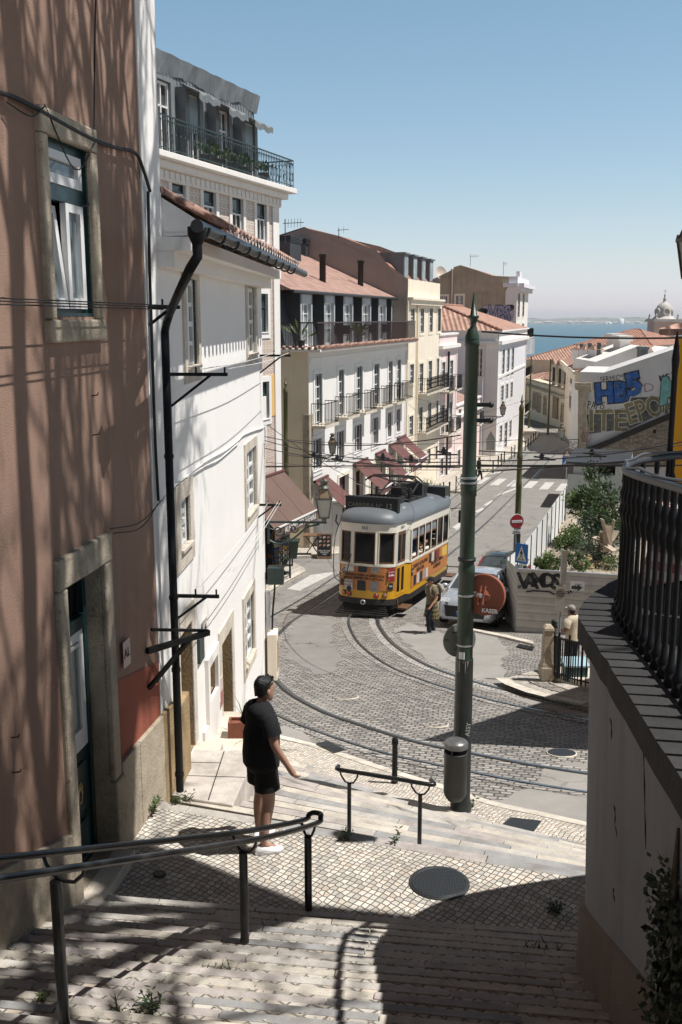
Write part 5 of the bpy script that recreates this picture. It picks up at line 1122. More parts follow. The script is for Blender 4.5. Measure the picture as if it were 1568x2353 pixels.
mb.bar((CT.x - .35, CT.y, zd + 212 * k6), (CT.x + .35, CT.y, zd + 212 * k6), .09); dm = mb.build('dome', stc, CW)
for sx_ in (-1, 0, 1):
 c_ = V((CT.x + sx_ * 60 * k6, CT.y - (62 * k6 if sx_ == 0 else 22 * k6), zd + 55 * k6)); ax = V((sx_, -1 if sx_ == 0 else -.35, 0)).normalized(); mb = MB(); mb.lathe([(.45, -.3), (.8, -.3), (.8, .12), (.5, .12), (.45, -.12)], c_, 14, ax); mb.lathe([(.45, -.2), (.45, -.15)], c_, 14, ax); mb.build('round_window', stc, dm)
for sx_ in (-1, 1):
 for sy_ in (-1, 1): mb = MB(); mb.lathe([(.3, 0), (.3, .3), (.15, .5), (.28, .7), (.1, 1), (.02, 1.2)], (CT.x + sx_ * (hw_ - .3), CT.y + sy_ * (hw_ - .3), zc_ + .6), 8); mb.build('pinnacle', stc, CW)
mb = MB(); p = P6(1310, 640, 205); q = P6(1450, 700, 205); mb.prism([P6(1240, 700, 205), P6(1360, 612, 205), P6(1460, 690, 205), V((q.x + 4, 205, -40)), V((p.x - 9, 205, -40))], (0, 20, 0)); mb.build('nave_gable', pm('pinkish_church_stone', 0), CW)
mb = MB(); N = 120; hr = random.Random(5); Yf = 10100; xs = [-900 + 9000 * i / N for i in range(N + 1)]
hp = [26 + 30 * mnoise.noise(V((x * .0007, 3, 0))) + 14 * mnoise.noise(V((x * .004, 7, 0))) + 7 * mnoise.noise(V((x * .02, 1, 0))) for x in xs]
vs = [(x, Yf + 150 * mnoise.noise(V((x * .001, 9, 0))), -66.5) for x in xs] + [(x, Yf + 500, -62 + max(6, h) * .55) for x, h in zip(xs, hp)] + [(x, Yf + 1500, -56 + max(20, h + 26)) for x, h in zip(xs, hp)] + [(x, Yf + 4000, -66) for x in xs]
n = N + 1; mb.add(vs, [(j * n + i, j * n + i + 1, (j + 1) * n + i + 1, (j + 1) * n + i) for j in range(3) for i in range(N)])
tf = NT('far_woods'); c_ = tf.mix(tf.ramp(tf.noise(tf.mapping(tf.uv('Object'), (1, .2, 4)), .012, 6, .7), .4, .62), (.075, .105, .085), (.24, .235, .21)); struct(mb.build('far_shore', tf.done(c_, .95)))
wt = pm('far_white_walls', (.62, .60, .58), .9, .1, .01)
for k in range(26):
 x = 1900 + k * 75 + hr.uniform(-30, 30); w_ = hr.uniform(14, 40); h_ = hr.uniform(7, 16); y = Yf + 60 + hr.uniform(0, 300); mb = MB(); z_ = -66; mb.box(x - w_, x + w_, y, y + 40, z_, z_ + h_ + 6); mb.add([(x - w_ - 2, y - 2, z_ + h_ + 6.01), (x + w_ + 2, y - 2, z_ + h_ + 6.01), (x + w_ + 2, y + 42, z_ + h_ + 6.01), (x - w_ - 2, y + 42, z_ + h_ + 6.01), (x - w_, y + 20, z_ + h_ + 11), (x + w_, y + 20, z_ + h_ + 11)], [(0, 1, 5, 4), (2, 3, 4, 5), (0, 4, 3), (1, 2, 5)])
 tag(mb.build('waterfront_building', wt), 'one of the pale low buildings along the far bank of the river', 'building', 'buildings on the far river bank')
for x_, r_, h_, lb in ((1073, 24, 42, 'big round white storage tank standing tall on the far bank'), (985, 16, 14, 'low white storage tank left of the big tank on the far bank'), (955, 12, 10, 'smallest white storage tank, leftmost on the far bank')):
 c_ = P6(x_, 470, Yf + 50); mb = MB(); r_ *= k6 / 215 * Yf * 1.0; h_ = h_ * .2857 / 2303 * Yf; mb.lathe([(r_, -66), (r_, -66 + h_ * .92), (r_ * .7, -66 + h_), (.1, -66 + h_ * 1.03)], (c_.x, c_.y, 0), 24); tag(mb.build('storage_tank', pm('tank_white', (.8, .8, .8), .6, .03)), lb, 'tank')
# --- graffiti house with ruined rubble wall
p = at(1331, 1000, 73.5); fr = Fr((p.x, p.y), d=(1, -.31))
GW = thing('graffiti_house', 'white gable wall covered in blue and khaki graffiti over a ruined rubble wall', 'house', fr(6, -1, -11))
gz = lambda x, y: fr.px(*z6(x, y))
T6 = lambda pts, o=0.0: [fr(*(lambda q: (q[0], o, q[1]))(gz(x, y))) for x, y in pts]
mb = MB(); o_ = T6([(745, 880), (940, 885), (1525, 690), (1640, 652)]); pl_ = [fr(0, 0, -14)] + o_ + [fr(gz(1640, 700)[0], 0, -14)]; mb.prism(pl_, -fr.n * 9); mb.build('wall', pm('grey_white_gable', '#c9c7c6', .85, .08, .5, .1, 40, streak=.3, dcol=(.4, .38, .36)), GW)
mb = MB(); mb.prism(T6([(735, 985), (842, 985), (842, 1040), (800, 1045), (800, 1520), (730, 1520)], .002), fr.n * .35); mb.prism(T6([(706, 985), (845, 985), (838, 1020), (716, 1020)], .36), fr.n * .35); mb.prism(T6([(712, 965), (838, 965), (845, 984), (706, 984)], .36), fr.n * .3); mb.build('corner_pilaster', M['stone'], GW)
mb = MB(); mb.prism(T6([(790, 1502), (860, 1505), (1475, 1250), (1640, 1180), (1640, 1640), (780, 1640)], .002), fr.n * .3); mb.build('rubble_wall', M['rubble'], GW)
mb = MB(); mb.prism(T6([(780, 1498), (865, 1512), (1480, 1252), (1640, 1185), (1640, 1130), (1470, 1205), (845, 1472)], .303), fr.n * .12); mb.build('roof_scar', pm('tarred_roof_scar', (.035, .03, .028), .9, .2), GW)
mb = MB(); mb.prism(T6([(1334, 1340), (1358, 1340), (1356, 1372), (1334, 1372)], .303), fr.n * .01); mb.build('wall_hole', M['dark'], GW)
mb = MB(); mb.prism(T6([(800, 1225), (1130, 1165), (1160, 1085), (1440, 1080), (1490, 1170), (1160, 1330), (820, 1380)], .003), fr.n * .012); mb.build('graffiti_backing', spray('dark_spray_ground', (.10, .10, .085), .6), GW)
mb = MB(); mb.prism(T6([(798, 1000), (870, 930), (1240, 890), (1260, 1080), (1150, 1150), (805, 1210)], .003), fr.n * .008); mb.build('graffiti_backing', spray('white_ground', '#cfccc9', .1), GW)
graff('HB', 1.9, fr, z6, 1000, 1055, GW, g_blue, g_blk, .10, .10, .95, .02, .09); graff('5', 2.1, fr, z6, 1180, 990, GW, g_blue, g_blk, .25, .13, 1.0, .03, .09)
graff('ITE', 2.2, fr, z6, 968, 1280, GW, g_kha, g_wht, .04, .03, .95, .024, .05); graff('EPOA', 2.1, fr, z6, 1318, 1175, GW, g_kha, g_wht, .33, .05, .68, .024, .05)
graff('PAPIS', .8, fr, z6, 875, 1152, GW, g_blk, None, -.05, .0, .65); graff('SERMIC*SUMS', .6, fr, z6, 1055, 930, GW, g_blk, None, .14, .0, .7); graff('SI LOS', .35, fr, z6, 1165, 1105, GW, g_blk, None, .2, 0, .9); graff('D', .9, fr, z6, 1300, 1010, GW, g_red, None, .1, -.02, 1.2); graff('MG "R', .6, fr, z6, 1460, 920, GW, g_blk, None, .25, .02, .8); graff('22', .3, fr, z6, 762, 1328, GW, g_red, None, 0, 0, 1, .36)
graff('A', 2.2, fr, z6, 1455, 1035, GW, g_teal, g_blk, .3, .2, .8, .03, .06)
for (xa, xb, y) in ((755, 845, 1345), ):
 for cx, cy, rr in ((800, 1390, .45), (795, 1380, .2), (815, 1372, .12), (780, 1420, .14), (812, 1430, .16)):
  s, z = gz(cx, cy); mb = MB(); mb.tube([fr(s + rr * .8 * cos(t), .365, z + rr * sin(t)) for t in [2 * pi * k / 14 for k in range(14)]], .015, 5, closed=True); mb.build('graffiti', g_red, GW)
p = at(1317, 1100, 59); fs2 = Fr((p.x, p.y), d=(1, -.31)); q = lambda x, y: fs2.px(*z6(x, y))
SH = thing('concrete_shed', 'white concrete shed with a dark opening and flat dark roof above the overgrown lot', 'shed', fs2(3, -1, -10)); h = H(fs2, z6, 890, 1638, 1030, 1716)
mb = MB(); s1 = q(1150, 1650)[0]; wallgrid(mb, fs2, 0, s1, -13, q(720, 1615)[1], [h], rec=.4); body(mb, fs2, 0, s1, -13, q(720, 1615)[1], 6); mb.box(-.3, s1 - 2.0, .05, .25, -13, q(720, 1700)[1], fs2); mb.build('wall', pm('pale_green_white_concrete', '#c2c6bf', .9, .07, .8, streak=.3, dcol=(.35, .34, .31)), SH)
mb = MB(); mb.box(-.4, s1, -6, .5, q(720, 1613)[1], q(720, 1597)[1], fs2); mb.build('roof', M['anthr'], SH); mb = MB(); mb.box(h[0], h[1], -.7, -.6, h[2], h[3], fs2); mb.build('opening', M['dark'], SH)
# --- terrace, retaining wall and balustrade, right foreground
zb = lambda y: -1.98 + (6.6 - y) * .09 if y < 6.6 else -1.98
outer = catmull([(4.6, 8.3, 0), (3.4, 8.05, 0), (2.6, 7.8, 0), (2.2, 7.55, 0), (1.92, 7.2, 0), (1.7, 6.8, 0), (1.585, 6.43, 0), (1.5, 5.6, 0), (1.4, 4.66, 0), (1.27, 3.4, 0), (1.12, 2.0, 0), (.95, .4, 0), (.8, -1.0, 0)], 5)
railp = catmull([(4.6, 7.75, 0), (3.4, 7.55, 0), (2.7, 7.4, 0), (2.25, 7.15, 0), (2.0, 6.88, 0), (1.87, 6.5, 0), (1.77, 5.9, 0), (1.66, 4.9, 0), (1.56, 4.0, 0), (1.42, 2.6, 0), (1.3, 1.4, 0)], 8)
mb = MB()
wallp = catmull([(4.6, 8.05, 0), (3.4, 7.8, 0), (2.6, 7.5, 0), (2.2, 7.25, 0), (1.95, 7.0, 0), (1.83, 6.7, 0), (1.79, 6.2, 0), (1.78, 5.5, 0), (1.76, 4.5, 0), (1.74, 3.4, 0), (1.7, 2.0, 0), (1.65, .4, 0), (1.6, -1.0, 0)], 5)
topw = [V((p.x - .09, p.y, zb(p.y) - .14)) for p in wallp]
for i in range(len(topw) - 1):
 a_, b_ = topw[i], topw[i + 1]; N = 1
 mb.quad(V((a_.x + .2, a_.y, -9.5)), V((b_.x + .2, b_.y, -9.5)), b_, a_)
RW = thing('retaining_wall', 'tall stained cream plaster retaining wall under the iron balustrade, right foreground', 'wall', (1.6, 5.5, -4.5))
mb.quad(topw[0], topw[0] + V((6, 0, 0)), V((topw[0].x + 6, topw[0].y, -9.5)), V((topw[0].x, topw[0].y, -9.5))); mb.build('wall_face', M['retain'], RW)
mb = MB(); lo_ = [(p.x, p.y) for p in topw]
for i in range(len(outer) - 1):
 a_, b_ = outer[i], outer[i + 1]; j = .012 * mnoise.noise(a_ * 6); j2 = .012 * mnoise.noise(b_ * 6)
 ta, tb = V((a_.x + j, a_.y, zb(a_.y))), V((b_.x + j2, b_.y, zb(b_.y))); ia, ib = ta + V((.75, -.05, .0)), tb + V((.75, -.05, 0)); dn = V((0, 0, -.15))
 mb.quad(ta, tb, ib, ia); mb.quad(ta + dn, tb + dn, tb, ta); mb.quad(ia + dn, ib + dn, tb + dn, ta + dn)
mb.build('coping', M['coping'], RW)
pth = [p for p in railp]
mb = MB(); pl_ = [V((p.x + .3, p.y, zb(p.y) - .06)) for p in outer]
for i in range(len(pl_) - 1): mb.quad(pl_[i], pl_[i + 1], V((9, pl_[i + 1].y, pl_[i + 1].z)), V((9, pl_[i].y, pl_[i].z)))
struct(mb.build('terrace_floor', M['calc2']))
mb = MB(); w0 = [V((p.x - .03, p.y, 0)) for p in wallp if p.y < 6.95]
def stz(y): return ZL + .344 * max(0, 7.5 - y)
for i in range(len(w0) - 1):
 a_, b_ = w0[i], w0[i + 1]; o_ = V((-.045, .0, 0)); A_ = V((a_.x, a_.y, stz(a_.y) + .52)) + o_; B_ = V((b_.x, b_.y, stz(b_.y) + .52)) + o_
 mb.quad(V((A_.x, A_.y, -9)), V((B_.x, B_.y, -9)), B_, A_); mb.quad(A_, B_, B_ - o_ * 1.4 + V((0, 0, .03)), A_ - o_ * 1.4 + V((0, 0, .03)))
mb.build('plinth', pm('darker_plaster_plinth', '#7d7167', .92, .15, 1.2, .3, 60, streak=.6, dcol=(.12, .105, .09)), RW)
mb = MB()
for pts in (((1402, 1650), (1406, 1672), (1405, 1700)), ((1411, 1850), (1414, 1872), (1413, 1895), (1418, 1925)), ((1411, 2040), (1409, 2055), (1413, 2072)), ((1478, 1690), (1480, 1760), (1482, 1860), (1484, 1950))):
 for (u_, v_), (u2, v2) in zip(pts[:-1], pts[1:]):
  q0_, q1_ = [min((r_ * t_ for t_ in [2 + .02 * k for k in range(260)]), key=lambda P_: min((V((w.x - .08, w.y, 0)) - V((P_.x, P_.y, 0))).length for w in topw)) for r_ in (ray(u_, v_), ray(u2, v2))]
  mb.tube([q0_, (q0_ + q1_) / 2 + V((0, 0, .01)), q1_], [.002, .005, .002], 5)
mb.build('crack', M['black'], RW)
BL = thing('balustrade', 'black cast-iron balustrade curving round the terrace corner with a cable-wrapped top rail', 'balustrade', (1.9, 6.4, -1.98)); hb = lambda y: 1.0 + max(0, 6.6 - y) * .012
prof = [(.028, 0), (.045, .015), (.03, .05), (.045, .085), (.024, .12), (.019, .2), (.017, .58), (.02, .64), (.036, .68), (.04, .72), (.024, .76), (.034, .80), (.036, .83), (.02, .87), (.026, .92), (.022, .97)]
acc = 0; last = None; L_ = []
for i in range(len(railp) - 1):
 d_ = (railp[i + 1] - railp[i]).length; s_ = 0
 while acc <= d_ - s_:
  s_ += acc; L_.append(railp[i].lerp(railp[i + 1], s_ / d_)); acc = .172
 acc -= d_ - s_
for p in L_:
 mb = MB(); k = hb(p.y); mb.lathe([(r_ * .8, z_ * k) for r_, z_ in prof], (p.x, p.y, zb(p.y)), 10); mb.build('baluster', M['iron'], BL)
mb = MB(); mb.tube([(p.x, p.y, zb(p.y) + hb(p.y) - .02) for p in railp], .026, 8); to = mb.build('top_rail', pm('worn_iron_rail', (.035, .038, .042), .45, .35, 8), BL)
mb = MB(); mb.tube([(p.x + .008 * sin(i * .7), p.y + .01 * cos(i * .9), zb(p.y) + hb(p.y) + .018 + .008 * sin(i * .55)) for i, p in enumerate(railp)], .009, 6); mb.build('cable', pm('grey_cable', (.08, .085, .095), .45), BL)
mb = MB(); mb.tube([(p.x, p.y, zb(p.y) + .06) for p in railp], .016, 6); mb.build('bottom_rail', M['iron'], BL)
Yc = V((5.35, 16.3, 0)); fy = Fr(Yc[:2], d=(1, -.17)); YH = thing('ochre_house', 'ochre yellow house wall at the right edge beyond the balustrade', 'house', fy(2, -1, -7))
mb = MB(); mb.poly([fy(0, 0, -9), fy(6, 0, -9), fy(6, 0, -.3), fy(0, 0, -.3)]); e = Yc + V((.73, .68, 0)) * 7; mb.quad(fy(0, 0, -9), fy(0, 0, -.3), V((e.x, e.y, -.3)), V((e.x, e.y, -9))); mb.build('wall', M['yellow'], YH)
mb = MB(); mb.prism([fy(-.25, .1, -.28), fy(6, .25, -.28), V((e.x + 4, e.y, -.28)), V((e.x - .1, e.y + .25, -.28))], (0, 0, .09)); mb.add([fy(-.28, .14, -.18), fy(6, .3, -.18), V((e.x, e.y, -.18)), V((9.5, 18, .9))], [(0, 1, 3), (0, 3, 2)]); mb.build('roof', M['tile'], YH)
p0 = at(1535, 1112, 7.36); mb = MB(); mb.tube([(p0.x, p0.y, -2.1), (p0.x, p0.y, -.2)], .022, 8); mb.lathe([(.05, 0), (.05, .12), (.032, .16)], (p0.x, p0.y, -2.05), 8)
mb.lathe([(.022, -.3), (.03, -.2), (.018, -.1), (.004, .0)], (p0.x, p0.y, -.1), 8); tag(mb.build('iron_post', M['iron']), 'plain black iron post rising behind the terrace balustrade before the ochre wall', 'post')
tc = NT('red_checked_cloth'); uv = tc.uv(); sx = tc.n('ShaderNodeSeparateXYZ'); tc.l(uv, sx.inputs[0])
fx = tc.math('GREATER_THAN', tc.math('FRACT', tc.math('MULTIPLY', sx.outputs[0], 9)), .5); fz = tc.math('GREATER_THAN', tc.math('FRACT', tc.math('MULTIPLY', sx.outputs[1], 9)), .5)
M['check'] = tc.done(tc.mix(tc.math('MULTIPLY', tc.math('ADD', fx, fz), .5), (.62, .58, .55), (.30, .07, .07)), .9)
for k, (x, y, zt_, rot, lb) in enumerate(((2.66, 6.95, -1.30, .5, 'cafe table under a red checked cloth behind the balusters, farther one'), (2.36, 5.95, -1.33, .9, 'cafe table under a red checked cloth behind the balusters, nearer one'))):
 t = thing('cafe_table', lb, 'table', (x, y, zb(y))); mb = MB(); mb.tube([(x, y, zb(y)), (x, y, zt_)], .03, 8); mb.lathe([(.2, 0), (.2, .02), (.04, .05)], (x, y, zb(y) - .05), 12); mb.build('leg', M['iron'], t)
 h_ = .36; c_ = [V((x + h_ * 1.414 * cos(rot + pi / 4 + k_ * pi / 2), y + h_ * 1.414 * sin(rot + pi / 4 + k_ * pi / 2), zt_)) for k_ in range(4)]; mb = MB(); mb.poly(c_)
 for i in range(4):
  a_, b_ = c_[i], c_[(i + 1) % 4]; m_ = (a_ + b_) / 2; out_ = (m_ - V((x, y, zt_))).normalized() * .03
  mb.add([a_, b_, b_ + out_ * 1.4 + V((0, 0, -.27)), m_ + out_ + V((0, 0, -.15)), a_ + out_ * 1.4 + V((0, 0, -.27))], [(0, 1, 2, 3, 4)])
 mb.build('checked_cloth', M['check'], t)
# --- hoarding round the overgrown lot
hw = NT('hoarding_sheet'); uv = hw.uv(); sx = hw.n('ShaderNodeSeparateXYZ'); hw.l(uv, sx.inputs[0]); fr_ = hw.math('FRACT', hw.math('DIVIDE', sx.outputs[1], .24))
c_ = hw.mix(hw.ramp(hw.noise(uv, 1.3, 6, .7), .4, .7), (.52, .49, .44), (.40, .37, .33)); c_ = hw.mix(hw.math('MULTIPLY', hw.ramp(fr_, .0, .14, (1, 1, 1), (0, 0, 0)), .85), c_, (.13, .12, .105)); c_ = hw.mix(hw.math('MULTIPLY', hw.ramp(hw.noise(uv, 3, 6), .55, .7), .35), c_, (.27, .23, .18))
M['hoard'] = hw.done(c_, .7, 0, hw.bump(hw.math('PINGPONG', fr_, .5), .7, .06))
ff = Fr((5.25, 28.8), d=(2.55, -.70)); ztf = -7.33
HB = thing('hoarding', 'pale metal site hoarding with black spray lettering, closing the overgrown lot by the silver car', 'fence', (5.25, 28.8, -9.2))
mb = MB(); mb.box(0, 5.4, -.03, .0, -9.6, ztf, ff); fp_ = mb.build('front_panel', M['hoard'], HB); mb = MB()
for s in (0.02, 2.5, 5.3): mb.box(s - .04, s + .04, -.09, -.032, -9.6, ztf - .02, ff)
mb.box(0, 5.4, -.05, .03, ztf + .002, ztf + .03, ff); mb.build('frame', M['steel'], HB)
fsd = Fr((5.36, 31.5), (5.24, 28.83)); mb = MB(); 
mb.poly([fsd(0, 0, -10), fsd(fsd.L, 0, -9.6), fsd(fsd.L, 0, ztf), fsd(0, 0, ztf - .35)]); mb.build('side_panel', M['hoard'], HB)
for w_, x, y, sz, tl in (('V', 603, 650, .66, 0), ('A', 648, 652, .62, .05), ('M', 692, 645, .6, 0), ('O', 745, 645, .6, 0), ('S', 800, 655, .66, -.1)):
 s, z = ff.px((1700 + x * .6569) / 1.741, (1900 + y * .6569) / 1.741); text(w_, sz, g_blk, HB, ff(s, .004, z), ff.d * cos(tl) + V((0, 0, sin(tl))), V((0, 0, 1)), .003, sx=1.0, bold=.022, name='graffiti')
mb = MB()
for pts in (((617, 712), (660, 705), (760, 712), (790, 728)), ((570, 675), (575, 690)), ((580, 672), (585, 685)), ((870, 708), (880, 722)), ((885, 705), (896, 716))):
 mb.tube([ff(*(lambda q: (q[0], .006, q[1]))(ff.px((1700 + x * .6569) / 1.741, (1900 + y * .6569) / 1.741))) for x, y in pts], .022, 5)
mb.build('graffiti', g_blk, HB)
(s0, z1_), (s1, z0_) = [ff.px((1700 + x * .6569) / 1.741, (1900 + y * .6569) / 1.741) for x, y in ((886, 643), (972, 705))]
mb = MB(); mb.box(s0, s1, .002, .012, z0_, z1_, ff); sb = mb.build('arrow_sign', pm('sign_white', (.72, .71, .70), .5, .03), HB); text('H', .22, M['darkmetal'], sb, ff(s0 + .2, .014, z1_ - .2), ff.d); 
mb = MB(); cx = s1 - .22; cz = z1_ - .2; mb.prism([ff(cx + a_, .0125, cz + b_) for a_, b_ in ((-.15, .05), (.02, .05), (.02, .11), (.16, 0), (.02, -.11), (.02, -.05), (-.15, -.05))], ff.n * .003); mb.build('arrow', M['darkmetal'], sb); text('Hotel\nConvento', .075, M['darkmetal'], sb, ff(s0 + .24, .014, z0_ + .14), ff.d)
wf = Fr((5.40, 31.6), (11.9, 52.5)); WF = thing('white_fence', 'long white sheet-metal fence between the street and the overgrown lot', 'fence', wf(6, 0, -9.5))
nseg = 11
for k in range(nseg):
 s0, s1 = wf.L * k / nseg, wf.L * (k + 1) / nseg - .03; y0, y1 = wf(s0, 0, 0).y, wf(s1, 0, 0).y; mb = MB(); zt0_, zt1_ = zr(y0) + 2.05, zr(y1) + 2.05
 m = 10
 for j in range(m):
  a_, b_ = s0 + (s1 - s0) * j / m, s0 + (s1 - s0) * (j + 1) / m; oa, ob = .03 * (j % 2), .03 * ((j + 1) % 2); za_, zb__ = zr(wf(a_, 0, 0).y), zr(wf(b_, 0, 0).y)
  mb.quad(wf(a_, oa, zt0_ + (zt1_ - zt0_) * j / m - 2.3), wf(b_, ob, zt0_ + (zt1_ - zt0_) * (j + 1) / m - 2.3), wf(b_, ob, zt0_ + (zt1_ - zt0_) * (j + 1) / m), wf(a_, oa, zt0_ + (zt1_ - zt0_) * j / m))
 mb.build('panel', pm('white_fence_sheet', (.70, .70, .69), .6, .06, 1, dirt=.2, dcol=(.4, .38, .35)), WF)
for k in range(nseg + 1):
 s = min(wf.L * k / nseg, wf.L - .05); p = wf(s, .08, zr(wf(s, 0, 0).y)); mb = MB(); mb.bar(p, p + V((0, 0, 2.12)), .035); mb.build('post', M['darkmetal'], WF)
mb = MB(); xs_ = 14; ys_ = 16; vs = []
for j in range(ys_ + 1):
 y = 28.9 + 27 * j / ys_; xl = 5.35 + max(0, (y - 31.5)) * .31 + .05
 for i in range(xs_ + 1):
  x = xl + (16 + y * .2) * i / xs_; z = zr(y) + .75 + .35 * mnoise.noise(V((x * .5, y * .5, 2))) + .15 * mnoise.noise(V((x * 2, y * 2, 5))) + .05 * max(0, x - xl - 2) - .5 * max(0, 1 - i / 2)
  z = min(z, -8.0)
  vs.append((x, y, z))
n = xs_ + 1; mb.smooth = True; mb.add(vs, [(j * n + i, j * n + i + 1, (j + 1) * n + i + 1, (j + 1) * n + i) for j in range(ys_) for i in range(xs_)])
struct(mb.build('lot_ground', pm('dry_rubble_soil', (.33, .28, .22), .95, .35, 2, .8, 8, dirt=.6, dcol=(.10, .12, .05), dscale=.8)))
# --- people: one skinned body each, clothes as parts
def hand_chain(w, d, side, curl=.35, pal=V((0, 1, 0))):
 """palm and five bent fingers running from wrist w along d; returns (points, edges, radii) with wrist first"""
 d = d.normalized(); lat = pal.cross(d).normalized(); pal = d.cross(lat).normalized()
 P = [w, w + d * .05, w + d * .085]; E = [(0, 1), (1, 2)]; Rr = [.028, .036, .03]
 for k, (o, l) in enumerate(((.030, .072), (.011, .08), (-.009, .074), (-.028, .058))):
  b = w + d * .088 + lat * o * 1.0; i = len(P); q = b; a = curl * (.6 + .25 * k); P.append(b); Rr.append(.013); E.append((2 if k in (1, 2) else 2, i))
  for j, fr_ in enumerate((.42, .32, .26)):
   a2 = a * (j + 1); dd = d * cos(a2) + pal * sin(a2); q = q + dd * l * fr_; P.append(q); Rr.append(.0125 - .001 * j); E.append((len(P) - 2, len(P) - 1))
 i = len(P); t0 = w + d * .03 + lat * .03; P += [t0, t0 + d * .03 + lat * .024 + pal * .012, t0 + d * .058 + lat * .03 + pal * .03]; Rr += [.016, .014, .0115]; E += [(1, i), (i, i + 1), (i + 1, i + 2)]
 return P, E, Rr
def person(label, loc, yaw, J=None, skin='#b98a70', shirt=None, legs=None, hair='#0b0a0a', shoes='#e4e2e2', kind='shorts', scale=1.0, group=None, hands=True, cap=None, sleeve=.55, extras=None, sunglasses=None, look=0.0, stout=1.0):
 j = dict(hipL=(-.09, 0, .91), kneeL=(-.10, .02, .49), ankL=(-.10, -.02, .085), toeL=(-.11, .13, .03), hipR=(.09, 0, .91), kneeR=(.10, .02, .49), ankR=(.10, -.02, .085), toeR=(.11, .13, .03),
    pel=(0, 0, .97), wai=(0, .005, 1.10), che=(0, .01, 1.28), sho=(0, -.01, 1.42), nek=(0, .005, 1.49), hea=(0, .03, 1.60), shL=(-.185, -.01, 1.40), elL=(-.245, -.03, 1.12), wrL=(-.25, .05, .87), shR=(.185, -.01, 1.40), elR=(.245, -.03, 1.12), wrR=(.25, .05, .87), palL=(.5, .5, 0), palR=(-.5, .5, 0))
 if J: j.update(J)
 j = {k: V(v_) for k, v_ in j.items()}
 root = thing('person', label, 'person', loc, group); root.rotation_euler = (0, 0, yaw); root.scale = (scale,) * 3
 for S in 'LR': j['cal' + S] = j['knee' + S].lerp(j['ank' + S], .28) + V((0, -.018, 0)); j['thi' + S] = j['hip' + S].lerp(j['knee' + S], .5)
 names = ['calL', 'calR', 'thiL', 'thiR', 'pel', 'wai', 'che', 'sho', 'nek', 'hipL', 'kneeL', 'ankL', 'hipR', 'kneeR', 'ankR', 'shL', 'elL', 'wrL', 'shR', 'elR', 'wrR']
 s_ = stout
 rad = dict(pel=(.145 * s_, .115 * s_), wai=(.135 * s_, .11 * s_), che=(.15 * s_, .115 * s_), sho=(.085, .075), nek=(.058, .058), calL=(.066, .07), calR=(.066, .07), thiL=(.09, .092), thiR=(.09, .092), hipL=(.098, .10), kneeL=(.062, .064), ankL=(.042, .045), hipR=(.092, .095), kneeR=(.062, .064), ankR=(.042, .045), shL=(.06, .06), elL=(.046, .046), wrL=(.03, .032), shR=(.06, .06), elR=(.046, .046), wrR=(.03, .032))
 pts = [j[n] for n in names]; rr = [rad[n] for n in names]; ix = {n: i for i, n in enumerate(names)}
 ed = [('pel', 'wai'), ('wai', 'che'), ('che', 'sho'), ('sho', 'nek'), ('pel', 'hipL'), ('hipL', 'thiL'), ('thiL', 'kneeL'), ('kneeL', 'calL'), ('calL', 'ankL'), ('pel', 'hipR'), ('hipR', 'thiR'), ('thiR', 'kneeR'), ('kneeR', 'calR'), ('calR', 'ankR'), ('sho', 'shL'), ('shL', 'elL'), ('elL', 'wrL'), ('sho', 'shR'), ('shR', 'elR'), ('elR', 'wrR')]
 E = [(ix[a], ix[b]) for a, b in ed]
 def addp(p, r, par): pts.append(V(p)); rr.append(r if isinstance(r, tuple) else (r, r)); E.append((par, len(pts) - 1)); return len(pts) - 1
 for S in 'LR':
  pass
 for S in 'LR':
  a_ = ix['ank' + S]; addp(j['toe' + S] - V((0, 0, .012)), (.026, .018), a_)
  if hands:
   P, E2, R2 = hand_chain(j['wr' + S], j['wr' + S] - j['el' + S], S, .32, j['pal' + S]); base = len(pts) - 1; m = {0: ix['wr' + S]}
   for q in range(1, len(P)): pts.append(P[q]); rr.append((R2[q],) * 2); m[q] = len(pts) - 1
   for a, b in E2: E.append((m[a], m[b]))
  else: addp(j['wr' + S] + (j['wr' + S] - j['el' + S]).normalized() * .11, .03, ix['wr' + S])
 me = bpy.data.meshes.new('tmp'); me.from_pydata([tuple(p) for p in pts], E, []); o = bpy.data.objects.new('tmp', me); C.objects.link(o)
 sk = o.modifiers.new('s', 'SKIN'); sk.use_smooth_shade = True
 for i, v_ in enumerate(me.skin_vertices[0].data): v_.radius = rr[i]; v_.use_root = (i == 4)
 sb = o.modifiers.new('u', 'SUBSURF'); sb.levels = 1; sb.render_levels = 1
 dg = bpy.context.evaluated_depsgraph_get(); dg.update(); bme = bpy.data.meshes.new_from_object(o.evaluated_get(dg)); bpy.data.objects.remove(o)
 hd = MB(); hc = j['hea']; cl, sl_ = cos(look), sin(look)
 fwd = V((sl_, cl, 0)); rgt = V((cl, -sl_, 0)); up = V((0, 0, 1))
 secs = ((-.125, .030, .034, .050), (-.105, .046, .055, .038), (-.075, .060, .078, .018), (-.035, .068, .090, .006), (.0, .073, .097, 0), (.035, .076, .101, -.006), (.07, .072, .094, -.01), (.098, .055, .072, -.012), (.113, .026, .035, -.012))
 rings = []
 for z, a, b, f in secs:
  rings.append([hc + rgt * (a * cos(t)) + fwd * (f + b * sin(t) * (1.0 if sin(t) > 0 else .92)) + up * z for t in [2 * pi * k / 16 for k in range(16)]])
 hd.loft(rings)
 hd.smooth = True; hd.ball(hc + fwd * .098 + up * -.03, .012, .018, .024, 8, 6); hd.ball(hc + fwd * .088 + up * -.07, .022, .012, .01, 8, 6)
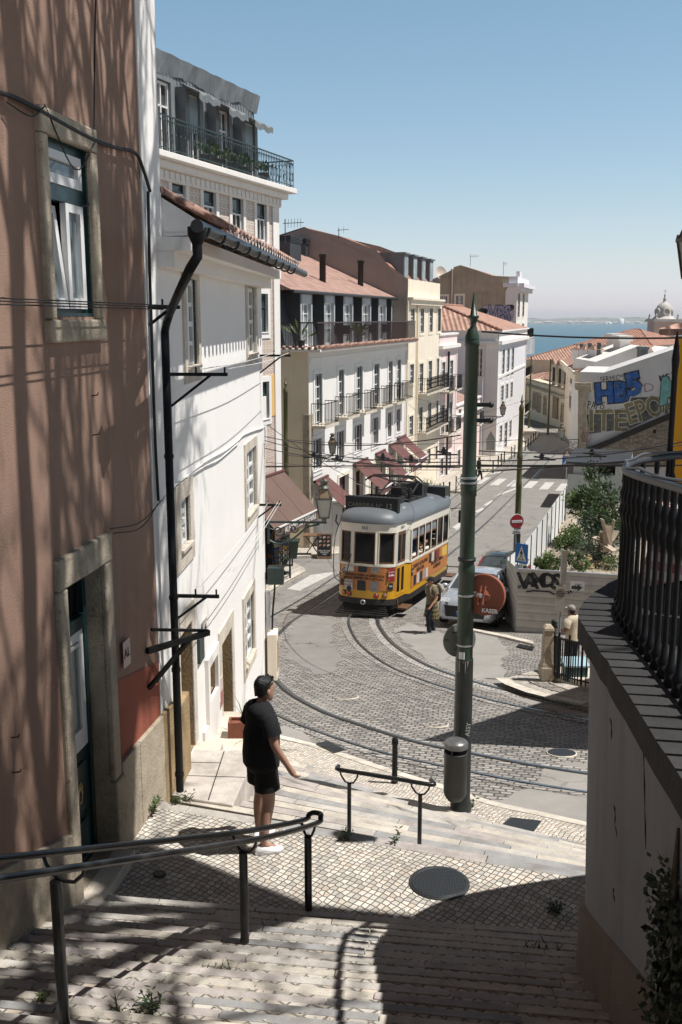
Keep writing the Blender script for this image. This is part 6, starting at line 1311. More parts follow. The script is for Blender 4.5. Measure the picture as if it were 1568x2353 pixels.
 for sg in (-1, 1): hd.ball(hc + rgt * (.075 * sg) + fwd * -.008 + up * -.02, .011, .022, .034, 8, 6); hd.ball(hc + rgt * (.03 * sg) + fwd * .084 + up * .005, .016, .012, .01, 8, 6)
 hd.tube([j['nek'] - up * .05, hc - up * .09 - fwd * .012], [.06, .055], 12)
 ho = hd.build('h', M['black']); bm = bmesh.new(); bm.from_mesh(bme); bm.from_mesh(ho.data); bm.to_mesh(bme); bm.free(); hm = ho.data; bpy.data.objects.remove(ho)
 bme.materials.clear(); bme.materials.append(pm('skin_' + skin[1:], skin, .5, .1, 9, dirt=.25, dcol=mul(srgb(skin), .7), dscale=3)); uvmap(bme) if not bme.uv_layers else None
 for p in bme.polygons: p.use_smooth = True; p.material_index = 0
 b = bpy.data.objects.new('body', bme); C.objects.link(b); b.parent = root
 def part(mb, n, m, par=None):
  ob = mb.build(n, m); ob.parent = par or root; return ob
 def ell(c, a, b_, ax=None, n=16, wr=0.0):
  x, y = (V((1, 0, 0)), V((0, 1, 0))) if ax is None else ax
  return [c + x * (a * cos(2 * pi * k / n)) + y * (b_ * sin(2 * pi * k / n)) + V((0, 0, wr * sin(k * 2.4))) for k in range(n)]
 def limb(mb, P, R_, n=12, wr=.0):
  rings = []
  for i, p in enumerate(P):
   d = (P[min(i + 1, len(P) - 1)] - P[max(i - 1, 0)]).normalized(); x = V((1, 0, 0)); x = (x - d * x.dot(d)).normalized(); y = d.cross(x)
   rings.append([p + x * (R_[i] * cos(2 * pi * k / n)) + y * (R_[i] * 1.05 * sin(2 * pi * k / n)) + x * wr * sin(k * 3 + i) for k in range(n)])
  mb.loft(rings)
 sc_ = pm('cloth_' + (shirt or 'x').strip('#'), shirt or '#101218', .92, .16, 6, .35, 22)
 mb = MB(); L = lambda a, b_, t: j[a].lerp(j[b_], t)
 bot = L('pel', 'hipL', .15) + L('pel', 'hipR', .15) - j['pel'] + V((0, 0, -.05))
 mb.loft([ell(bot, .172 * s_, .137 * s_, wr=.008), ell(j['pel'] + V((0, 0, .02)), .172 * s_, .14 * s_), ell(j['wai'], .164 * s_, .137 * s_), ell(L('wai', 'che', .5), .168 * s_, .137 * s_), ell(j['che'], .186, .142), ell(L('che', 'sho', .55), .2, .138), ell(L('che', 'sho', .9) + V((0, 0, .015)), .205, .122), ell(j['sho'] + V((0, -.0, .045)), .165, .105), ell(L('sho', 'nek', .45) + V((0, 0, .04)), .10, .082), ell(L('sho', 'nek', .75) + V((0, 0, .035)), .07, .07)], cap=False)
 for S in 'LR':
  sh, el, wr_ = j['sh' + S], j['el' + S], j['wr' + S]; P = [sh.lerp(j['sho'], .35) + V((0, 0, -.01)), sh + V((0, 0, .0)), sh.lerp(el, .3), sh.lerp(el, sleeve)] + ([el, el.lerp(wr_, .9)] if sleeve > 1 else [])
  P = P if sleeve <= 1 else [P[0], P[1], sh.lerp(el, .5), el, el.lerp(wr_, .92)]
  limb(mb, P, [.07, .082, .084, .088] if sleeve <= 1 else [.072, .078, .068, .06, .05], 12, .004)
 for S in 'LR': mb.ball(j['sh' + S] + (j['sho'] - j['sh' + S]) * .22 + V((0, 0, -.03)), .085, .086, .08, 12, 8)
 part(mb, 'shirt', sc_)
 lc = pm('legwear_' + (legs or 'x').strip('#'), legs or '#0d0e12', .9, .18, 6, .3, 25); mb = MB()
 mb.loft([ell(j['pel'] + V((0, 0, .05)), .16 * s_, .128 * s_), ell(j['pel'] + V((0, 0, -.03)), .172 * s_, .138 * s_), ell((j['hipL'] + j['hipR']) / 2 + V((0, 0, -.03)), .178 * s_, .135 * s_), ell((j['hipL'] + j['hipR']) / 2 + V((0, 0, -.10)), .165, .115)])
 for S in 'LR':
  hp, kn, an = j['hip' + S], j['knee' + S], j['ank' + S]
  if kind == 'shorts': limb(mb, [hp + V((0, 0, .02)), hp.lerp(kn, .3), hp.lerp(kn, .62)], [.108, .112, .118], 14, .005)
  else: limb(mb, [hp + V((0, 0, .02)), hp.lerp(kn, .5), kn, kn.lerp(an, .5), an + V((0, 0, -.01))], [.105, .092, .076, .066, .062], 12, .005)
 part(mb, 'shorts' if kind == 'shorts' else 'trousers', lc)
 for S in 'LR':
  an, to = j['ank' + S], j['toe' + S]; d = V((to.x - an.x, to.y - an.y, 0)).normalized(); x = V((d.y, -d.x, 0)); z0 = min(an.z - .085, to.z - .03); mb = MB(); rings = []
  for t, w_, h in ((-.075, .024, .05), (-.055, .036, .085), (0, .042, .10), (.05, .046, .078), (.11, .05, .056), (.16, .046, .045), (.19, .026, .034)):
   c = V((an.x, an.y, z0)) + d * t; rings.append([c - x * w_, c - x * w_ * 1.02 + V((0, 0, h * .5)), c - x * w_ * .6 + V((0, 0, h * .95)), c + V((0, 0, h)), c + x * w_ * .6 + V((0, 0, h * .95)), c + x * w_ * 1.02 + V((0, 0, h * .5)), c + x * w_])
  mb.loft(rings); so = part(mb, 'shoe', pm('shoe_' + shoes[1:], shoes, .7, .06, 12)); mb = MB(); mb.prism([V((an.x, an.y, z0)) + d * t + x * w_ for t, w_ in ((-.08, -.03), (.03, -.05), (.13, -.055), (.195, -.03), (.205, 0), (.195, .03), (.13, .055), (.03, .05), (-.08, .03))], (0, 0, .022)); part(mb, 'sole', pm('shoe_sole', (.55, .54, .53), .8), so)
 hr = MB(); hrings = []
 for z, a, b_, f in ((-.055, .050, .04, -.062), (-.02, .074, .072, -.03), (.02, .079, .084, -.022), (.055, .080, .100, -.010), (.085, .072, .094, -.01), (.112, .053, .070, -.012), (.121, .022, .03, -.012)):
  hrings.append([hc + rgt * (a * cos(t)) + fwd * (f + b_ * sin(t)) + up * (z + .006 * sin(k * 5.1)) for k, t in enumerate([2 * pi * q / 18 for q in range(18)])])
 hr.loft(hrings); part(hr, 'hair', pm('hair_' + hair[1:], hair, .45, .3, 30, .6, 60))
 if cap:
  mb = MB(); mb.loft([ell(hc + up * .035 - fwd * .004, .086, .108, (rgt, fwd)), ell(hc + up * .075 - fwd * .006, .084, .106, (rgt, fwd)), ell(hc + up * .115 - fwd * .012, .066, .084, (rgt, fwd)), ell(hc + up * .135 - fwd * .012, .03, .038, (rgt, fwd))]); mb.prism([hc + up * .036 + rgt * a_ + fwd * b_ for a_, b_ in ((-.075, .07), (-.07, .14), (-.03, .175), (.03, .175), (.07, .14), (.075, .07))], (0, 0, .01)); part(mb, 'cap', pm('cap_' + cap[1:], cap, .9, .1, 8))
 if sunglasses == 'top':
  mb = MB(); mb.tube([hc + rgt * .086 + up * .03 - fwd * .02, hc + rgt * .08 + up * .098 + fwd * .05, hc + up * .108 + fwd * .075, hc - rgt * .08 + up * .098 + fwd * .05, hc - rgt * .086 + up * .03 - fwd * .02], .004, 6); mb.ball(hc + rgt * .04 + up * .108 + fwd * .07, .022, .007, .012); mb.ball(hc - rgt * .04 + up * .108 + fwd * .07, .022, .007, .012); part(mb, 'sunglasses', pm('tortoise_plastic', (.05, .045, .02), .2))
 if sunglasses == 'eyes':
  mb = MB(); mb.tube([hc + rgt * .08 + up * .01 - fwd * .02, hc + rgt * .07 + up * .01 + fwd * .09, hc - rgt * .07 + up * .01 + fwd * .09, hc - rgt * .08 + up * .01 - fwd * .02], .006, 5); mb.ball(hc + rgt * .034 + up * .005 + fwd * .095, .026, .01, .018); mb.ball(hc - rgt * .034 + up * .005 + fwd * .095, .026, .01, .018); part(mb, 'sunglasses', M['black'])
 return root, part, j, (hc, fwd, rgt, limb, ell)
mp = atz(604, 1947, ZL)
person('man in black T-shirt and black shorts with white sneakers standing on the cobbled landing', (mp.x, mp.y, ZL + .004), R(-62),
  dict(wrR=(.27, .17, .895), elR=(.255, .03, 1.13), shR=(.2, 0, 1.375), palR=(-.3, .5, .8), wrL=(-.24, .12, .9), elL=(-.25, -.03, 1.12), shL=(-.185, -.01, 1.355), kneeL=(-.14, .05, .5), ankL=(-.17, .04, .085), toeL=(-.22, .17, .03), ankR=(.10, -.04, .085), toeR=(.13, .11, .03), kneeR=(.10, .03, .49), hea=(0, .045, 1.615)),
  skin='#a8826f', shirt='#0f1014', legs='#0c0d11', hair='#080808', shoes='#e9e7e9', sunglasses='top', stout=1.24, scale=1.0, look=R(-12))
bp = gnd(990, 1455)
rt_, part, j, ex = person('backpacker in cap and tan T-shirt with plaid shirt round the waist beside the tram', (bp.x, bp.y, bp.z + .01), R(118),
  dict(kneeL=(-.10, .16, .52), ankL=(-.10, .12, .12), toeL=(-.1, .27, .08), ankR=(.1, -.16, .09), toeR=(.1, -.02, .03), kneeR=(.1, .0, .5), wrL=(-.27, .2, .9), elL=(-.26, -.02, 1.12), wrR=(.27, -.06, .86)), skin='#a87a62', shirt='#6d6049', legs='#1c222e', hair='#1a1512', shoes='#22252b', kind='trousers', cap='#17191d', sunglasses='eyes', hands=False)
mb = MB(); mb.loft([[V((x * w_, -.13 - d_ * (1 - .5 * abs(x)), z)) for x in (-1, -.6, 0, .6, 1)] + [V((x * w_, -.12, z)) for x in (1, 0, -1)] for z, w_, d_ in ((.98, .14, .10), (1.05, .17, .19), (1.2, .175, .2), (1.35, .16, .17), (1.46, .12, .1))]); pk = part(mb, 'backpack', pm('black_backpack', '#15161a', .8, .2, 6)); mb = MB(); mb.loft([[V((x * w_, -.3 - d_ * (1 - .5 * abs(x)), z)) for x in (-1, 0, 1)] + [V((x * w_, -.25, z)) for x in (1, -1)] for z, w_, d_ in ((1.22, .1, .05), (1.3, .15, .1), (1.42, .13, .09), (1.47, .08, .04))]); part(mb, 'top_flap', pm('beige_canvas', '#a79d8c', .9), pk)
mb = MB(); 
for sg in (-1, 1): mb.tube([V((sg * .1, -.14, 1.44)), V((sg * .11, 0, 1.475)), V((sg * .12, .12, 1.4)), V((sg * .14, .1, 1.22)), V((sg * .16, -.05, 1.1))], .022, 6)
part(mb, 'strap', pm('beige_canvas', 0), pk)
tp = NT('plaid_flannel'); uv = tp.uv(); sx = tp.n('ShaderNodeSeparateXYZ'); tp.l(uv, sx.inputs[0]); a_ = tp.math('GREATER_THAN', tp.math('FRACT', tp.math('MULTIPLY', sx.outputs[0], 8)), .6); b_ = tp.math('GREATER_THAN', tp.math('FRACT', tp.math('MULTIPLY', sx.outputs[1], 8)), .6)
mt = tp.done(tp.mix(tp.math('MULTIPLY', tp.math('ADD', a_, b_), .5), (.03, .028, .022), (.22, .17, .06)), .9)
mb = MB(); mb.loft([[V((w_ * cos(t), d_ * sin(t) - .02, z + .02 * sin(t * 5))) for t in [pi * .8 + 1.45 * pi * k / 14 for k in range(15)]] for z, w_, d_ in ((1.06, .178, .145), (.95, .19, .155), (.75, .22, .19), (.5, .25, .24))], cap=False); part(mb, 'plaid_shirt', mt)
cp = gnd(1312, 1545); D_ = 22.4; cp = at(1312, 1545, D_)
rt_, part, j, ex = person('man in pale grey cap and cream T-shirt looking at a phone behind the corner railing', (cp.x, cp.y, zr(D_) + .02), R(38), dict(wrL=(-.14, .3, 1.12), elL=(-.27, .03, 1.12), palL=(0, .2, 1), hea=(0, .07, 1.59)), skin='#8a5f4a', shirt='#c3b8a4', legs='#151a24', hair='#15110f', shoes='#33343a', kind='trousers', cap='#8f8a83', look=R(10), stout=1.05)
mb = MB(); mb.box(-.18, -.10, .38, .40, 1.12, 1.26); part(mb, 'phone', pm('blue_phone', '#3d5f7a', .3))
wp = gnd(1100, 1109); rt_, part, j, ex = person('walker in dark clothes stepping onto the zebra crossing behind the green pole', (wp.x, wp.y, wp.z + .12), R(-75), dict(kneeL=(-.1, .22, .55), ankL=(-.1, .30, .14), toeL=(-.1, .44, .14), kneeR=(.1, -.02, .5), ankR=(.1, -.3, .13), toeR=(.1, -.2, .03), wrR=(.25, .28, 1.15)), shirt='#15161b', legs='#1b1c22', shoes='#dedcda', kind='trousers', hands=False, sleeve=1.2)
rp_ = gnd(1268, 966); person('pedestrian in a red T-shirt standing by the shop row at the far bend', (rp_.x, rp_.y, rp_.z + .1), R(150), None, shirt='#b02a26', legs='#23242a', kind='trousers', hands=False)
rp_ = gnd(1278, 966); person('pedestrian in black clothes standing right of the red T-shirt at the far bend', (rp_.x, rp_.y + .5, rp_.z + .1), R(190), None, shirt='#14141a', legs='#1a1b20', kind='trousers', hands=False, sleeve=1.2)
# --- the yellow tram
TP = gnd(833, 1420); TA = atan2(.345, 1.0); TS = -.085
TM = Matrix.Translation(V((TP.x, TP.y, TP.z + .02))) @ Matrix.Rotation(-TA, 4, 'Z') @ Matrix.Rotation(math.atan(TS), 4, 'X')
def T(x, y, z): return TM @ V((x, y, z))
class TF:
 def __init__(self, a, b): self.a = V((*a, 0)); self.d = (V((*b, 0)) - self.a); self.L = self.d.length; self.d.normalize(); self.nn = V((self.d.y, -self.d.x, 0)); self.dw = (TM.to_3x3() @ self.d); self.up = TM.to_3x3() @ V((0, 0, 1))
 def __call__(self, s, o, z): q = self.a + self.d * s + self.nn * o; return T(q.x, q.y, z)
tram = thing('tram', 'vintage yellow and white tram with grey roof and orange advertising coming round the bend', 'tram', T(0, 4, 0))
mY = pm('tram_yellow', srgb('#cb9826'), .35, .06, 2, dirt=.25, dcol=(.25, .17, .05), dscale=1.5, coat=.3); mO = pm('tram_orange_vinyl', srgb('#b9763f'), .45, .06, 1.5, dirt=.2, dcol=(.35, .2, .1)); mC = pm('tram_cream', srgb('#dcd6c8'), .45, .05, 2, dirt=.25, dcol=(.4, .36, .3)); mR = pm('tram_roof_grey', (.12, .135, .15), .5, .08, .8, .1, 30, dirt=.3, dcol=(.12, .13, .14)); mB = pm('tram_window_wood', (.12, .06, .03), .5, .15, 8); mK = pm('tram_underframe', (.02, .018, .016), .7, .2)
LT = 8.5
f0 = [(-.96, .40), (-.80, .17), (-.42, .03), (0, 0), (.42, .03), (.80, .17), (.96, .40)]
half = f0 + [(1.05, 1.28), (1.18, 1.45), (1.18, LT - 1.45), (1.05, LT - 1.28)]; outl = half + [(-x, LT - y) for x, y in f0[:]][0:0]
outl = f0 + [(1.03, 1.36), (1.18, 1.5), (1.18, LT - 1.5), (1.03, LT - 1.36)] + [(-x, LT - y) for x, y in f0] + [(-1.03, LT - 1.36), (-1.18, LT - 1.5), (-1.18, 1.5), (-1.03, 1.36)]
def off(k): return [(x * (1 + k / 1.2), (y - LT / 2) * (1 + k / (LT / 2)) + LT / 2) for x, y in outl]
def slab(mb, k0, z0, z1, k1=None): mb.loft([[T(x, y, z0) for x, y in off(k0)], [T(x, y, z1) for x, y in off(k0 if k1 is None else k1)]])
def tb(n, m, fn, par=None, **kw): mb = MB(); fn(mb); return mb.build(n, m, par or tram, **kw)
def flat(mb): mb.smooth = False
body_ = tb('body', mY, lambda mb: slab(mb, 0, .60, 1.70))
tb('bumper', mK, lambda mb: slab(mb, .02, .44, .635)); tb('underframe', mK, lambda mb: (mb.box(-.85, .85, .5, LT - .5, .2, .5, T), mb.box(-.7, .7, .15, .3, .08, .4, T)))
for k in range(5): tb('lifeguard_slat', mK, lambda mb: mb.bar(T(-.75 - .04 * k, .12 - .05 * k, .36 - .06 * k), T(.75 + .04 * k, .12 - .05 * k, .36 - .06 * k), .045))
for y in (2.6, 5.6):
 for x in (-.5, .5): tb('wheel', M['darkmetal'], lambda mb: mb.lathe([(.33, -.06), (.33, .06), (.1, .08)], T(x, y, .33), 18, TM.to_3x3() @ V((1, 0, 0))))
tb('belt_rail', mC, lambda mb: slab(mb, .018, 1.70, 1.775)); tb('letterboard', mC, lambda mb: slab(mb, .012, 2.82, 3.10)); tb('roof_gutter', mR, lambda mb: slab(mb, .05, 3.102, 3.15))
def roof(mb):
 mb.loft([[T(x, y, z) for x, y in off(k)] for k, z in ((.045, 3.152), (.035, 3.22), (-.02, 3.34), (-.14, 3.45), (-.34, 3.53), (-.6, 3.575), (-.95, 3.6), (-1.15, 3.605))])
rf = tb('roof', mR, roof)
tb('interior', M['dark'], lambda mb: mb.box(-.42, .42, 1.3, LT - .9, .9, 2.8, T)); tb('floor', M['dark'], lambda mb: mb.box(-.95, .95, .4, LT - .4, .85, 1.0, T))
def faces():
 yield 'front', TF((-.96, .40), (-.42, .03)); yield 'front', TF((-.42, .03), (.42, .03)); yield 'front', TF((.42, .03), (.96, .40)); yield 'door', TF((.96, .40), (1.03, 1.36)); yield 'corner', TF((1.03, 1.36), (1.18, 1.5)); yield 'side', TF((1.18, 1.5), (1.18, LT - 1.5)); yield 'door', TF((1.03, LT - 1.36), (.96, LT - .40))
 yield 'front', TF((.96, LT - .4), (.42, LT - .03)); yield 'front', TF((.42, LT - .03), (-.42, LT - .03)); yield 'front', TF((-.42, LT - .03), (-.96, LT - .4)); yield 'door', TF((-.96, LT - .4), (-1.03, LT - 1.36)); yield 'side', TF((-1.18, LT - 1.5), (-1.18, 1.5)); yield 'door', TF((-1.03, 1.36), (-.96, .4))
gl = m_glass('tram_glass', (.012, .013, .014), .08, spec=.22)
def twin(f, s0, s1, z0, z1, openlow=False):
 def fr_(mb):
  w_ = .035; ring(mb, f, s0 + w_, s1 - w_, z0 + w_, z1 - w_, w_, w_, w_, w_, -.05, .004)
 wo = tb('window', mB, fr_); 
 if openlow: tb('sash_bar', mB, lambda mb: mb.box(s0 + .03, s1 - .03, -.05, .0, z1 - .36, z1 - .31, f), wo); tb('pane', M['glass_sky'], lambda mb: mb.box(s0 + .03, s1 - .03, -.035, -.025, z1 - .31, z1 - .03, f), wo)
 else: tb('pane', gl, lambda mb: mb.box(s0 + .03, s1 - .03, -.035, -.025, z0 + .03, z1 - .03, f), wo)
for kind, f in faces():
 if kind == 'front':
  twin(f, .07, f.L - .07, 1.80, 2.80)
  for s in (0, f.L): tb('window_post', mC, lambda mb: mb.box(s - .06, s + .06, -.06, .006, 1.776, 2.819, f))
 elif kind == 'side':
  n = 6; wd = f.L / n
  for k in range(n): twin(f, k * wd + .05, (k + 1) * wd - .05, 1.80, 2.80, k < 4)
  for k in range(n + 1): tb('window_post', mC, lambda mb: mb.box(k * wd - .045, k * wd + .045, -.06, .008, 1.776, 2.819, f))
 elif kind == 'door':
  def leaf(mb):
   for k in range(2): a = .06 + k * (f.L - .12) / 2; b = a + (f.L - .12) / 2 - .02; ring(mb, f, a + .07, b - .07, .82, 1.62, .07, .07, .1, .06, -.02, .012); mb.box(a, b, .0, .013, 1.69, 1.77, f)
  dl = tb('door', mY, leaf); 
  def frames(mb):
   for k in range(2): a = .06 + k * (f.L - .12) / 2; b = a + (f.L - .12) / 2 - .02; ring(mb, f, a + .06, b - .06, 1.86, 2.72, .06, .06, .08, .08, -.03, .012)
  tb('door_frame', mB, frames, dl)
  def dgl(mb):
   for k in range(2): a = .06 + k * (f.L - .12) / 2; b = a + (f.L - .12) / 2 - .02; mb.box(a + .05, b - .05, -.01, .002, 1.84, 2.74, f); mb.box(a + .06, b - .06, .001, .004, .8, 1.64, f)
  tb('pane', gl, dgl, dl)
 elif kind == 'corner': tb('corner_post', mC, lambda mb: mb.box(-.03, f.L + .03, -.05, .006, 1.776, 2.819, f))
def apron(mb, z0, z1, o, x0=-.97, x1=.97, n=16):
 pts = []
 for i in range(n + 1):
  x = x0 + (x1 - x0) * i / n; y = None
  for (xa, ya), (xb, yb) in zip(f0[:-1], f0[1:]):
   if xa - .02 <= x <= xb + .02: y = ya + (yb - ya) * (x - xa) / (xb - xa)
  pts.append((x, y - o))
 mb.loft([[T(x, y, z0) for x, y in pts], [T(x, y, z1) for x, y in pts]], cap=False)
tb('advert_panel', mO, lambda mb: apron(mb, .92, 1.685, .012))
Fm = TF((-.42, -.006), (.42, -.006)); Fr_ = TF((.42, .03), (.80, .17)); Fl = TF((-.80, .17), (-.42, .03)); Fs = TF((1.18, 1.5), (1.18, LT - 1.5)); Fe = TF((.80, .17), (.96, .40))
mAd = {k: pm('print_' + k, c, .5, .25, 9, dirt=.4, dcol=(.05, .05, .05), dscale=8) for k, c in (('white', '#c9c5bf'), ('dark', '#232429'), ('red', '#8a2a2c'), ('grey', '#9a9590'))}
def ad(f, s, z, w_, h_, m, o=.018, par=tram): return tb('advert_print', m, lambda mb: mb.box(s - w_ / 2, s + w_ / 2, o, o + .004, z - h_ / 2, z + h_ / 2, f), par)
def tx(f, s, z, st, size, m=None, o=.026, **kw): return text(st, size, m or M['black'], tram, f(s, o, z), f.dw, f.up, .001, **kw)
for x, m in ((-.06, 'white'), (.38, 'dark'), (.82, 'grey')): 
 ad(Fm, x, 1.60, .30, .19, mAd[m]); ad(Fm, x - .02, 1.06, .28, .33, mAd[('white', 'dark', 'grey')[int(x > .1) + int(x > .5)]], .019)
tx(Fm, -.1, 1.12, 'miguel\ntorga', .11, M['darkmetal'], .026); tb('print_figure', mAd['dark'], lambda mb: mb.lathe([(.09, 0), (.09, .004)], Fm(-.06, .024, .93), 12, (TM.to_3x3() @ V((0, -1, 0)))))
tx(Fm, .36, 1.405, 'O CAMINHO PARA A LIBERDADE', .105, sx=1.0, bold=.004); tx(Fm, .36, 1.30, 'COMEÇA SEMPRE PELA LEITURA.', .105, sx=1.0, bold=.004)
ad(Fe, .10, 1.46, .28, .42, mAd['red'], .02); tx(Fe, .1, 1.53, '50 ANOS', .075, M['whitewood'], .03, sx=.85); tx(Fe, .1, 1.43, '25 ABRIL', .075, M['whitewood'], .03, sx=.85, bold=.004)
ad(Fe, .08, 1.06, .2, .24, mAd['dark'], .021); tx(Fe, .08, 1.08, 'fnac', .09, M['whitewood'], .03)
ad(Fl, .02, 1.10, .12, .22, mAd['dark'], .021); tb('round_emblem', mC, lambda mb: [mb.lathe([(.13, 0), (.13, .006)], Fl(.12, .02, 1.50), 16, (TM.to_3x3() @ -(-Fl.nn))), None]); tb('emblem_ring', M['darkmetal'], lambda mb: mb.tube([Fl(.12 + .075 * cos(t), .03, 1.50 + .085 * sin(t)) for t in [2 * pi * k / 14 for k in range(14)]], .02, 5, closed=True)); tb('emblem_bar', M['darkmetal'], lambda mb: mb.box(.11, .13, .028, .034, 1.45, 1.55, Fl))
def lamp(f, s, z, m):
 ax = TM.to_3x3() @ f.nn; lo_ = tb('headlight', M['darkmetal'], lambda mb: mb.lathe([(.085, -.01), (.085, .04), (.07, .05)], f(s, .0, z), 14, ax)); tb('lens', m, lambda mb: mb.lathe([(.07, .035), (.06, .055), (.02, .065)], f(s, .0, z), 14, ax), lo_)
mRed = pm('red_lens', (.5, .03, .02), .2, .1); mAmb = pm('amber_lens', (.45, .2, .1), .25, .1)
lamp(Fl, .12, .77, mAmb); lamp(Fl, .34, .75, mRed); lamp(Fr_, .02, .75, mRed); lamp(Fr_, .3, .77, mAmb)
tb('coupling', M['steel'], lambda mb: mb.tube([T(.02 + .07 * cos(t), -.06, .52 + .06 * sin(t)) for t in [2 * pi * k / 10 for k in range(10)]], .03, 6, closed=True))
tx(Fm, .42, 2.96, '563', .15, M['black'], .03, name='fleet_number'); tx(TF((.96, .40), (1.03, 1.36)), .5, 2.96, 'SAÍDA', .13, M['black'], .03)
tb('advert_panel', mO, lambda mb: mb.box(.06, 5.42, .008, .016, .82, 1.66, Fs)); 
for s, st, z in ((1.25, 'QUANDO AS PALAVRAS', 1.50), (1.25, 'SAEM À RUA', 1.32), (3.75, 'TRAÇAMOS CAMINHO', 1.24), (3.75, 'À LIBERDADE', 1.06)): tx(Fs, s, z, st, .19, M['black'], .02, bold=.006)
for k in range(5): ad(Fs, .55 + k * .42, 1.02, .32, .34, mAd[('dark', 'white', 'dark', 'grey', 'white')[k]], .017)
for k in range(4): ad(Fs, 2.65 + k * .42, 1.48, .34, .34, mAd[('dark', 'white', 'dark', 'red')[k]], .017)
ad(Fs, .16, 1.35, .2, .26, mAd['dark'], .017); tx(Fs, .18, 1.37, 'fnac', .09, M['whitewood'], .024); ad(Fs, 4.9, 1.44, .9, .36, pm('pale_yellow_print', '#d8b24a', .5), .017); tx(Fs, 4.85, 1.46, 'carris', .17, mC, .024)
ds = tb('destination_box', M['black'], lambda mb: (mb.box(-.9, .9, .62, .92, 3.38, 3.86, T), mb.box(-.92, .92, .60, .95, 3.86, 3.91, T), mb.box(-.9, -.8, .62, .9, 3.2, 3.4, T), mb.box(.8, .9, .62, .9, 3.2, 3.4, T))); Fd = TF((-.9, .62), (.9, .62))
text('CARREIRA Nº', .2, pm('dim_lettering', (.22, .20, .15), .7), ds, Fd(.68, .004, 3.63), Fd.dw, Fd.up, .001); text('12', .25, pm('dim_lettering_pale', (.36, .34, .28), .7), ds, Fd(1.5, .004, 3.63), Fd.dw, Fd.up, .001)
for x, y in ((.72, 1.75), (-.72, 1.75), (.72, 5.6), (-.72, 5.6)): tb('roof_vent', mR, lambda mb: mb.lathe([(.26, -.12), (.25, .0), (.19, .08), (.08, .12), (.02, .125)], T(x, y, 3.48), 14, None, True), rf)
def gear(mb):
 mb.box(-.75, .55, 1.55, 2.7, 3.58, 3.64, T)
 for k in range(9): mb.tube([T(-.7 + .15 * k, 1.6, 3.72), T(-.7 + .15 * k, 2.65, 3.72)], .05, 6)
 ring(mb, lambda a, b, c: T(a, c, b), -.72, .52, 1.58, 2.66, .04, .04, .04, .04, 3.64, 3.82)
tb('resistor_box', mK, gear)
def panto(mb):
 for x in (-.6, .6):
  mb.bar(T(x, 2.9, 3.6), T(x, 5.6, 3.6), .1); mb.bar(T(x, 3.0, 3.65), T(x * .9, 4.7, 4.15), .045); mb.bar(T(x * .9, 4.7, 4.15), T(x * .95, 3.1, 4.42), .04); mb.tube([T(x, 3.2, 3.62), T(x, 3.2, 4.05)], .07, 6); mb.tube([T(x, 5.3, 3.62), T(x, 5.3, 4.0)], .07, 6); mb.bar(T(x, 3.4, 3.9), T(-x, 4.6, 4.2), .03)
 for y, z in ((3.05, 4.44), (3.4, 4.46)): mb.tube([T(-1.0, y, z - .18), T(-.8, y, z - .02), T(-.5, y, z), T(.5, y, z), T(.8, y, z - .02), T(1.0, y, z - .18)], .03, 6)
 for y in (3.0, 3.9, 4.7, 5.5): mb.bar(T(-.65, y, 3.62), T(.65, y, 3.62), .07)
 mb.box(-.2, .2, 3.6, 4.2, 3.62, 4.0, T); mb.bar(T(-.54, 4.7, 4.15), T(.54, 4.7, 4.15), .05); mb.bar(T(-.3, 3.2, 3.7), T(-.3, 5.2, 4.1), .04); mb.bar(T(.3, 3.2, 4.1), T(.3, 5.2, 3.7), .04)
 mb.tube(catmull([T(.5, 3.1, 3.7), T(.75, 2.9, 4.0), T(.6, 3.6, 3.75), T(.7, 4.2, 3.65)], 5), .018, 5)
tb('pantograph', mK, panto); tb('equipment_box', M['darkmetal'], lambda mb: (mb.box(.2, .62, 4.9, 5.5, 3.6, 4.1, T), mb.box(-.5, .4, 5.9, 6.8, 3.58, 3.98, T), mb.box(.42, 1.1, 6.6, 7.4, 3.5, 3.85, T)))
tb('roof_walkway', mK, lambda mb: [mb.box(.35 + .12 * k, .5 + .12 * k, 7.3 + .04 * k, 7.6 + .04 * k, 3.53 - .03 * k, 3.58 - .03 * k, T) for k in range(4)])
tb('step', mB, lambda mb: (mb.box(1.0, 1.35, .5, 1.25, .28, .33, T), mb.bar(T(1.0, .55, .6), T(1.05, .55, .3), .04))); tb('step', mB, lambda mb: mb.box(1.0, 1.35, LT - 1.25, LT - .5, .28, .33, T))
def mir(mb): mb.box(1.34, 1.52, LT - .45, LT - .38, 2.35, 2.85, T); mb.tube([T(1.0, LT - .5, 2.9), T(1.42, LT - .45, 2.95), T(1.43, LT - .42, 2.85)], .018, 6)
tb('mirror', M['black'], mir); tb('trolley_rope', M['wire'], lambda mb: mb.tube(catmull([T(-1.0, .9, 3.4), T(-1.05, .1, 2.6), T(-1.04, -.0, 1.5), T(-.9, -.05, 1.2), T(-.6, -.16, 1.25), T(-.45, -.12, 1.9), T(-.43, -.06, 2.1)], 5), .014, 5))
pw_ = T(.62, 3.9, .98); person('passenger in blue sleeves holding a phone out of the open tram window', pw_, -TA + R(-80), dict(wrL=(.0, .52, 1.22), elL=(-.22, .38, 1.05), wrR=(.16, .50, 1.26), elR=(.24, .36, 1.05), hea=(0, .12, 1.52), nek=(0, .05, 1.44)), shirt='#2b3d6e', legs='#1d2430', kind='trousers', hands=True, scale=.88)
pw_ = T(-.1, 1.0, .98); person('tram driver in a white shirt behind the windscreen', pw_, -TA + R(180), None, shirt='#8f9298', legs='#1d2430', kind='trousers', hands=False, scale=.92)
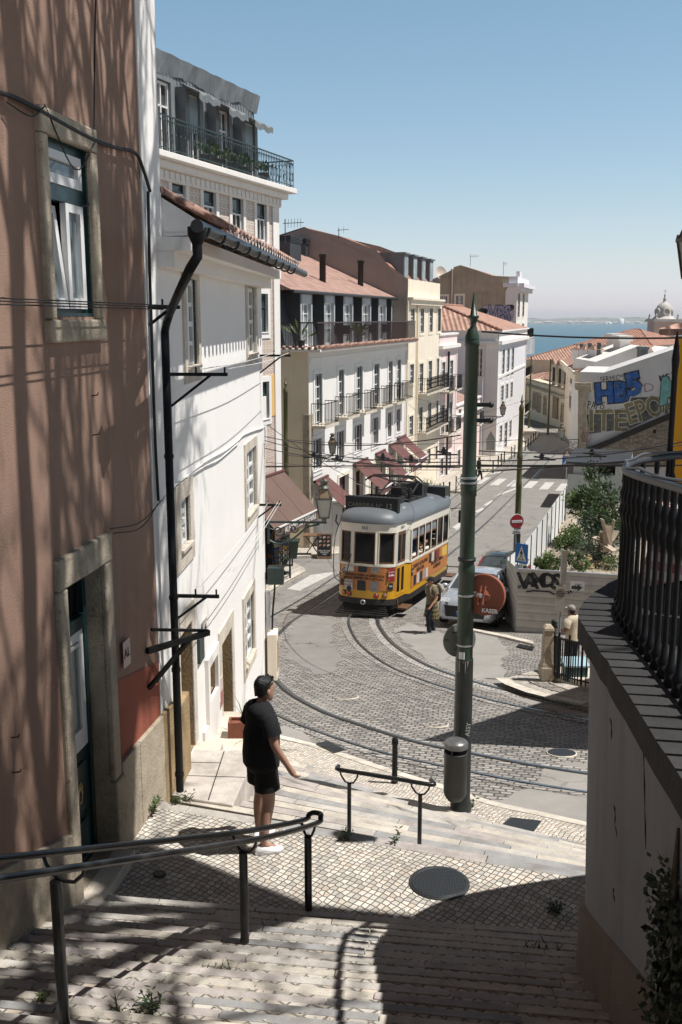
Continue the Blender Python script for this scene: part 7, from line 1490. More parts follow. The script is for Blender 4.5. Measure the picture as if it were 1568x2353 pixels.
# --- parked cars
def car(label, p, yaw, slope, paint, front=True, plate='AB', glassroof=False):
 Mx = Matrix.Translation(p) @ Matrix.Rotation(yaw, 4, 'Z') @ Matrix.Rotation(math.atan(slope), 4, 'X'); K_ = lambda x, y, z: Mx @ V((x, y, z)); up = Mx.to_3x3() @ V((0, 0, 1)); dx = Mx.to_3x3() @ V((1, 0, 0))
 root = thing('parked_car', label, 'car', p); root_loc = p
 def rg(y, zb_, zs, zt_, wb, ws, wt): return [K_(x, y, z) for x, z in ((-wb, zb_), (-ws, zb_ + .12), (-ws * 1.0, zs), (-wt * 1.0, zt_ - .03), (-wt * .8, zt_), (0, zt_ + .015), (wt * .8, zt_), (wt * 1.0, zt_ - .03), (ws * 1.0, zs), (ws, zb_ + .12), (wb, zb_))]
 st_ = [(0, .32, .55, .62, .55, .66, .6), (.05, .26, .62, .80, .68, .78, .72), (.22, .22, .68, .93, .76, .86, .80), (.6, .2, .72, 1.0, .80, .90, .84), (1.25, .2, .76, 1.06, .82, .91, .85), (1.5, .2, .8, 1.06, .82, .91, .85), (3.3, .2, .8, 1.08, .82, .91, .85), (3.9, .22, .8, 1.08, .8, .89, .82), (4.2, .28, .75, 1.04, .74, .84, .78), (4.32, .36, .62, .95, .66, .76, .7)]
 mb = MB(); mb.loft([rg(*s) for s in st_]); bo = mb.build('body', paint, root)
 cs = [(1.18, 1.02, .80), (1.45, 1.20, .74), (1.95, 1.50, .64), (2.3, 1.585, .62), (3.2, 1.57, .62), (3.75, 1.45, .63), (4.12, 1.08, .72)]
 mb = MB(); mb.loft([[K_(-.83, y, 1.0), K_(-(.83 + w_) / 2 - .02, y, (1.0 + z) / 2), K_(-w_, y, z - .03), K_(-w_ * .8, y, z), K_(0, y, z + .015), K_(w_ * .8, y, z), K_(w_, y, z - .03), K_((.83 + w_) / 2 + .02, y, (1.0 + z) / 2), K_(.83, y, 1.0)] for y, z, w_ in cs]); cb_ = mb.build('windows', M['glass'], root)
 mb = MB(); mb.loft([[K_(-w_ - .012, y, z - .05), K_(-w_ * .8, y, z + .014), K_(0, y, z + .03), K_(w_ * .8, y, z + .014), K_(w_ + .012, y, z - .05)] for y, z, w_ in cs[2:6]], cap=False); mb.build('roof', M['glass'] if glassroof else paint, root)
 for sg in (-1, 1):
  for (y0, z0, w0), (y1, z1, w1) in ((cs[0], cs[2]), (cs[5], cs[6])): mb = MB(); mb.tube([K_(sg * (w0 + .0), y0, z0), K_(sg * (w1 + .008), y1, z1 - .02)], .035, 6); mb.build('pillar', paint, root)
  mb = MB(); mb.bar(K_(sg * .74, 2.72, 1.05), K_(sg * .65, 2.72, 1.52), .07, .05); mb.build('pillar', M['black'], root)
  for y in (.85, 3.45):
   mb = MB(); mb.lathe([(.33, -.1), (.34, -.06), (.34, .06), (.33, .1), (.22, .1), (.2, .08)], K_(sg * .80, y, .33), 18, dx * sg); wh = mb.build('wheel', M['black'], root); mb = MB(); mb.lathe([(.2, .082), (.21, .095), (.05, .09)], K_(sg * .80, y, .33), 14, dx * sg); mb.build('rim', M['steel'], wh)
  mb = MB(); mb.ball(K_(sg * 1.0, 1.55, 1.08), .12, .07, .08, 10, 6); mb.bar(K_(sg * .86, 1.55, 1.03), K_(sg * .98, 1.55, 1.06), .04); mb.build('mirror', paint, root)
  mb = MB(); mb.loft([[K_(sg * .5, .04, .80), K_(sg * .5, .10, .90), K_(sg * .78, .24, .90), K_(sg * .78, .16, .80)], [K_(sg * .5, .0, .79), K_(sg * .5, .07, .89), K_(sg * .79, .20, .91), K_(sg * .80, .11, .79)]]); mb.build('headlight', pm('headlamp_glass', (.55, .58, .6), .12, .2, 8), root)
  mb = MB(); mb.loft([[K_(sg * .5, 4.28, .90), K_(sg * .5, 4.24, 1.0), K_(sg * .78, 4.14, 1.0), K_(sg * .80, 4.2, .88)], [K_(sg * .5, 4.34, .90), K_(sg * .5, 4.29, 1.0), K_(sg * .80, 4.18, 1.0), K_(sg * .82, 4.24, .88)]]); mb.build('tail_light', mRed, root)
 mb = MB(); mb.loft([[K_(-.62, .035, .34), K_(-.66, .03, .70), K_(.66, .03, .70), K_(.62, .035, .34)], [K_(-.58, -.015, .36), K_(-.62, -.012, .68), K_(.62, -.012, .68), K_(.58, -.015, .36)]]); mb.build('grille', M['black'], root)
 mb = MB(); mb.box(-.26, .26, -.04, -.018, .42, .53, K_); po = mb.build('number_plate', M['whitewood'], root); mb = MB(); mb.box(-.26, -.21, -.044, -.0405, .42, .53, K_); mb.build('plate_band', pm('plate_blue', '#2a5aa8', .4), po); text(plate, .09, M['black'], po, K_(.02, -.043, .475), dx, up, .001)
 mb = MB(); mb.box(-.5, .5, 4.33, 4.36, .5, .62, K_); mb.build('rear_plate', M['whitewood'], root)
 mb = MB(); mb.bar(K_(-.5, 1.2, 1.075), K_(.1, 1.32, 1.12), .02); mb.bar(K_(.0, 1.2, 1.075), K_(.55, 1.32, 1.12), .02); mb.build('wiper', M['black'], root)
 return root
cp = gnd(1066, 1446); car('silver compact SUV parked nose-on behind the green tram pole', cp, -TA, -.13, pm('silver_car_paint', (.46, .49, .53), .25, .04, 2, metal=.35, coat=.8), plate='AV 25')
q = gnd(1122, 1388); car('dark red hatchback with glass roof parked behind the silver SUV', V((q.x, q.y - .3, zr(q.y))), -TA, -.09, pm('red_car_paint', (.20, .012, .018), .25, .05, 2, coat=.9), plate='BX 12', glassroof=True)
# --- poles, bins, signs
def zat(v, Y, u=1070): return at(u, v, Y).z
def tram_pole(label, x, y, z0, z1, mat, base, r=.115, ztop_dark=None, px=None):
 t = thing('tram_pole', label, 'pole', (x, y, z0)); h = z1 - z0; fz = z1 - .58
 mb = MB(); zz = ztop_dark or z0 + 1.6; k = r / .115
 mb.lathe([(.118 * k, zz), (.112 * k, zz + .02), (.106 * k, z0 + h * .48), (.112 * k, z0 + h * .482), (.112 * k, z0 + h * .495), (.1 * k, z0 + h * .5), (.096 * k, z0 + h * .63), (.108 * k, z0 + h * .632), (.108 * k, z0 + h * .655), (.092 * k, z0 + h * .66), (.085 * k, fz - .1), (.095 * k, fz - .095), (.095 * k, fz - .03), (.088 * k, fz)], (x, y, 0), 18); mb.build('shaft', mat, t)
 mb = MB(); mb.lathe([(.15 * k, z0 - .1), (.15 * k, z0 + .12), (.128 * k, z0 + .16), (.122 * k, zz)], (x, y, 0), 18); mb.build('base_sleeve', base, t)
 mb = MB(); mb.lathe([(.095 * k, fz), (.09 * k, fz + .04), (.055 * k, fz + .13)], (x, y, 0), 14); mb.lathe([(.05 * k, fz + .13), (.035 * k, fz + .17), (.048 * k, fz + .24), (.07 * k, fz + .27), (.07 * k, fz + .29), (.045 * k, fz + .30), (.006, z1)], (x + .01, y, 0), 12); mb.build('finial', mat, t)
 return t
PY = 13.3; pb = gnd(1059, 1862, .105); px_, py_ = pb.x, pb.y; PY = py_
tz = at(1084, 672, PY).z; dk = at(1065, 1513, PY).z
pole1 = tram_pole('tall green tram pole with pointed finial standing before the rails, bin at its foot', px_, py_, pb.z, tz, M['pole'], M['pole_dark'], ztop_dark=dk)
mb = MB()
for v_ in (1097, 1108, 1366, 1480): mb.lathe([(.116, -.012), (.116, .012)], (px_, py_, zat(v_, PY)), 18)
mb.build('steel_band', M['steel'], pole1); mb = MB(); z_ = zat(1285, PY); mb.lathe([(.115, -.02), (.12, -.02), (.12, .02), (.115, .02)], (px_, py_, z_), 18); 
for v_ in (930, 966): mb.bar((px_, py_ - .0, zat(v_, PY)), (px_ + .26, py_ - .02, zat(v_, PY)), .05); mb.ball((px_ + .26, py_ - .02, zat(v_, PY)), .04)
mb.build('cable_clamp', M['black'], pole1)
def wrap(u0, u1, v0, v1, n, m, rr=.121):
 mb = MB(); pts = []
 z0, z1 = zat(v1, PY), zat(v0, PY); c_ = at((u0 + u1) / 2, v0, PY).x - px_; hw_ = (u1 - u0) / 2 * PY / FPX
 a0, a1 = math.asin(max(-1, min(1, (c_ - hw_) / rr))), math.asin(max(-1, min(1, (c_ + hw_) / rr)))
 for k in range(7): a = a0 + (a1 - a0) * k / 6; pts.append((px_ + rr * sin(a), py_ - rr * cos(a)))
 mb.loft([[V((x, y, z0)) for x, y in pts], [V((x, y, z1)) for x, y in pts]], cap=False); mb.build(n, m, pole1)
paper = pm('torn_paper', (.42, .40, .36), .9, .35, 14, dirt=.6, dcol=(.12, .11, .1), dscale=9); wrap(1050, 1078, 1513, 1540, 'torn_poster', paper); wrap(1053, 1066, 1493, 1509, 'round_sticker', pm('sticker_white', (.6, .6, .6), .6)); wrap(1053, 1065, 1590, 1608, 'round_sticker', pm('sticker_white', 0)); wrap(1051, 1071, 1636, 1646, 'sticker', pm('sticker_white', 0)); text('ASSY', .09, pm('sticker_white', 0), pole1, V((px_ + .06, py_ - .125, zat(1668, PY))), V((.1, 0, 1)), V((-1, 0, 0)), .001)
bx = at(1047, 1770, PY - .32); BN = thing('litter_bin', 'dark grey cylindrical litter bin with domed lid strapped to the green tram pole', 'litter bin', (bx.x, bx.y, pb.z)); z0, z1 = zat(1826, PY - .3), zat(1730, PY - .3)
mb = MB(); mb.lathe([(.10, z0 - .06), (.14, z0), (.158, z0 + .05), (.158, z1), (.163, z1), (.163, z1 + .03), (.145, z1 + .03), (.14, z1 - .2)], (bx.x, bx.y, 0), 22); bo = mb.build('bin_body', pm('bin_grey', (.022, .024, .025), .5, .15, 6), BN); mb = MB(); mb.box(bx.x - .02, bx.x + .02, bx.y + .15, bx.y + .26, z0 + .1, z0 + .6); mb.build('strap', M['darkmetal'], BN)
mb = MB(); z2 = z1 + .10; mb.lathe([(.165, z2), (.168, z2 + .05), (.14, z2 + .085), (.06, z2 + .105), (.0, z2 + .107)], (bx.x, bx.y, 0), 22); lid = mb.build('lid', pm('grey_lid', (.17, .17, .17), .35, .15, 8, metal=.5), BN); mb = MB()
for a in (0, 2.1, 4.2): mb.bar((bx.x + .14 * cos(a), bx.y + .14 * sin(a), z1), (bx.x + .14 * cos(a), bx.y + .14 * sin(a), z2), .02)
mb.build('lid_stay', M['darkmetal'], lid)
mc = at(1113, 1367, PY - .05); ax = V((-.42, -1, .12)).normalized(); MR = thing('traffic_mirror', 'round ribbed orange back of a traffic mirror clamped to the green pole', 'mirror', mc)
prof = [(.0, .075)]; 
for k in range(9): r_ = .09 + k * .0235; prof += [(r_, .07 - k * .006), (r_ + .012, .055 - k * .006), (r_ + .02, .062 - k * .006)]
prof += [(.305, .0), (.31, -.05)]; prof = [(a_ * .92, b_) for a_, b_ in prof]
mb = MB(); mb.lathe(prof, mc, 30, ax, cap=True); mb.build('shell', pm('orange_plastic', '#8f5441', .65, .08, 3, dirt=.2, dcol=(.25, .1, .06)), MR)
rx = ax.cross(V((0, 0, 1))).normalized(); uz = rx.cross(ax); mb = MB()
for a in (-.03, .03): mb.bar(mc + ax * .06 + rx * a + uz * .13, mc + ax * .10 + rx * (a + .02) - uz * .12, .018, .05)
mb.bar(mc + ax * .08 - rx * .1 - uz * .01, mc + ax * .08 + rx * .1 + uz * .02, .018, .05); mb.build('rib', pm('orange_plastic', 0), MR); mb = MB(); mb.bar(mc + ax * .1, V((px_ + .08, py_, mc.z + .02)), .05); mb.build('clamp', M['steel'], MR)
text('KASER', .075, M['whitewood'], MR, mc + ax * .058 - rx * .10 - uz * .2, -rx, uz, .001, bold=.003)
sc_ = at(1056, 1471, PY + .16); ax = V((.25, -1, .05)).normalized(); RS = thing('road_sign', 'grey back of a round road sign fixed behind the green pole', 'road sign', sc_); mb = MB(); mb.lathe([(.235, .012), (.24, 0), (.235, -.012)], sc_, 28, ax); mb.build('disc', pm('sign_back_grey', (.20, .21, .19), .5, .1, 3), RS); mb = MB()
for s in (-.12, .12): mb.bar(sc_ + V((-.16, -.02, s)), sc_ + V((.16, -.05, s)), .02)
mb.build('bracket', M['darkmetal'], RS); text('CML', .045, M['darkmetal'], RS, sc_ + V((-.19, -.06, .02)), V((1, .25, 0)))
q = at(1200, 905, 41); tram_pole('olive tram pole with pointed finial behind the no-entry sign and white fence', q.x, 41, zr(41) + .1, q.z, M['olive'], M['pole_dark'], .13, zr(41) + 2.3)
q = at(656, 866, 42.6); tram_pole('olive tram pole rising behind the brown souvenir awning on the left', q.x, 42.6, zr(42.6) + .1, q.z, M['olive'], M['pole_dark'], .12)
for x, y0, y1, Y, lb in ((355, 758, 1150, 128, 'far bare pole beside the tall gable house at the bend'), (511, 778, 1280, 118, 'far bare pole in front of the shop row at the bend')):
 a_, b_ = at(*z6(x, y0), Y), at(*z6(x, y1), Y); mb = MB(); mb.tube([(a_.x, Y, zr(Y)), (a_.x, Y, a_.z)], [.14, .09], 8); tag(mb.build('tram_pole', M['olive']), lb, 'pole')
def plate(t, n, c, w_, h_, m, th=.02, rnd_=False, d=V((1, 0, 0))):
 nn = V((d.y, -d.x, 0)); mb = MB()
 if rnd_: mb.lathe([(w_ / 2, -th / 2), (w_ / 2, th / 2)], c, 26, nn)
 else: mb.prism([c + d * a_ * w_ / 2 + V((0, 0, b_ * h_ / 2)) - nn * th / 2 for a_, b_ in ((-1, -1), (1, -1), (1, 1), (-1, 1))], nn * th)
 return mb.build(n, m, t)
mSB, mSR, mSW = pm('sign_blue', '#2468b0', .4, .04), pm('sign_red', '#8c2026', .4, .05), pm('sign_white', 0)
c = at(1188, 1198, 39.6); NE = thing('no_entry_sign', 'red round no-entry sign with a white bar above a small white plate', 'road sign', (c.x, c.y, zr(39.6))); dd = V((1, .25, 0)).normalized(); nn = V((dd.y, -dd.x, 0))
plate(NE, 'rim', c, .62, 0, mSW, .02, True, dd); plate(NE, 'disc', c + nn * .012, .57, 0, mSR, .02, True, dd); plate(NE, 'bar', c + nn * .026, .45, .10, mSW, .012, False, dd); pt = plate(NE, 'plate', c - V((0, 0, .43)), .38, .17, mSW, .02, False, dd); text('EXCETO\nELÉTRICOS', .065, M['black'], pt, c - V((0, 0, .43)) + nn * .014, dd); text('EXCETO AUTORIZADOS', .035, M['darkmetal'], NE, c + nn * .034, dd)
mb = MB(); mb.tube([(c.x - nn.x * .05, c.y - nn.y * .05, zr(39.6)), (c.x - nn.x * .05, c.y - nn.y * .05, c.z + .2)], .03, 8); mb.build('post', M['steel'], NE)
def figure_sign(label, u, v, Y, w_, h_, d, zg, tri=False):
 c = at(u, v, Y); t = thing('crossing_sign', label, 'road sign', (c.x, c.y, zg)); nn = V((d.y, -d.x, 0)); U = V((0, 0, 1)); plate(t, 'panel', c, w_, h_, mSB, .02, False, d); P = lambda a, b, o: c + d * a * w_ + U * b * h_ + nn * o
 mb = MB(); mb.prism([P(-.4, -.38, .011), P(.4, -.38, .011), P(0, .4, .011)], nn * .004); mb.build('triangle', mSW, t); mb = MB()
 mb.lathe([(.045 * w_, 0), (.045 * w_, .003)], P(.0, .2, .016), 10, nn); mb.prism([P(-.05, .15, .0155), P(-.06, -.05, .0155), P(.06, -.05, .0155), P(.05, .15, .0155)], nn * .003)
 for a, b in (((-.03, -.05), (-.13, -.3)), ((.03, -.05), (.11, -.3)), ((-.04, .1), (-.12, -.02)), ((.04, .1), (.11, 0))): mb.bar(P(*a, .017), P(*b, .017), .05 * w_, .004, nn)
 for k in range(4): a = -.27 + .15 * k; mb.prism([P(a, -.36, .0155), P(a + .08, -.36, .0155), P(a + .07, -.26, .0155), P(a + .02, -.26, .0155)], nn * .003)
 mb.build('pictogram', M['black'], t); mb = MB(); b_ = c - nn * .05; mb.tube([(b_.x, b_.y, zg - .2), (b_.x, b_.y, c.z + h_ * .4)], .03, 8); mb.build('post', M['steel'], t); return t, P, nn
figure_sign('blue square pedestrian crossing sign at the corner of the hoarding', 1199, 1272, 30.4, .43, .62, V((1, -.75, 0)).normalized(), zr(30.4))
t, P, nn = figure_sign('red-edged triangle over a blue crossing sign far down the street', 1303, 1060, 72, .66, .62, V((1, -.2, 0)).normalized(), zr(72)); mb = MB(); mb.prism([P(-.5, .52, .0), P(.5, .52, .0), P(0, 1.45, .0)], nn * .02); tr_ = mb.build('warning_triangle', mSR, t); mb = MB(); mb.prism([P(-.33, .6, .021), P(.33, .6, .021), P(0, 1.25, .021)], nn * .004); mb.build('warning_face', mSW, tr_)
c = at(1128, 1010, 84); WS = thing('road_sign', 'grey back of a triangular road sign on the left pavement behind the pole', 'road sign', (c.x, c.y, zr(84))); mb = MB(); mb.prism([c + V((-.45, 0, -.1)), c + V((.45, 0, -.1)), c + V((0, 0, .75))], (0, .02, 0)); mb.prism([c + V((-.36, 0, -.9)), c + V((.36, 0, -.9)), c + V((.36, 0, -.12)), c + V((-.36, 0, -.12))], (0, .02, 0)); mb.build('panels', pm('sign_back_grey', 0), WS); mb = MB(); mb.tube([(c.x, c.y + .05, zr(84)), (c.x, c.y + .05, c.z)], .03, 6); mb.build('post', M['steel'], WS)
c0 = gnd(1283, 1560); c0 = at(1283, 1500, 21.9); zg = zr(21.9) + .28; ztp = at(1292, 1262, 21.9).z; SP = thing('sign_post', 'slim galvanised post carrying narrow information plates behind the corner railing', 'sign post', (c0.x, 21.9, zg)); mb = MB(); mb.tube([(c0.x, 21.9, zg - .1), (c0.x, 21.9, ztp)], .035, 8); mb.build('post', M['steel'], SP)
mb = MB(); z_ = at(1290, 1370, 21.9).z; mb.box(c0.x - .12, c0.x + .08, 21.85, 21.87, z_ - .36, z_ + .26); pl_ = mb.build('info_plate', pm('sign_back_pale', (.40, .39, .36), .5, .1), SP); text('AVISO\nZONA DE\nESTACIONAMENTO\nPAGO', .05, M['darkmetal'], pl_, V((c0.x - .01, 21.845, z_ + .1)), V((1, 0, 0))); mb = MB(); mb.box(c0.x - .01, c0.x + .10, 21.84, 21.86, ztp - .75, ztp - .02); mb.build('narrow_plate', M['steel'], SP)
pc = gnd(1256, 1549, .28); SPi = thing('stone_pillar', 'short weathered stone pillar ending the iron corner railing', 'pillar', pc); mb = MB(); k = 1.0; mb.loft([[V((pc.x + a_ * w_, pc.y + b_ * w_, pc.z + z_)) for a_, b_ in ((-1, -1), (1, -1), (1, 1), (-1, 1))] for z_, w_ in ((-.1, .15), (.18, .15), (.2, .135), (.26, .13), (.3, .12), (1.0, .105), (1.05, .12), (1.1, .11), (1.16, .06))], flat=True); mb.build('shaft', M['stone'], SPi, bevel=.015)
CR = thing('corner_railing', 'curved black iron railing round the street corner beside the stone pillar', 'railing', gnd(1300, 1570)); rp_ = catmull([gnd(u, v, .28) for u, v in ((1268, 1548), (1282, 1558), (1305, 1566), (1335, 1575), (1400, 1590))], 5); mb = MB(); mb.tube([p + V((0, 0, .92)) for p in rp_], .022, 6); mb.tube([p + V((0, 0, .1)) for p in rp_], .016, 6); mb.build('rail', M['iron'], CR)
for i, p in enumerate(rp_[::1]): mb = MB(); mb.tube([p, p + V((0, 0, .95 if i % 5 else 1.05))], .014 if i % 5 else .025, 6); mb.build('bar', M['iron'], CR)
q = rp_[2]; mb = MB(); mb.tube([q + V((0, .25, -.2)), q + V((0, .25, 1.15))], .05, 8); mb.ball(q + V((0, .25, 1.17)), .055); tag(mb.build('bollard', M['iron']), 'black iron bollard standing just behind the corner railing', 'bollard')
q = gnd(1320, 1560, .2); mb = MB(); t = thing('plastic_crate', 'pale blue plastic crate behind the corner railing', 'crate', q); mb.box(q.x - .25, q.x + .25, q.y - .18, q.y + .18, q.z, q.z + .32); mb.build('box', pm('teal_plastic', '#3d5d66', .4), t); mb = MB(); mb.prism([V((q.x - .28, q.y - .2, q.z + .33)), V((q.x + .28, q.y - .2, q.z + .33)), V((q.x + .28, q.y + .2, q.z + .42)), V((q.x - .28, q.y + .2, q.z + .42))], (0, 0, .04)); mb.build('lid', pm('pale_blue_plastic', '#9db9c4', .35), t)
def lantern(label, base, d, L, drop, s=1.0, hang=False):
 t = thing('wall_lantern', label, 'street lamp', base); d = V((*d, 0)).normalized(); e = base + d * L; mb = MB(); mb.bar(base, e + d * .05, .045 * s); 
 U = V((0, 0, 1)); S = lambda a, b: base + d * a - U * b
 if not hang:
  mb.tube(catmull([S(.02, .42 * s), S(.2 * L, .50 * s), S(.45 * L, .38 * s), S(.7 * L, .12 * s), S(.92 * L, .04 * s)], 5), .022 * s, 6); mb.bar(S(.02, -.03), S(.02, .5 * s), .05 * s)
  for cx, cz, r_ in ((.2 * L, .2 * s, .14 * s), (.47 * L, .15 * s, .10 * s), (.7 * L, .08 * s, .05 * s), (.33 * L, .3 * s, .07 * s)):
   mb.tube([S(cx + r_ * (1 - .09 * k / 1.6) * cos(k * .55), cz + r_ * (1 - .055 * k) * sin(k * .55)) for k in range(16)], .017 * s, 5)
 mb.build('bracket', M['green_iron'], t); zb_ = e.z + .06 * s if not hang else e.z - .8 * s; c = V((e.x, e.y, zb_)); H_ = s
 mb = MB()
 for k in range(4):
  a = pi / 4 + k * pi / 2; a2 = a + pi / 2; q = lambda a_, r_, z_: c + V((r_ * cos(a_), r_ * sin(a_), z_ * H_)); mb.bar(q(a, .15 * s, .06), q(a, .24 * s, .5), .022 * s); mb.bar(q(a, .245 * s, .5), q(a2, .245 * s, .5), .04 * s); mb.bar(q(a, .15 * s, .06), q(a2, .15 * s, .06), .025 * s); mb.bar(q(a, .23 * s, .52), q(a, .13 * s, .72), .02 * s); mb.bar(q(a, .135 * s, .72), q(a2, .135 * s, .72), .03 * s); mb.lathe([(.02 * s, 0), (.012 * s, .05 * s)], q(a, .24 * s, .52), 6)
 mb.lathe([(.15 * s, .735 * H_), (.08 * s, .80 * H_), (.075 * s, .84 * H_), (.11 * s, .86 * H_), (.1 * s, .91 * H_), (.02 * s, .94 * H_)], c, 12); mb.lathe([(.02 * s, -.06 * H_), (.05 * s, -.02 * H_), (.06 * s, .05 * H_)], c, 8); mb.build('lantern_frame', pm('bronzed_iron', (.09, .085, .065), .5, .2, 8), t)
 mb = MB(); mb.loft([[c + V((r_ * 1.0 * cos(pi / 4 + k * pi / 2), r_ * sin(pi / 4 + k * pi / 2), z_ * H_)) for k in range(4)] for r_, z_ in ((.14 * s, .065), (.23 * s, .5))], flat=True); mb.build('lantern_glass', pm('frosted_lantern_glass', (.36, .36, .32), .35, .12, 6), t)
 mb = MB(); mb.loft([[c + V((r_ * cos(pi / 4 + k * pi / 2), r_ * sin(pi / 4 + k * pi / 2), z_ * H_)) for k in range(4)] for r_, z_ in ((.225 * s, .525), (.13 * s, .72))], flat=True); mb.build('lantern_hood', pm('amber_lantern_glass', (.22, .15, .09), .4, .15), t); return t
lb_ = fw(fw.L - .02, .05, at(612, 1200, 18.1).z); lantern('large iron wall lantern on a scrolled bracket at the far corner of the white house', lb_, (1, -.05), 1.05, 0, .82)
q = at(712, 1047, 45.4); lantern('iron wall lantern on a scrolled bracket at the corner of the long white house', q, (1, -.1), 1.05, 0, 1.05); q = at(1112, 956, 85); lantern('small iron wall lantern far down on the low pink house', q, (1, -.3), 1.6, 0, 1.3)
q = at(1330, 1010, 72.5); lantern('iron lantern on a bracket reaching left from the graffiti house pillar', q, (-1, -.1), 1.3, 0, 1.2); q = at(1590, 505, 8.6); lantern('dark lantern cut off by the right edge of the view', V((q.x + .25, q.y, q.z + .05)), (-1, 0), .2, 0, .7, True)
def bollard(p, h=.95, r=.045): 
 t = thing('bollard', '', 'bollard', p, 'bollards along the left kerb'); mb = MB(); mb.lathe([(r * 1.3, 0), (r * 1.2, .06), (r, .08), (r, h - .12), (r * 1.25, h - .11), (r * 1.2, h - .04), (r * .6, h)], p, 10); mb.build('post', M['iron'], t); return t
bp0 = gnd(907, 1800, .1); t = bollard(bp0, .75, .042); t['label'] = 'black bollard at the pavement edge behind the lower handrail'; t['group'] = 'bollards along the kerbs'
first = None
bl_ = [(1033, 1141), (1095, 1110), (1133, 1087), (1145, 1074), (1152, 1068), (1159, 1062), (1192, 1046), (1207, 1036), (1214, 1029), (1220, 1023), (1226, 1016), (1231, 1010)]
for i, (u, v) in enumerate(bl_):
 q = gnd(u, v, .12)
 if first is None: first = bollard(q, .95, .05); first['label'] = 'black bollard on the left pavement right after the cross-braced barrier nearest the tram'
 else: dup(first, q, 0, 'one of the black bollards lining the left pavement down to the bend')
first['group'] = 'bollards lining the left pavement'
for o in C.objects:
 if o.get('label') == 'one of the black bollards lining the left pavement down to the bend': o['group'] = 'bollards lining the left pavement'
def barrier(p, q, h, label):
 t = thing('pedestrian_barrier', label, 'barrier', p); U = V((0, 0, 1)); 
 for a in (p, q): mb = MB(); mb.tube([a - U * .1, a + U * h], .04, 8); mb.ball(a + U * h, .055); mb.build('post', M['green_iron'], t)
 mb = MB(); mb.bar(p + U * h * .82, q + U * h * .82, .03); mb.bar(p + U * h * .12, q + U * h * .12, .03); mb.bar(p + U * h * .12, q + U * h * .82, .025); mb.bar(p + U * h * .82, q + U * h * .12, .025); mb.build('braces', M['green_iron'], t)
barrier(gnd(634, 1340, .13), gnd(667, 1329, .13), 1.0, 'cross-braced iron barrier on the kerb before the postcard racks'); barrier(gnd(1011, 1149, .12), gnd(1019, 1145, .12), 1.0, 'cross-braced iron barrier on the left pavement just behind the tram'); barrier(gnd(1048, 1130, .12), gnd(1060, 1125, .12), 1.0, 'second cross-braced iron barrier on the left pavement beyond the tram'); barrier(gnd(1175, 1053, .12), gnd(1183, 1049, .12), 1.0, 'farthest cross-braced iron barrier on the left pavement')
def rack(p, label, sd):
 r_ = random.Random(sd); t = thing('postcard_rack', label, 'postcard rack', p); mb = MB(); mb.tube([p, p + V((0, 0, 1.95))], .03, 6); mb.lathe([(.3, 0), (.3, .04), (.04, .08)], p, 12); mb.build('stand', M['darkmetal'], t); cs_ = [pm('card_' + str(i), c_, .5, .3, 20) for i, c_ in enumerate(('#b9b4a8', '#4a6a8c', '#8a5a3a', '#3a3d44', '#c9a25a', '#7f8f8a'))]; mb = MB()
 for k in range(6):
  a = k * pi / 3
  for z in range(7):
   mb.mi = r_.randrange(6); d = V((cos(a), sin(a), 0)); x = V((-d.y, d.x, 0)); c = p + d * .24 + V((0, 0, .5 + z * .21)); mb.prism([c + x * -.1 + V((0, 0, -.075)), c + x * .1 + V((0, 0, -.075)), c + x * .1 + V((0, 0, .075)) - d * .02, c + x * -.1 + V((0, 0, .075)) - d * .02], d * .006)
 mb.build('postcards', cs_, t)
rack(gnd(650, 1318, .13), 'tall revolving postcard rack under the souvenir awning, right of the two', 1); rack(gnd(630, 1326, .13), 'tall revolving postcard rack half hidden by the white house corner, left of the two', 2)
q = gnd(746, 1282); AB = thing('menu_board', 'folding chalk A-board with pictures of dishes on the kerb left of the tram', 'menu board', q)
for sg in (1, -1):
 n = V((.15, -sg, 0)).normalized(); P = lambda a, z, o=0: q + V((a, -sg * (.3 - .28 * z / 1.1), z)) + n * o; mb = MB(); mb.prism([P(-.33, 0), P(.33, 0), P(.33, 1.1), P(-.33, 1.1)], n * -.03); bd = mb.build('board', pm('board_wood', (.16, .09, .05), .6), AB); mb = MB(); mb.prism([P(-.28, .15, .003), P(.28, .15, .003), P(.28, 1.05, .003), P(-.28, 1.05, .003)], n * .004); mb.build('slate', M['black'], bd)
 if sg == 1:
  mb = MB()
  for i in range(3):
   for k in range(3): mb.mi = (i + k) % 3; mb.lathe([(.07, 0), (.07, .005)], P(-.18 + .18 * i, .94 - .17 * k, .009), 10, n)
  mb.build('dish_pictures', [pm('dish_tan', (.45, .3, .2), .6), pm('dish_pale', (.55, .5, .42), .6), pm('dish_red', (.38, .17, .12), .6)], bd); text('MENU DO DIA\nPETISCOS\n12,50', .08, M['whitewood'], bd, P(0, .30, .009), V((1, 0, 0)), V((0, .25, 1)))
q = gnd(760, 1255, .12); UC = thing('utility_cabinet', 'white street utility cabinet against the long white house behind the tram', 'cabinet', q); mb = MB(); mb.box(q.x - .35, q.x + .55, q.y, q.y + .5, q.z, q.z + 2.0); mb.build('cabinet', pm('cabinet_white', (.62, .61, .6), .5, .05), UC, bevel=.02); mb = MB(); mb.box(q.x + .08, q.x + .095, q.y - .006, q.y, q.z + .1, q.z + 1.9); mb.box(q.x - .36, q.x + .56, q.y - .02, q.y + .52, q.z + 2.001, q.z + 2.05); mb.build('door_seam', M['steel'], UC); mb = MB(); mb.tube([V((q.x + .3, q.y - .01, q.z + 1.5)), V((q.x + .24, q.y - .01, q.z + 1.2)), V((q.x + .36, q.y - .01, q.z + 1.0))], .03, 5); mb.build('graffiti', g_blk, UC)
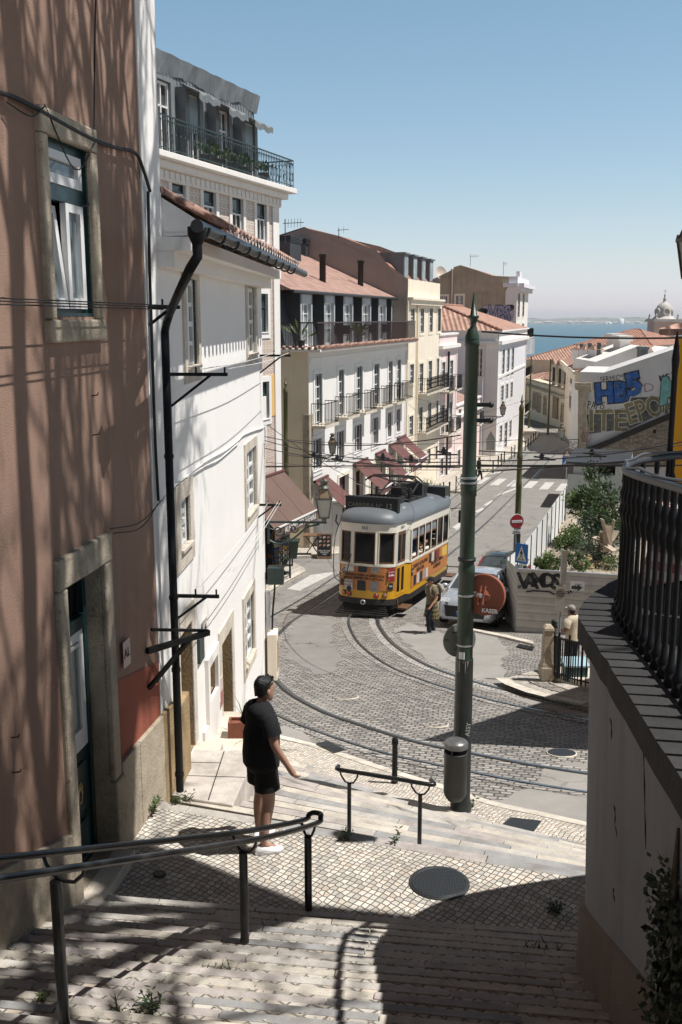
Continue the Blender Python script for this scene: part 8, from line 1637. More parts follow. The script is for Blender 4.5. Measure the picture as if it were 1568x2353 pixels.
q = gnd(718, 1275, .1); t = thing('street_table', 'small dark cafe table between the stone corner and the A-board', 'table', q); mb = MB(); mb.box(q.x - .4, q.x + .4, q.y - .3, q.y + .3, q.z + .9, q.z + .94); mb.build('table_top', pm('board_wood', 0), t); mb = MB(); mb.bar(q + V((-.3, 0, 0)), q + V((.3, 0, .9)), .04); mb.bar(q + V((.3, 0, 0)), q + V((-.3, 0, .9)), .04); mb.build('legs', M['iron'], t)
q = gnd(672, 1300, .12); t = thing('waste_bin', 'dark green waste bin behind the postcard racks', 'bin', q); mb = MB(); mb.loft([[V((q.x + a_ * w_, q.y + b_ * w_, q.z + z_)) for a_, b_ in ((-1, -1), (1, -1), (1, 1), (-1, 1))] for z_, w_ in ((.35, .2), (1.05, .28), (1.07, .32), (1.12, .32))], flat=True); mb.build('bin_body', M['green_iron'], t); mb = MB(); mb.tube([q, q + V((0, 0, .4))], .04, 6); mb.build('stand', M['darkmetal'], t)
for i, (u, lb, c_) in enumerate(((1176, 'black wheelie bin by the hoarding corner, nearest the red car', 0), (1182, 'black wheelie bin with green lid second from the red car', 1), (1186, 'black wheelie bin farthest from the red car, under the no-entry sign', 0))):
 Y = 33.2 + i * 1.5; q = at(u, 1250, Y); q.z = zr(Y); t = thing('wheelie_bin', lb, 'bin', q); mb = MB(); mb.loft([[V((q.x + a_ * w_, q.y + b_ * w_, q.z + z_)) for a_, b_ in ((-1, -1), (1, -1), (1, 1), (-1, 1))] for z_, w_ in ((.1, .26), (1.3, .36), (1.32, .40), (1.42, .40))], flat=True); mb.build('bin_body', M['black'], t, bevel=.02); mb = MB(); mb.loft([[V((q.x + a_ * w_, q.y + b_ * w_, q.z + z_)) for a_, b_ in ((-1, -1), (1, -1), (1, 1), (-1, 1))] for z_, w_ in ((1.425, .42), (1.48, .41), (1.56, .3))], flat=True); mb.build('lid', (M['green_iron'] if c_ else M['darkmetal']), t)
q = fw(fw.L + .02, .22, at(616, 1320, 18.2).z); t = thing('meter_box', 'dark green metal box on the far corner of the white house', 'meter box', q); mb = MB(); mb.box(q.x - .18, q.x + .12, q.y - .12, q.y + .12, q.z - .16, q.z + .16); mb.build('box', M['green_iron'], t, bevel=.01); mb = MB(); mb.tube(catmull([q + V((-.05, 0, -.16)), q + V((-.06, 0, -.35)), q + V((-.1, .0, -.8)), q + V((-.12, 0, -1.6))], 4), .02, 6); mb.build('conduit', M['black'], t)
q = fw(fw.L - .05, .12, at(611, 1500, 18.1).z); t = thing('display_case', 'cream display case on the far corner of the white house above the track', 'display case', q); mb = MB(); mb.box(q.x - .08, q.x + .10, q.y - .25, q.y + .15, q.z - .46, q.z + .44); mb.build('case', M['cream2'], t, bevel=.01); mb = MB(); mb.box(q.x + .101, q.x + .106, q.y - .22, q.y + .12, q.z - .3, q.z + .3); mb.build('picture', pm('faded_picture', '#a98a6a', .6, .4, 9), t)
c = at(1016, 1012, 78); t = thing('shop_sign', 'small orange cash machine sign hanging from the pink house', 'sign', c); mb = MB(); mb.box(c.x - .6, c.x + .6, c.y, c.y + .1, c.z - .35, c.z + .35); mb.build('panel', pm('orange_sign', '#c98a1e', .5), t); text('ATM', .5, M['darkmetal'], t, c + V((0, -.01, .05)), V((1, 0, 0)), bold=.01); mb = MB(); mb.lathe([(.32, 0), (.32, .08)], c + V((0, .05, -.65)), 14, V((0, -1, 0))); mb.build('round_sign', pm('navy_sign', (.03, .05, .12), .5), t)
q = at(575, 1703, 12.9); q = V((q.x - .0, 12.75, -5.56)); t = thing('planter_box', 'terracotta planter box with a spiky green shrub on the entrance platform', 'planter', q); mb = MB(); ring(mb, lambda a, b, c_: V((q.x + a, q.y + c_, q.z + b)), -.24, .30, -.08, .08, .03, .03, .03, .03, 0, .22); mb.box(q.x - .24, q.x + .30, q.y - .08, q.y + .08, q.z, q.z + .18); mb.build('box', M['terra'], t)
def cover(p, r_, label, mat, n=28, dz=.012, grid=.0):
 t = thing('manhole_cover', label, 'manhole cover', p); mb = MB(); sl = Matrix.Rotation(math.atan(-.15) if p.z < -5.5 else 0, 3, 'X'); ax = sl @ V((0, 0, 1)); mb.lathe([(r_, -.01), (r_, dz), (r_ * .93, dz + .002), (r_ * .92, dz - .004), (r_ * .9, dz + .001)], p, n, ax); mb.build('cover', mat, t); mb = MB(); mb.lathe([(r_ * 1.08, -.01), (r_ * 1.08, dz - .004), (r_ * 1.0, dz - .004)], p, n, ax); mb.build('rim', M['stone_clean'] if p.z < -5.5 else M['darkmetal'], t)
tc = NT('cast_iron_cover'); uv = tc.uv(); ck = tc.n('ShaderNodeTexChecker'); ck.inputs['Scale'].default_value = 60; tc.l(tc.mapping(uv, (1, 1, 1), (0, 0, .8)), ck.inputs[0]); M['cover'] = tc.done(tc.mix(ck.outputs[1], (.030, .033, .036), (.055, .06, .065)), .5, .5, tc.bump(ck.outputs[1], .6, .006))
cover(atz(1010, 2030, ZL) + V((0, 0, .004)), .255, 'large round cast-iron manhole cover on the cobbled landing', M['cover']); cover(gnd(1002, 1664, .012), .23, 'round sett-filled manhole cover between the rails behind the green pole', M['setts']); cover(gnd(1291, 1730, .012), .24, 'dark round manhole cover at the right edge of the tracks', M['cover']); cover(atz(367, 2010, ZL) + V((0, 0, .004)), .055, 'tiny round valve cap in the cobbles of the landing', M['cover']); cover(gnd(795, 1600, .012), .26, 'flush round manhole cover in the setts inside the bend', M['setts'])
tag(sheet(gp((1154, 1913), (1173, 1897), (1245, 1905), (1226, 1931)), .125, 'hatch_cover', M['cover']), 'rectangular ribbed iron hatch in the pavement right of the pole', 'hatch')
def grate(pts, label, dz):
 P = [V((*p, 0)) for p in pts]; t = thing('drain_grate', label, 'drain', (P[0].x, P[0].y, zr(P[0].y))); sheet([(p.x, p.y) for p in P], dz, 'pit', M['black'], parent=None).parent = t; t.location = (0, 0, 0); mb = MB()
 for k in range(9):
  f_ = k / 8; a, b = P[0].lerp(P[1], f_), P[3].lerp(P[2], f_); mb.bar((a.x, a.y, zr(a.y) + dz + .012), (b.x, b.y, zr(b.y) + dz + .012), .02)
 for f_ in (0, .33, .66, 1): a, b = P[0].lerp(P[3], f_), P[1].lerp(P[2], f_); mb.bar((a.x, a.y, zr(a.y) + dz + .013), (b.x, b.y, zr(b.y) + dz + .013), .02)
 mb.build('bars', M['darkmetal'], t)
grate(gp((728, 1725), (752, 1720), (792, 1739), (768, 1745)), 'iron drain grate let into the kerb line behind the man', .118); grate(gp((1188, 1488), (1194, 1483), (1228, 1489), (1224, 1496)), 'slotted drain grate in the setts near the stone pillar', .02)
# --- handrails
def ubr(mb, p, a, b, r_=.012):
 m = (a + b) / 2; mb.tube([a, m + (a - m) * .85 + (p - m) * .45, m + (a - m) * .45 + (p - m) * .9, p, m + (b - m) * .45 + (p - m) * .9, m + (b - m) * .85 + (p - m) * .45, b], r_, 6)
HRm = pm('black_enamel_rail', (.012, .013, .014), .3, .25, 5, dirt=.4, dcol=(.07, .07, .068), dscale=5)
def sz(y, x=-.5): return ZL + RI * max(0, math.ceil((7.84 - .1353 * (x + .8) - y) / TR))
HR = thing('handrail', 'double black tubular handrail on hooped posts down the middle of the upper steps', 'handrail', (-.2, 7.9, ZL)); ps = []
for (u, vb), Y in (((150, 2420), 5.1), ((563, 2178), 6.87), ((709, 2083), 7.78)):
 q = at(u, vb - 30, Y); ps.append(V((q.x, Y, sz(Y, q.x))))
hps = []; hs_ = ((150, 2025), (563, 1958), (709, 1922))
for p, (u, v) in zip(ps, hs_): hps.append(at(u, v, p.y))
for p, h_ in zip(ps, hps): mb = MB(); mb.tube([V((p.x, p.y, p.z - .15)), V((p.x, p.y, h_.z))], .033, 10); mb.build('post', HRm, HR)
hd = (hps[-1] - hps[0]); hd.z = 0; hd.normalize(); sd = V((hd.y, -hd.x, 0)); ext = hps[0] + (hps[0] - hps[1]) * 1.1; sl_ = (hps[1] - hps[0]).normalized()
lift = .13; L_ = [ext] + hps; tip = hps[-1] + hd * .12
def rl_(k): return [p + sd * (w_ * k) + V((0, 0, lift)) for p, w_ in zip(L_, (.17, .15, .105, .065))]
a_, b_ = rl_(1), rl_(-1); tz_ = tip.z + lift
loop = a_ + [V((tip.x, tip.y, tz_)) + sd * .055, V((tip.x, tip.y, tz_)) + hd * .05 + sd * .03, V((tip.x, tip.y, tz_)) + hd * .05 - sd * .03, V((tip.x, tip.y, tz_)) - sd * .055] + b_[::-1]
mb = MB(); mb.tube(catmull(loop, 6), .022, 10); mb.build('rail', HRm, HR)
for p, w_ in zip(hps, (.15, .105, .065)): mb = MB(); ubr(mb, p, p + sd * w_ + V((0, 0, lift)), p - sd * w_ + V((0, 0, lift))); mb.build('bracket', HRm, HR)
HL = thing('handrail', 'low single black handrail on two hooped posts at the top of the lower steps', 'handrail', at(803, 1905, 9.4)); Yq = 9.45
pa, pb_ = at(803, 1800, 9.5), at(966, 1826, 9.25); pe0, pe1 = at(778, 1768, 9.52), at(993, 1803, 9.2); 
for p in (pa, pb_): mb = MB(); mb.tube([V((p.x, p.y, ZL - .6)), p], .022, 10); mb.build('post', HRm, HL)
mb = MB(); mb.tube(catmull([pe0 + V((0, .10, -.01)), pe0, pe0.lerp(pe1, .25), pe0.lerp(pe1, .6), pe1, pe1 + V((.0, .12, -.01))], 4), .022, 10); mb.build('rail', HRm, HL); mb = MB(); dL = (pe1 - pe0).normalized()
for p in (pa, pb_): mb = MB(); t_ = (p - pe0).dot(dL); c_ = pe0 + dL * t_; ubr(mb, p, c_ - dL * .10, c_ + dL * .10, .010); mb.build('bracket', HRm, HL)
# --- overhead wires
def sag(p, q, s=.1, n=8): return [V(p).lerp(V(q), k / n) - V((0, 0, s * 4 * (k / n) * (1 - k / n))) for k in range(n + 1)]
def wire(label, segs, r_=.012, mat=None, name='overhead_wire'):
 mb = MB()
 for s in segs: mb.tube(s, r_, 5)
 return tag(mb.build(name, mat or M['wire']), label, 'wire')
def cwire(tr, i0, i1, h): return [V((p.x, p.y, zr(p.y) + h)) for p in tr[i0:i1]]
wire('tram contact wire above the track nearest the stairs', [cwire(trackL, 12, len(trackL), 5.0)], .011); wire('tram contact wire above the track of the yellow tram', [cwire(trackR, 12, len(trackR), 5.0)], .011)
P3 = lambda v: at(656, v, 42.6); P1 = lambda v, s=0: V((px_ + s * .12, py_, zat(v, PY))); PR = lambda v: at(1200, v, 41)
WH_ = lambda v: fw(fw.L - .05, .03, at(612, v, 18.1).z)
wire('long span wire from the head of the green pole to the right edge', [sag(P1(762, 1), at(1700, 772, 11.0), .05)], .011); wire('span wires from the white house corner to the green pole', [sag(WH_(1012), P1(1062, -1), .12), sag(WH_(1003), P1(1000, -1), .15), sag(WH_(1030), P1(1075, -1), .08)], .008); wire('span wires from the green pole to the terrace side on the right', [sag(P1(1058, 1), at(1640, 1000, 12.5), .1), sag(P1(1068, 1), at(1640, 1046, 11.5), .05), sag(P1(1036, 1), at(1640, 1012, 16), .1), sag(P1(1084, 1), at(1640, 1040, 10.5), .02)], .008); wire('thin copper feeder wire crossing behind the green pole', [sag(at(612, 1062, 20), at(1640, 1046, 16), .2)], .006, M['copper']); wire('span wires between the olive poles across the street', [sag(P3(1010), PR(1010), .2), sag(P3(1046), PR(1040), .25), sag(PR(1040), at(1420, 1000, 60), .3)], .011)
wire('thin service wires from the long white house over the tram', [sag(at(705, 1040, 45), at(960, 1060, 38), .3), sag(at(800, 1040, 50), at(1070, 1070, 30), .3), sag(at(620, 980, 30), at(880, 1130, 38), .2), sag(at(930, 905, 62), at(1120, 945, 85), .3)], .010)
for i, (u, v, Y) in enumerate(((775, 1060, 18.5), (880, 1057, 17), (1245, 1057, 15.6), (1360, 1049, 14.5), (722, 1051, 20), (1020, 1045, 15.5), (945, 1062, 16))):
 c = at(u, v, Y); mb = MB(); mb.bar(c + V((-.22, 0, 0)), c + V((.22, .02, .0)), .03, .02); mb.lathe([(.05, .0), (.02, .04), (.045, .07), (.02, .1), (.03, .12)], c, 8); mb.bar(c + V((-.1, .1, .04)), c + V((.1, -.1, .04)), .025); tag(mb.build('wire_hanger', M['black']), ['insulated wire hanger on the contact wires left of the tram pantograph', 'insulated wire hanger over the tram roof', 'insulated wire hanger right of the green pole', 'insulated wire hanger nearest the balustrade', 'insulated wire hanger nearest the white house', 'insulated wire hanger just left of the green pole', 'insulated wire hanger over the maroon awnings'][i], 'wire hanger')
def aerial(p, h, label, n=5, w_=.5):
 mb = MB(); mb.tube([p, p + V((0, 0, h))], .025, 5); b = p + V((0, 0, h * .82)); mb.bar(b + V((-.1, 0, 0)), b + V((w_ * 2, 0, .05)), .03)
 for k in range(n): c = b + V((w_ * 2 * k / n, 0, .05 * k / n)); mb.bar(c + V((0, -.2, -.22)), c + V((0, .2, .22)), .02)
 tag(mb.build('tv_aerial', M['darkmetal']), label, 'aerial')
p = at(656, 560, 50); aerial(p, 1.15, 'television aerial on the roofline beside the anthracite chimneys', 6, .45); p = at(779, 548, 64); aerial(p, .6, 'thin aerial on the brown-grey party wall', 2, .3); p = at(1081, 612, 123); aerial(p, 1.4, 'television aerial above the stained gable wall', 5, .5); p = at(1157, 633, 122); aerial(p, 1.6, 'slim mast aerial near the parapet of the tall gable house', 3, .2)
c = at(1012, 628, 122); mb = MB(); mb.lathe([(.02, 0), (.5, .06), (.8, .2)], c, 16, V((.6, -1, .3)), cap=False); mb.tube([c, c + V((0, 0, -1.6))], .05, 6); tag(mb.build('satellite_dish', M['stone_clean']), 'satellite dish on the left slope of the stained gable', 'dish')
# --- plants
ML = {k: m_leaf('leaf_' + k, c) for k, c in (('dark', (.035, .06, .022)), ('mid', (.065, .105, .03)), ('light', (.12, .17, .05)), ('blue', (.05, .085, .05)), ('dry', (.30, .25, .13)))}
def leafquad(mb, p, d, up, l, w_):
 s = d.cross(up).normalized() * w_ / 2; mb.add([p, p + d * l * .5 + s, p + d * l, p + d * l * .5 - s], [(0, 1, 2, 3)])
def bush(label, blobs, n, size, mats, sd, cat='bush', stems=6, name='bush'):
 r = random.Random(sd); c0 = V(blobs[0][0]); t = thing(name, label, cat, (c0.x, c0.y, c0.z - blobs[0][1][2])); mb = MB(); st_ = MB()
 for c, rad in blobs:
  c = V(c)
  for k in range(stems): e = c + V((r.uniform(-.7, .7) * rad[0], r.uniform(-.7, .7) * rad[1], r.uniform(-.2, .7) * rad[2])); st_.tube([V((c0.x + r.uniform(-.2, .2), c0.y, c0.z - blobs[0][1][2])), (c0 + e) / 2 - V((0, 0, .1)), e], [.03, .02, .008], 5)
  nc = max(6, n // 45)
  for q in range(nc):
   d = V((r.gauss(0, 1), r.gauss(0, 1), r.gauss(.25, 1))).normalized(); rr_ = r.uniform(.55, 1.05); cc = c + V((d.x * rad[0], d.y * rad[1], d.z * rad[2])) * rr_; cs_ = r.uniform(.12, .3) * min(rad) * 1.2; mb.mi = r.choices(range(len(mats)), [3, 2, 1][:len(mats)])[0]
   for k in range(n // nc):
    p = cc + V((r.gauss(0, 1), r.gauss(0, 1), r.gauss(0, 1))) * cs_; dd_ = (d * .6 + V((r.gauss(0, .7), r.gauss(0, .7), r.gauss(.2, .6)))).normalized(); leafquad(mb, p, dd_, V((r.gauss(0, 1), r.gauss(0, 1), r.gauss(0, 1))).normalized(), size * r.uniform(.6, 1.4), size * .5)
 mb.build('foliage', [ML[m] for m in mats], t, fixn=False); st_.build('stems', pm('bark', (.10, .075, .05), .9, .3, 8), t); return t
L3 = lambda u, v, Y: at(u, v, Y)
bush('large bright green bush at the far end of the lot against the white fence', [(L3(1352, 1165, 45), (.75, .8, .75)), (L3(1338, 1160, 44), (.5, .5, .6))], 1500, .17, ['mid', 'light', 'dark'], 1)
bush('large dark evergreen bush filling the back of the lot under the shed', [(L3(1390, 1160, 43), (.8, .8, .8)), (L3(1375, 1215, 41), (.7, .7, .6)), (L3(1400, 1215, 42), (.6, .6, .7))], 1500, .16, ['dark', 'mid', 'blue'], 2); bush('blue-green leafy bush lower in the lot beside the broken board heap', [(L3(1362, 1270, 38.5), (.75, .7, .7))], 1500, .13, ['blue', 'dark', 'mid'], 3)
bush('dark climbing shrub standing against the white shed wall', [(L3(1372, 1095, 55), (.9, .5, .8))], 500, .2, ['dark', 'mid'], 4); bush('pale green weedy shrub at the fence foot nearest the blue crossing sign', [(L3(1250, 1300, 34.5), (.32, .4, .18)), (L3(1272, 1290, 35), (.4, .4, .22))], 900, .11, ['light', 'mid'], 5); bush('bushy green weeds halfway along the white fence', [(L3(1298, 1252, 38), (.4, .5, .28)), (L3(1314, 1230, 40.5), (.4, .5, .3))], 900, .13, ['light', 'mid'], 6); bush('low green weeds in the rubble behind the middle of the hoarding', [(L3(1318, 1280, 35), (.5, .4, .25)), (L3(1400, 1296, 34), (.4, .4, .2)), (L3(1340, 1300, 33), (.35, .3, .15))], 500, .1, ['light', 'mid', 'dry'], 7)
r = random.Random(9); mb = MB()
for k in range(9): a_ = L3(1395 + r.uniform(-8, 12), 1245 + r.uniform(-25, 25), 38 + r.uniform(-.5, .5)); d = V((r.gauss(0, 1), r.gauss(0, .5), r.gauss(0, .6))).normalized(); mb.bar(a_ - d * .5, a_ + d * .5, .35, .03)
tag(mb.build('debris_heap', pm('weathered_board', (.42, .34, .26), .9, .25, 3)), 'heap of broken weathered boards at the back right of the overgrown lot', 'debris')
mb = MB()
for k in range(60): a_ = L3(r.uniform(1270, 1405), r.uniform(1245, 1310), r.uniform(32, 36)); z_ = zr(a_.y) + .85; mb.ball((a_.x, a_.y, z_), r.uniform(.04, .16), r.uniform(.04, .14), r.uniform(.03, .1), 6, 4)
stuff(mb.build('rubble', pm('rubble_stones', (.42, .38, .33), .9, .3, 4))); C.objects['rubble']['label'] = 'loose pale stones scattered over the overgrown lot behind the hoarding'
def tuft(p, n, h, label, mats=('mid', 'light'), w_=.012, broad=False, sd=1, lean=V((0, 0, 0)), cat='weed', spread=.06):
 r = random.Random(sd); mb = MB()
 for k in range(n):
  mb.mi = r.randrange(len(mats)); a = r.uniform(0, 2 * pi); b = p + V((r.gauss(0, spread), r.gauss(0, spread * .7), 0)); d = (V((cos(a) * .7, sin(a) * .7, 1)) + lean).normalized(); l = h * r.uniform(.4, 1.1)
  if broad:
   mb.tube([b, b + d * l * .7], .004, 4)
   for q in range(7): a2 = a + q * 2.4; leafquad(mb, b + d * l * (.2 + .12 * q), (V((cos(a2), sin(a2), .35))).normalized(), V((0, 0, 1)), h * r.uniform(.22, .4), h * .12)
  else: s = V((-d.y, d.x, 0)).normalized() * w_ / 2; m_ = b + d * l * .6; e = b + d * l + V((d.x, d.y, -.3)) * l * .3; mb.add([b - s, b + s, m_ + s * .7, m_ - s * .7, e], [(0, 1, 2, 3), (3, 2, 4)])
 return tag(mb.build('weed', [ML[m] for m in mats], None, fixn=False), label, cat)
def stp(u, v):
 rr_ = ray(u, v); y = 8.0
 while y > 2 and rr_.z / rr_.y * y < sz(y, rr_.x / rr_.y * y): y -= .01
 return V((rr_.x / rr_.y * y, y, sz(y, rr_.x / rr_.y * y)))
for i, (u, v, n, h, br, ms, lb, sp) in enumerate(((504, 2235, 26, .10, False, ('dry', 'mid'), 'dry grassy tuft with fallen leaves on the steps left of the middle', .07), (300, 2325, 50, .13, False, ('dry', 'mid', 'light'), 'straggly grass tuft at the bottom edge right of the nearest handrail post', .10), (352, 2318, 6, .16, True, ('blue', 'mid'), 'narrow-leaved green weed beside the grass at the bottom edge', .02), (610, 2120, 24, .06, False, ('mid', 'dry'), 'small weeds in the step joint right of the middle handrail post', .08), (545, 2180, 20, .06, False, ('mid', 'dry'), 'small weeds at the foot of the middle handrail post', .07), (105, 2296, 8, .08, True, ('light',), 'tiny yellow-flowered weed at the lower left steps', .02), (660, 2140, 16, .05, False, ('dry', 'mid'), 'low dry weeds on the second step below the middle post', .06), (1245, 2185, 30, .10, False, ('dark', 'mid'), 'dark weeds on the shaded steps by the retaining wall', .09))):
 tuft(stp(u, v), n, h, lb, ms, .010, br, 20 + i, spread=sp)
for i, (u, v, z_, n, h, lb) in enumerate(((792, 1928, ZL, 12, .12, 'leafy green weed at the foot of the lower handrail post'), (908, 1932, ZL, 3, .18, 'single upright weed on the landing edge between the lower handrail posts'), (338, 1868, ZL, 14, .26, 'tall leafy weed against the brown-red house plinth'), (318, 1888, ZL, 8, .12, 'short weed in the cobbles below the tall one by the plinth'), (408, 1848, ZL, 7, .14, 'slender weed at the foot of the drainpipe'), (430, 1842, ZL, 6, .15, 'slender weed just right of the drainpipe foot'), (1075, 1862, -6.84, 10, .26, 'tall weed growing beside the foot of the green tram pole'), (1272, 2098, ZL, 12, .14, 'dark weed in the shaded landing corner'))):
 tuft(atz(u, v, z_), n, h, lb, ('mid', 'dark') if i != 7 else ('dark',), .01, True, 60 + i, spread=.035)
tuft(V((.0, 0, .19)) + V(C.objects['planter_box'].location), 26, .42, 'spiky green plant in the terracotta planter', ('blue', 'mid'), .02, False, 5, cat='plant', spread=.09)
for i, (u, v, h) in enumerate(((985, 1118, .9), (1160, 1062, .5), (1122, 1084, .4))): tuft(gnd(u, v, .12), 40, h, ['wild green clump at the wall foot behind the tram pantograph', 'small weeds on the left pavement far along', 'low weeds on the left pavement by the pole'][i], ('light', 'mid'), .05, False, 80 + i, spread=.25)
rl = random.Random(4); mb = MB()
for k in range(420):
 u, v = rl.uniform(20, 1320), rl.uniform(2085, 2350); p = stp(u, v) + V((0, 0, .006)); a = rl.uniform(0, 6.28); mb.mi = rl.randrange(2); d = V((cos(a), sin(a), rl.uniform(-.1, .3))); s_ = rl.uniform(.012, .035) * (1 if rl.random() < .7 else .5); leafquad(mb, p, d, V((0, 0, 1)), s_, s_ * .5)
lt = stuff(mb.build('leaf_litter', [pm('dry_leaf', (.26, .2, .12), .9, .3, 20), pm('pale_dry_leaf', (.45, .4, .3), .9, .3, 20)], None, fixn=False)); lt['label'] = 'fallen dry leaves scattered over the upper steps'
r = random.Random(12); t = thing('ivy', 'dark ivy climbing the shaded retaining wall at the lower right', 'ivy', (1.4, 4.2, -4)); mb = MB(); st_ = MB()
wx = lambda y: min(wallp, key=lambda w: abs(w.y - y) + (5 if w.y > 7 else 0)).x - .05
for k in range(2800):
 f_ = r.random() ** .8; y = 4.75 - 1.2 * r.random() * (.25 + f_) + r.gauss(0, .05); z_ = -2.75 - 2.0 * f_ + r.gauss(0, .05); p = V((wx(y) - r.uniform(.0, .09) - .02, y, z_)); mb.mi = r.randrange(2); leafquad(mb, p, V((-.35, r.gauss(0, .6), r.gauss(-.3, .7))).normalized(), V((-1, r.gauss(0, .4), r.gauss(0, .4))).normalized(), r.uniform(.03, .065), .035)
for k in range(5): st_.tube([(wx(4.4) - .03, 4.4 + .05 * k, -4.6), (wx(4.5) - .04, 4.5 + .04 * k, -3.6), (wx(4.6) - .03, 4.6, -2.5)], [.03, .02, .008], 5)
mb.build('leaves', [ML['dark'], m_leaf('leaf_ivy', (.02, .035, .014))], t, fixn=False); st_.build('stem', pm('bark', 0), t)
def pot(p, lb, h=.5, s=1.0, sp=False):
 t = thing('potted_plant', lb, 'potted plant', p); mb = MB(); mb.lathe([(.13 * s, 0), (.19 * s, .3 * s), (.2 * s, .33 * s), (.17 * s, .31 * s)], p, 12); mb.build('pot', M['terra'] if s < 1 else M['darkmetal'], t); f = MB(); r = random.Random(int(abs(p.x) * 977))
 for k in range(60 if not sp else 14): a = r.uniform(0, 6.28); d = V((cos(a) * r.uniform(.2, 1), sin(a) * r.uniform(.2, 1), r.uniform(.3, 1.4))).normalized(); leafquad(f, p + V((0, 0, .32 * s)) + d * r.uniform(.05, h * .7), d, V((r.gauss(0, 1), r.gauss(0, 1), .3)).normalized(), h * (.35 if not sp else .8), h * .16)
 f.build('plant', ML['mid' if not sp else 'light'], t, fixn=False)
frT = Fr((q1.x - .357 * 13, q1.y - .934 * 13), (q1.x, q1.y))
for i, (x, y) in enumerate(((1075, 830), (1140, 860), (1215, 890), (1280, 915), (1380, 945))): s, _ = frT.px(x * .4396, y * .4396, .2); pot(frT(s, .2, zcb + .07), ['bushy potted plant on the iron balcony, first from the left', 'second potted plant on the iron balcony', 'potted plant near the middle of the iron balcony', 'potted plant before the shuttered balcony door', 'last potted plant by the balcony end'][i], .55, 1.0)
s, _ = fa.px(699, 785, -.2); pot(fa(s, -.35, zr0), 'tall cactus-like plant in a dark pot at the near end of the roof terrace', .75, 1.1, True); s, _ = fa.px(830, 770, -.3); pot(fa(s, -.4, zr0), 'bushy potted plant among the chairs on the roof terrace', .9)
for i, x in enumerate((466, 510, 668, 745)):
 s, _ = fa.px(603 + .3847 * x, 772.7, -.5); p = fa(s, -.6, zr0); t = thing('terrace_chair', ['dark metal chair on the roof terrace, nearest', 'second dark metal chair on the roof terrace', 'third dark metal chair on the roof terrace, by the plant', 'farthest dark metal chair on the roof terrace'][i], 'chair', p); mb = MB(); mb.box(p.x - .22, p.x + .22, p.y - .22, p.y + .22, p.z + .44, p.z + .47); mb.build('seat', M['iron'], t); mb = MB(); mb.box(p.x - .22, p.x + .22, p.y + .2, p.y + .23, p.z + .5, p.z + .95); mb.build('backrest', M['iron'], t)
 for a in (-.2, .2):
  for b in (-.2, .2): mb = MB(); mb.bar(p + V((a, b, 0)), p + V((a, b, .44)), .03); mb.build('leg', M['iron'], t)
for i in range(5):
 c = at(1005 + .2318 * (820 + i * 26), 778, 124.5); mb = MB(); d = V((1, .3, 0)).normalized(); n = 5
 for k in range(n): a, b = c + d * .28 * k / n * 3.4 - d * .4, c + d * .28 * (k + 1) / n * 3.4 - d * .4; o0, o1 = .06 * sin(k * 2 + i), .06 * sin(k * 2 + 2 + i); mb.add([a + V((o0, 0, 0)), b + V((o1, 0, 0)), b + V((o1, .05, -1.9 + .3 * (i % 2))), a + V((o0, .05, -1.9 + .3 * (i % 2)))], [(0, 1, 2, 3)])
 tag(mb.build('laundry', pm('cloth_dark' if i < 2 else 'cloth_white', (.03, .03, .035) if i < 2 else (.7, .72, .74), .9), None, fixn=False), ['black garment first on the washing line of the tall gable house', 'second dark garment on the washing line of the tall house', 'white sheet in the middle of the far washing line', 'pale blue-white shirt fourth on the far washing line', 'white cloth last on the far washing line'][i], 'laundry')
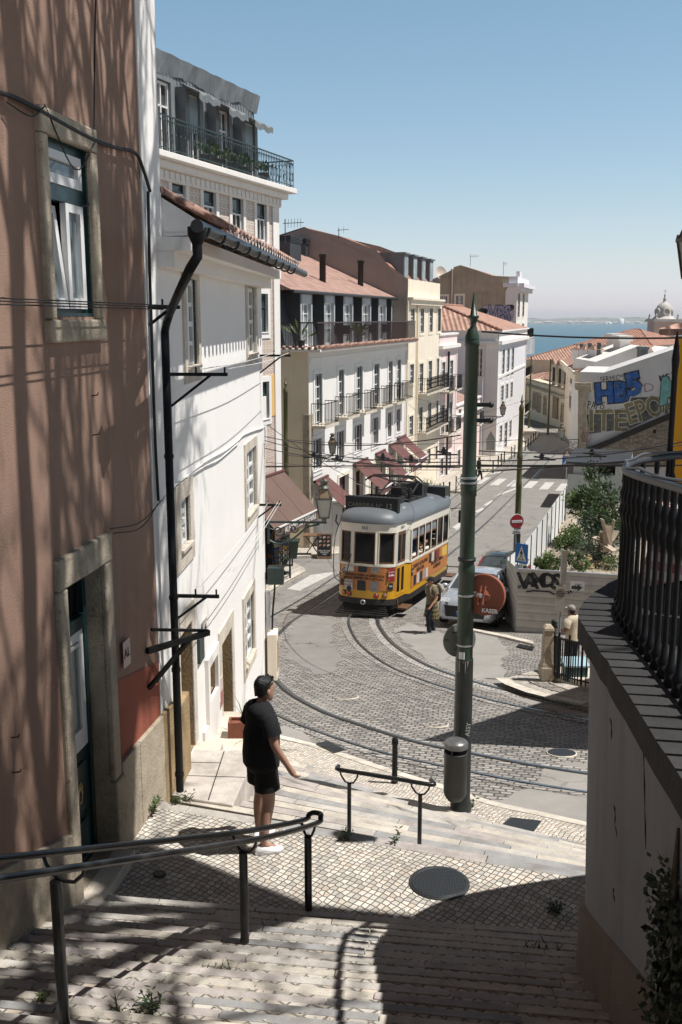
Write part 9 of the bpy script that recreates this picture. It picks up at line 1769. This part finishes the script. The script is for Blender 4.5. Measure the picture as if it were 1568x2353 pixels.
# --- trees over the steps (their crowns stand above and right of the view)
def bigtree(base, lean, sd, label, dirs, L0_, nl, dmax=6, r1=.17):
 rt = random.Random(sd); t = thing('tree', label, 'tree', base); tm = MB(); lv = MB(); base = V(base); top = base + V(lean)
 ok = lambda p: p.z - .36 * max(p.y, 0) > .9
 def grow(p, d, l, r_, dep):
  q = p; pts = [p]; n = 4
  for k in range(n): d = (d + V((rt.gauss(0, .12), rt.gauss(0, .12), rt.gauss(.03, .08)))).normalized(); q = q + d * l / n; pts.append(q)
  if dep > 1 and not all(ok(p_) for p_ in pts): return
  tm.tube(pts, [r_ * (1 - .35 * k / n) for k in range(n + 1)], 6 if dep < 3 else 4, cap=False)
  if dep >= 3:
   for k in range(nl if dep < 5 else nl + 4):
    b = pts[rt.randrange(1, n + 1)] + V((rt.gauss(0, .16), rt.gauss(0, .16), rt.gauss(-.05, .16)))
    if ok(b): leafquad(lv, b, V((rt.gauss(0, .5), rt.gauss(0, .5), rt.gauss(-.9, .5))).normalized(), V((rt.gauss(0, 1), rt.gauss(0, 1), .3)).normalized(), rt.uniform(.08, .18), .04)
  if dep < dmax:
   for k in range(3 if dep < 4 else 2):
    b = pts[max(1, round(rt.uniform(.45, 1.0) * n))]; nd = (d + V((rt.gauss(-.1, .55), rt.gauss(.05, .55), rt.gauss(.1, .35)))).normalized(); grow(b, nd, l * rt.uniform(.65, .88), r_ * .6, dep + 1)
 tm.tube([base - V((0, 0, .3)), base.lerp(top, .5) + V((.1, 0, 0)), top], [.26, .22, .19], 10)
 for dv in dirs: grow(top, V(dv).normalized(), L0_, r1, 1)
 tm.build('trunk', pm('bark', 0), t); lv.build('crown', [ML['mid']], t, fixn=False)
bigtree((5.4, 6.6, -2), (-.6, .2, 7.2), 21, 'tall sparse tree on the terrace casting branch shadows over the brown-red wall', ((-.85, .1, .5), (-.7, .45, .55), (-.75, -.4, .5), (-.9, -.1, .25), (-.5, .2, .85), (-.8, .3, .35), (-.6, -.6, .6), (-.85, .55, .4)), 2.9, 6, 5)
bigtree((5.6, 2.0, -1.6), (-.5, .2, 6.0), 8, 'second sparse tree on the terrace shading the right of the steps', ((-.75, .3, .6), (-.6, -.35, .75), (-.3, .6, .8), (-.85, .05, .45), (-.65, .55, .5)), 2.5, 4, 6, .11)
# --- sea air between here and the far bank
mb = MB(); mb.box(-9500, 9500, -60, 16500, -75, 60)
hz = mb.build('haze', None); hz.data.materials.clear(); hm = bpy.data.materials.new('sea_air'); hm.use_nodes = True; ht = hm.node_tree
for n_ in list(ht.nodes):
 if n_.type == 'BSDF_PRINCIPLED': ht.nodes.remove(n_)
pv = ht.nodes.new('ShaderNodeVolumePrincipled'); pv.inputs['Density'].default_value = .00006; pv.inputs['Color'].default_value = (.88, .93, 1, 1)
ht.links.new(pv.outputs[0], ht.nodes['Material Output'].inputs['Volume']); hz.data.materials.append(hm); stuff(hz); hz['label'] = 'thin bluish sea haze over the river and town'
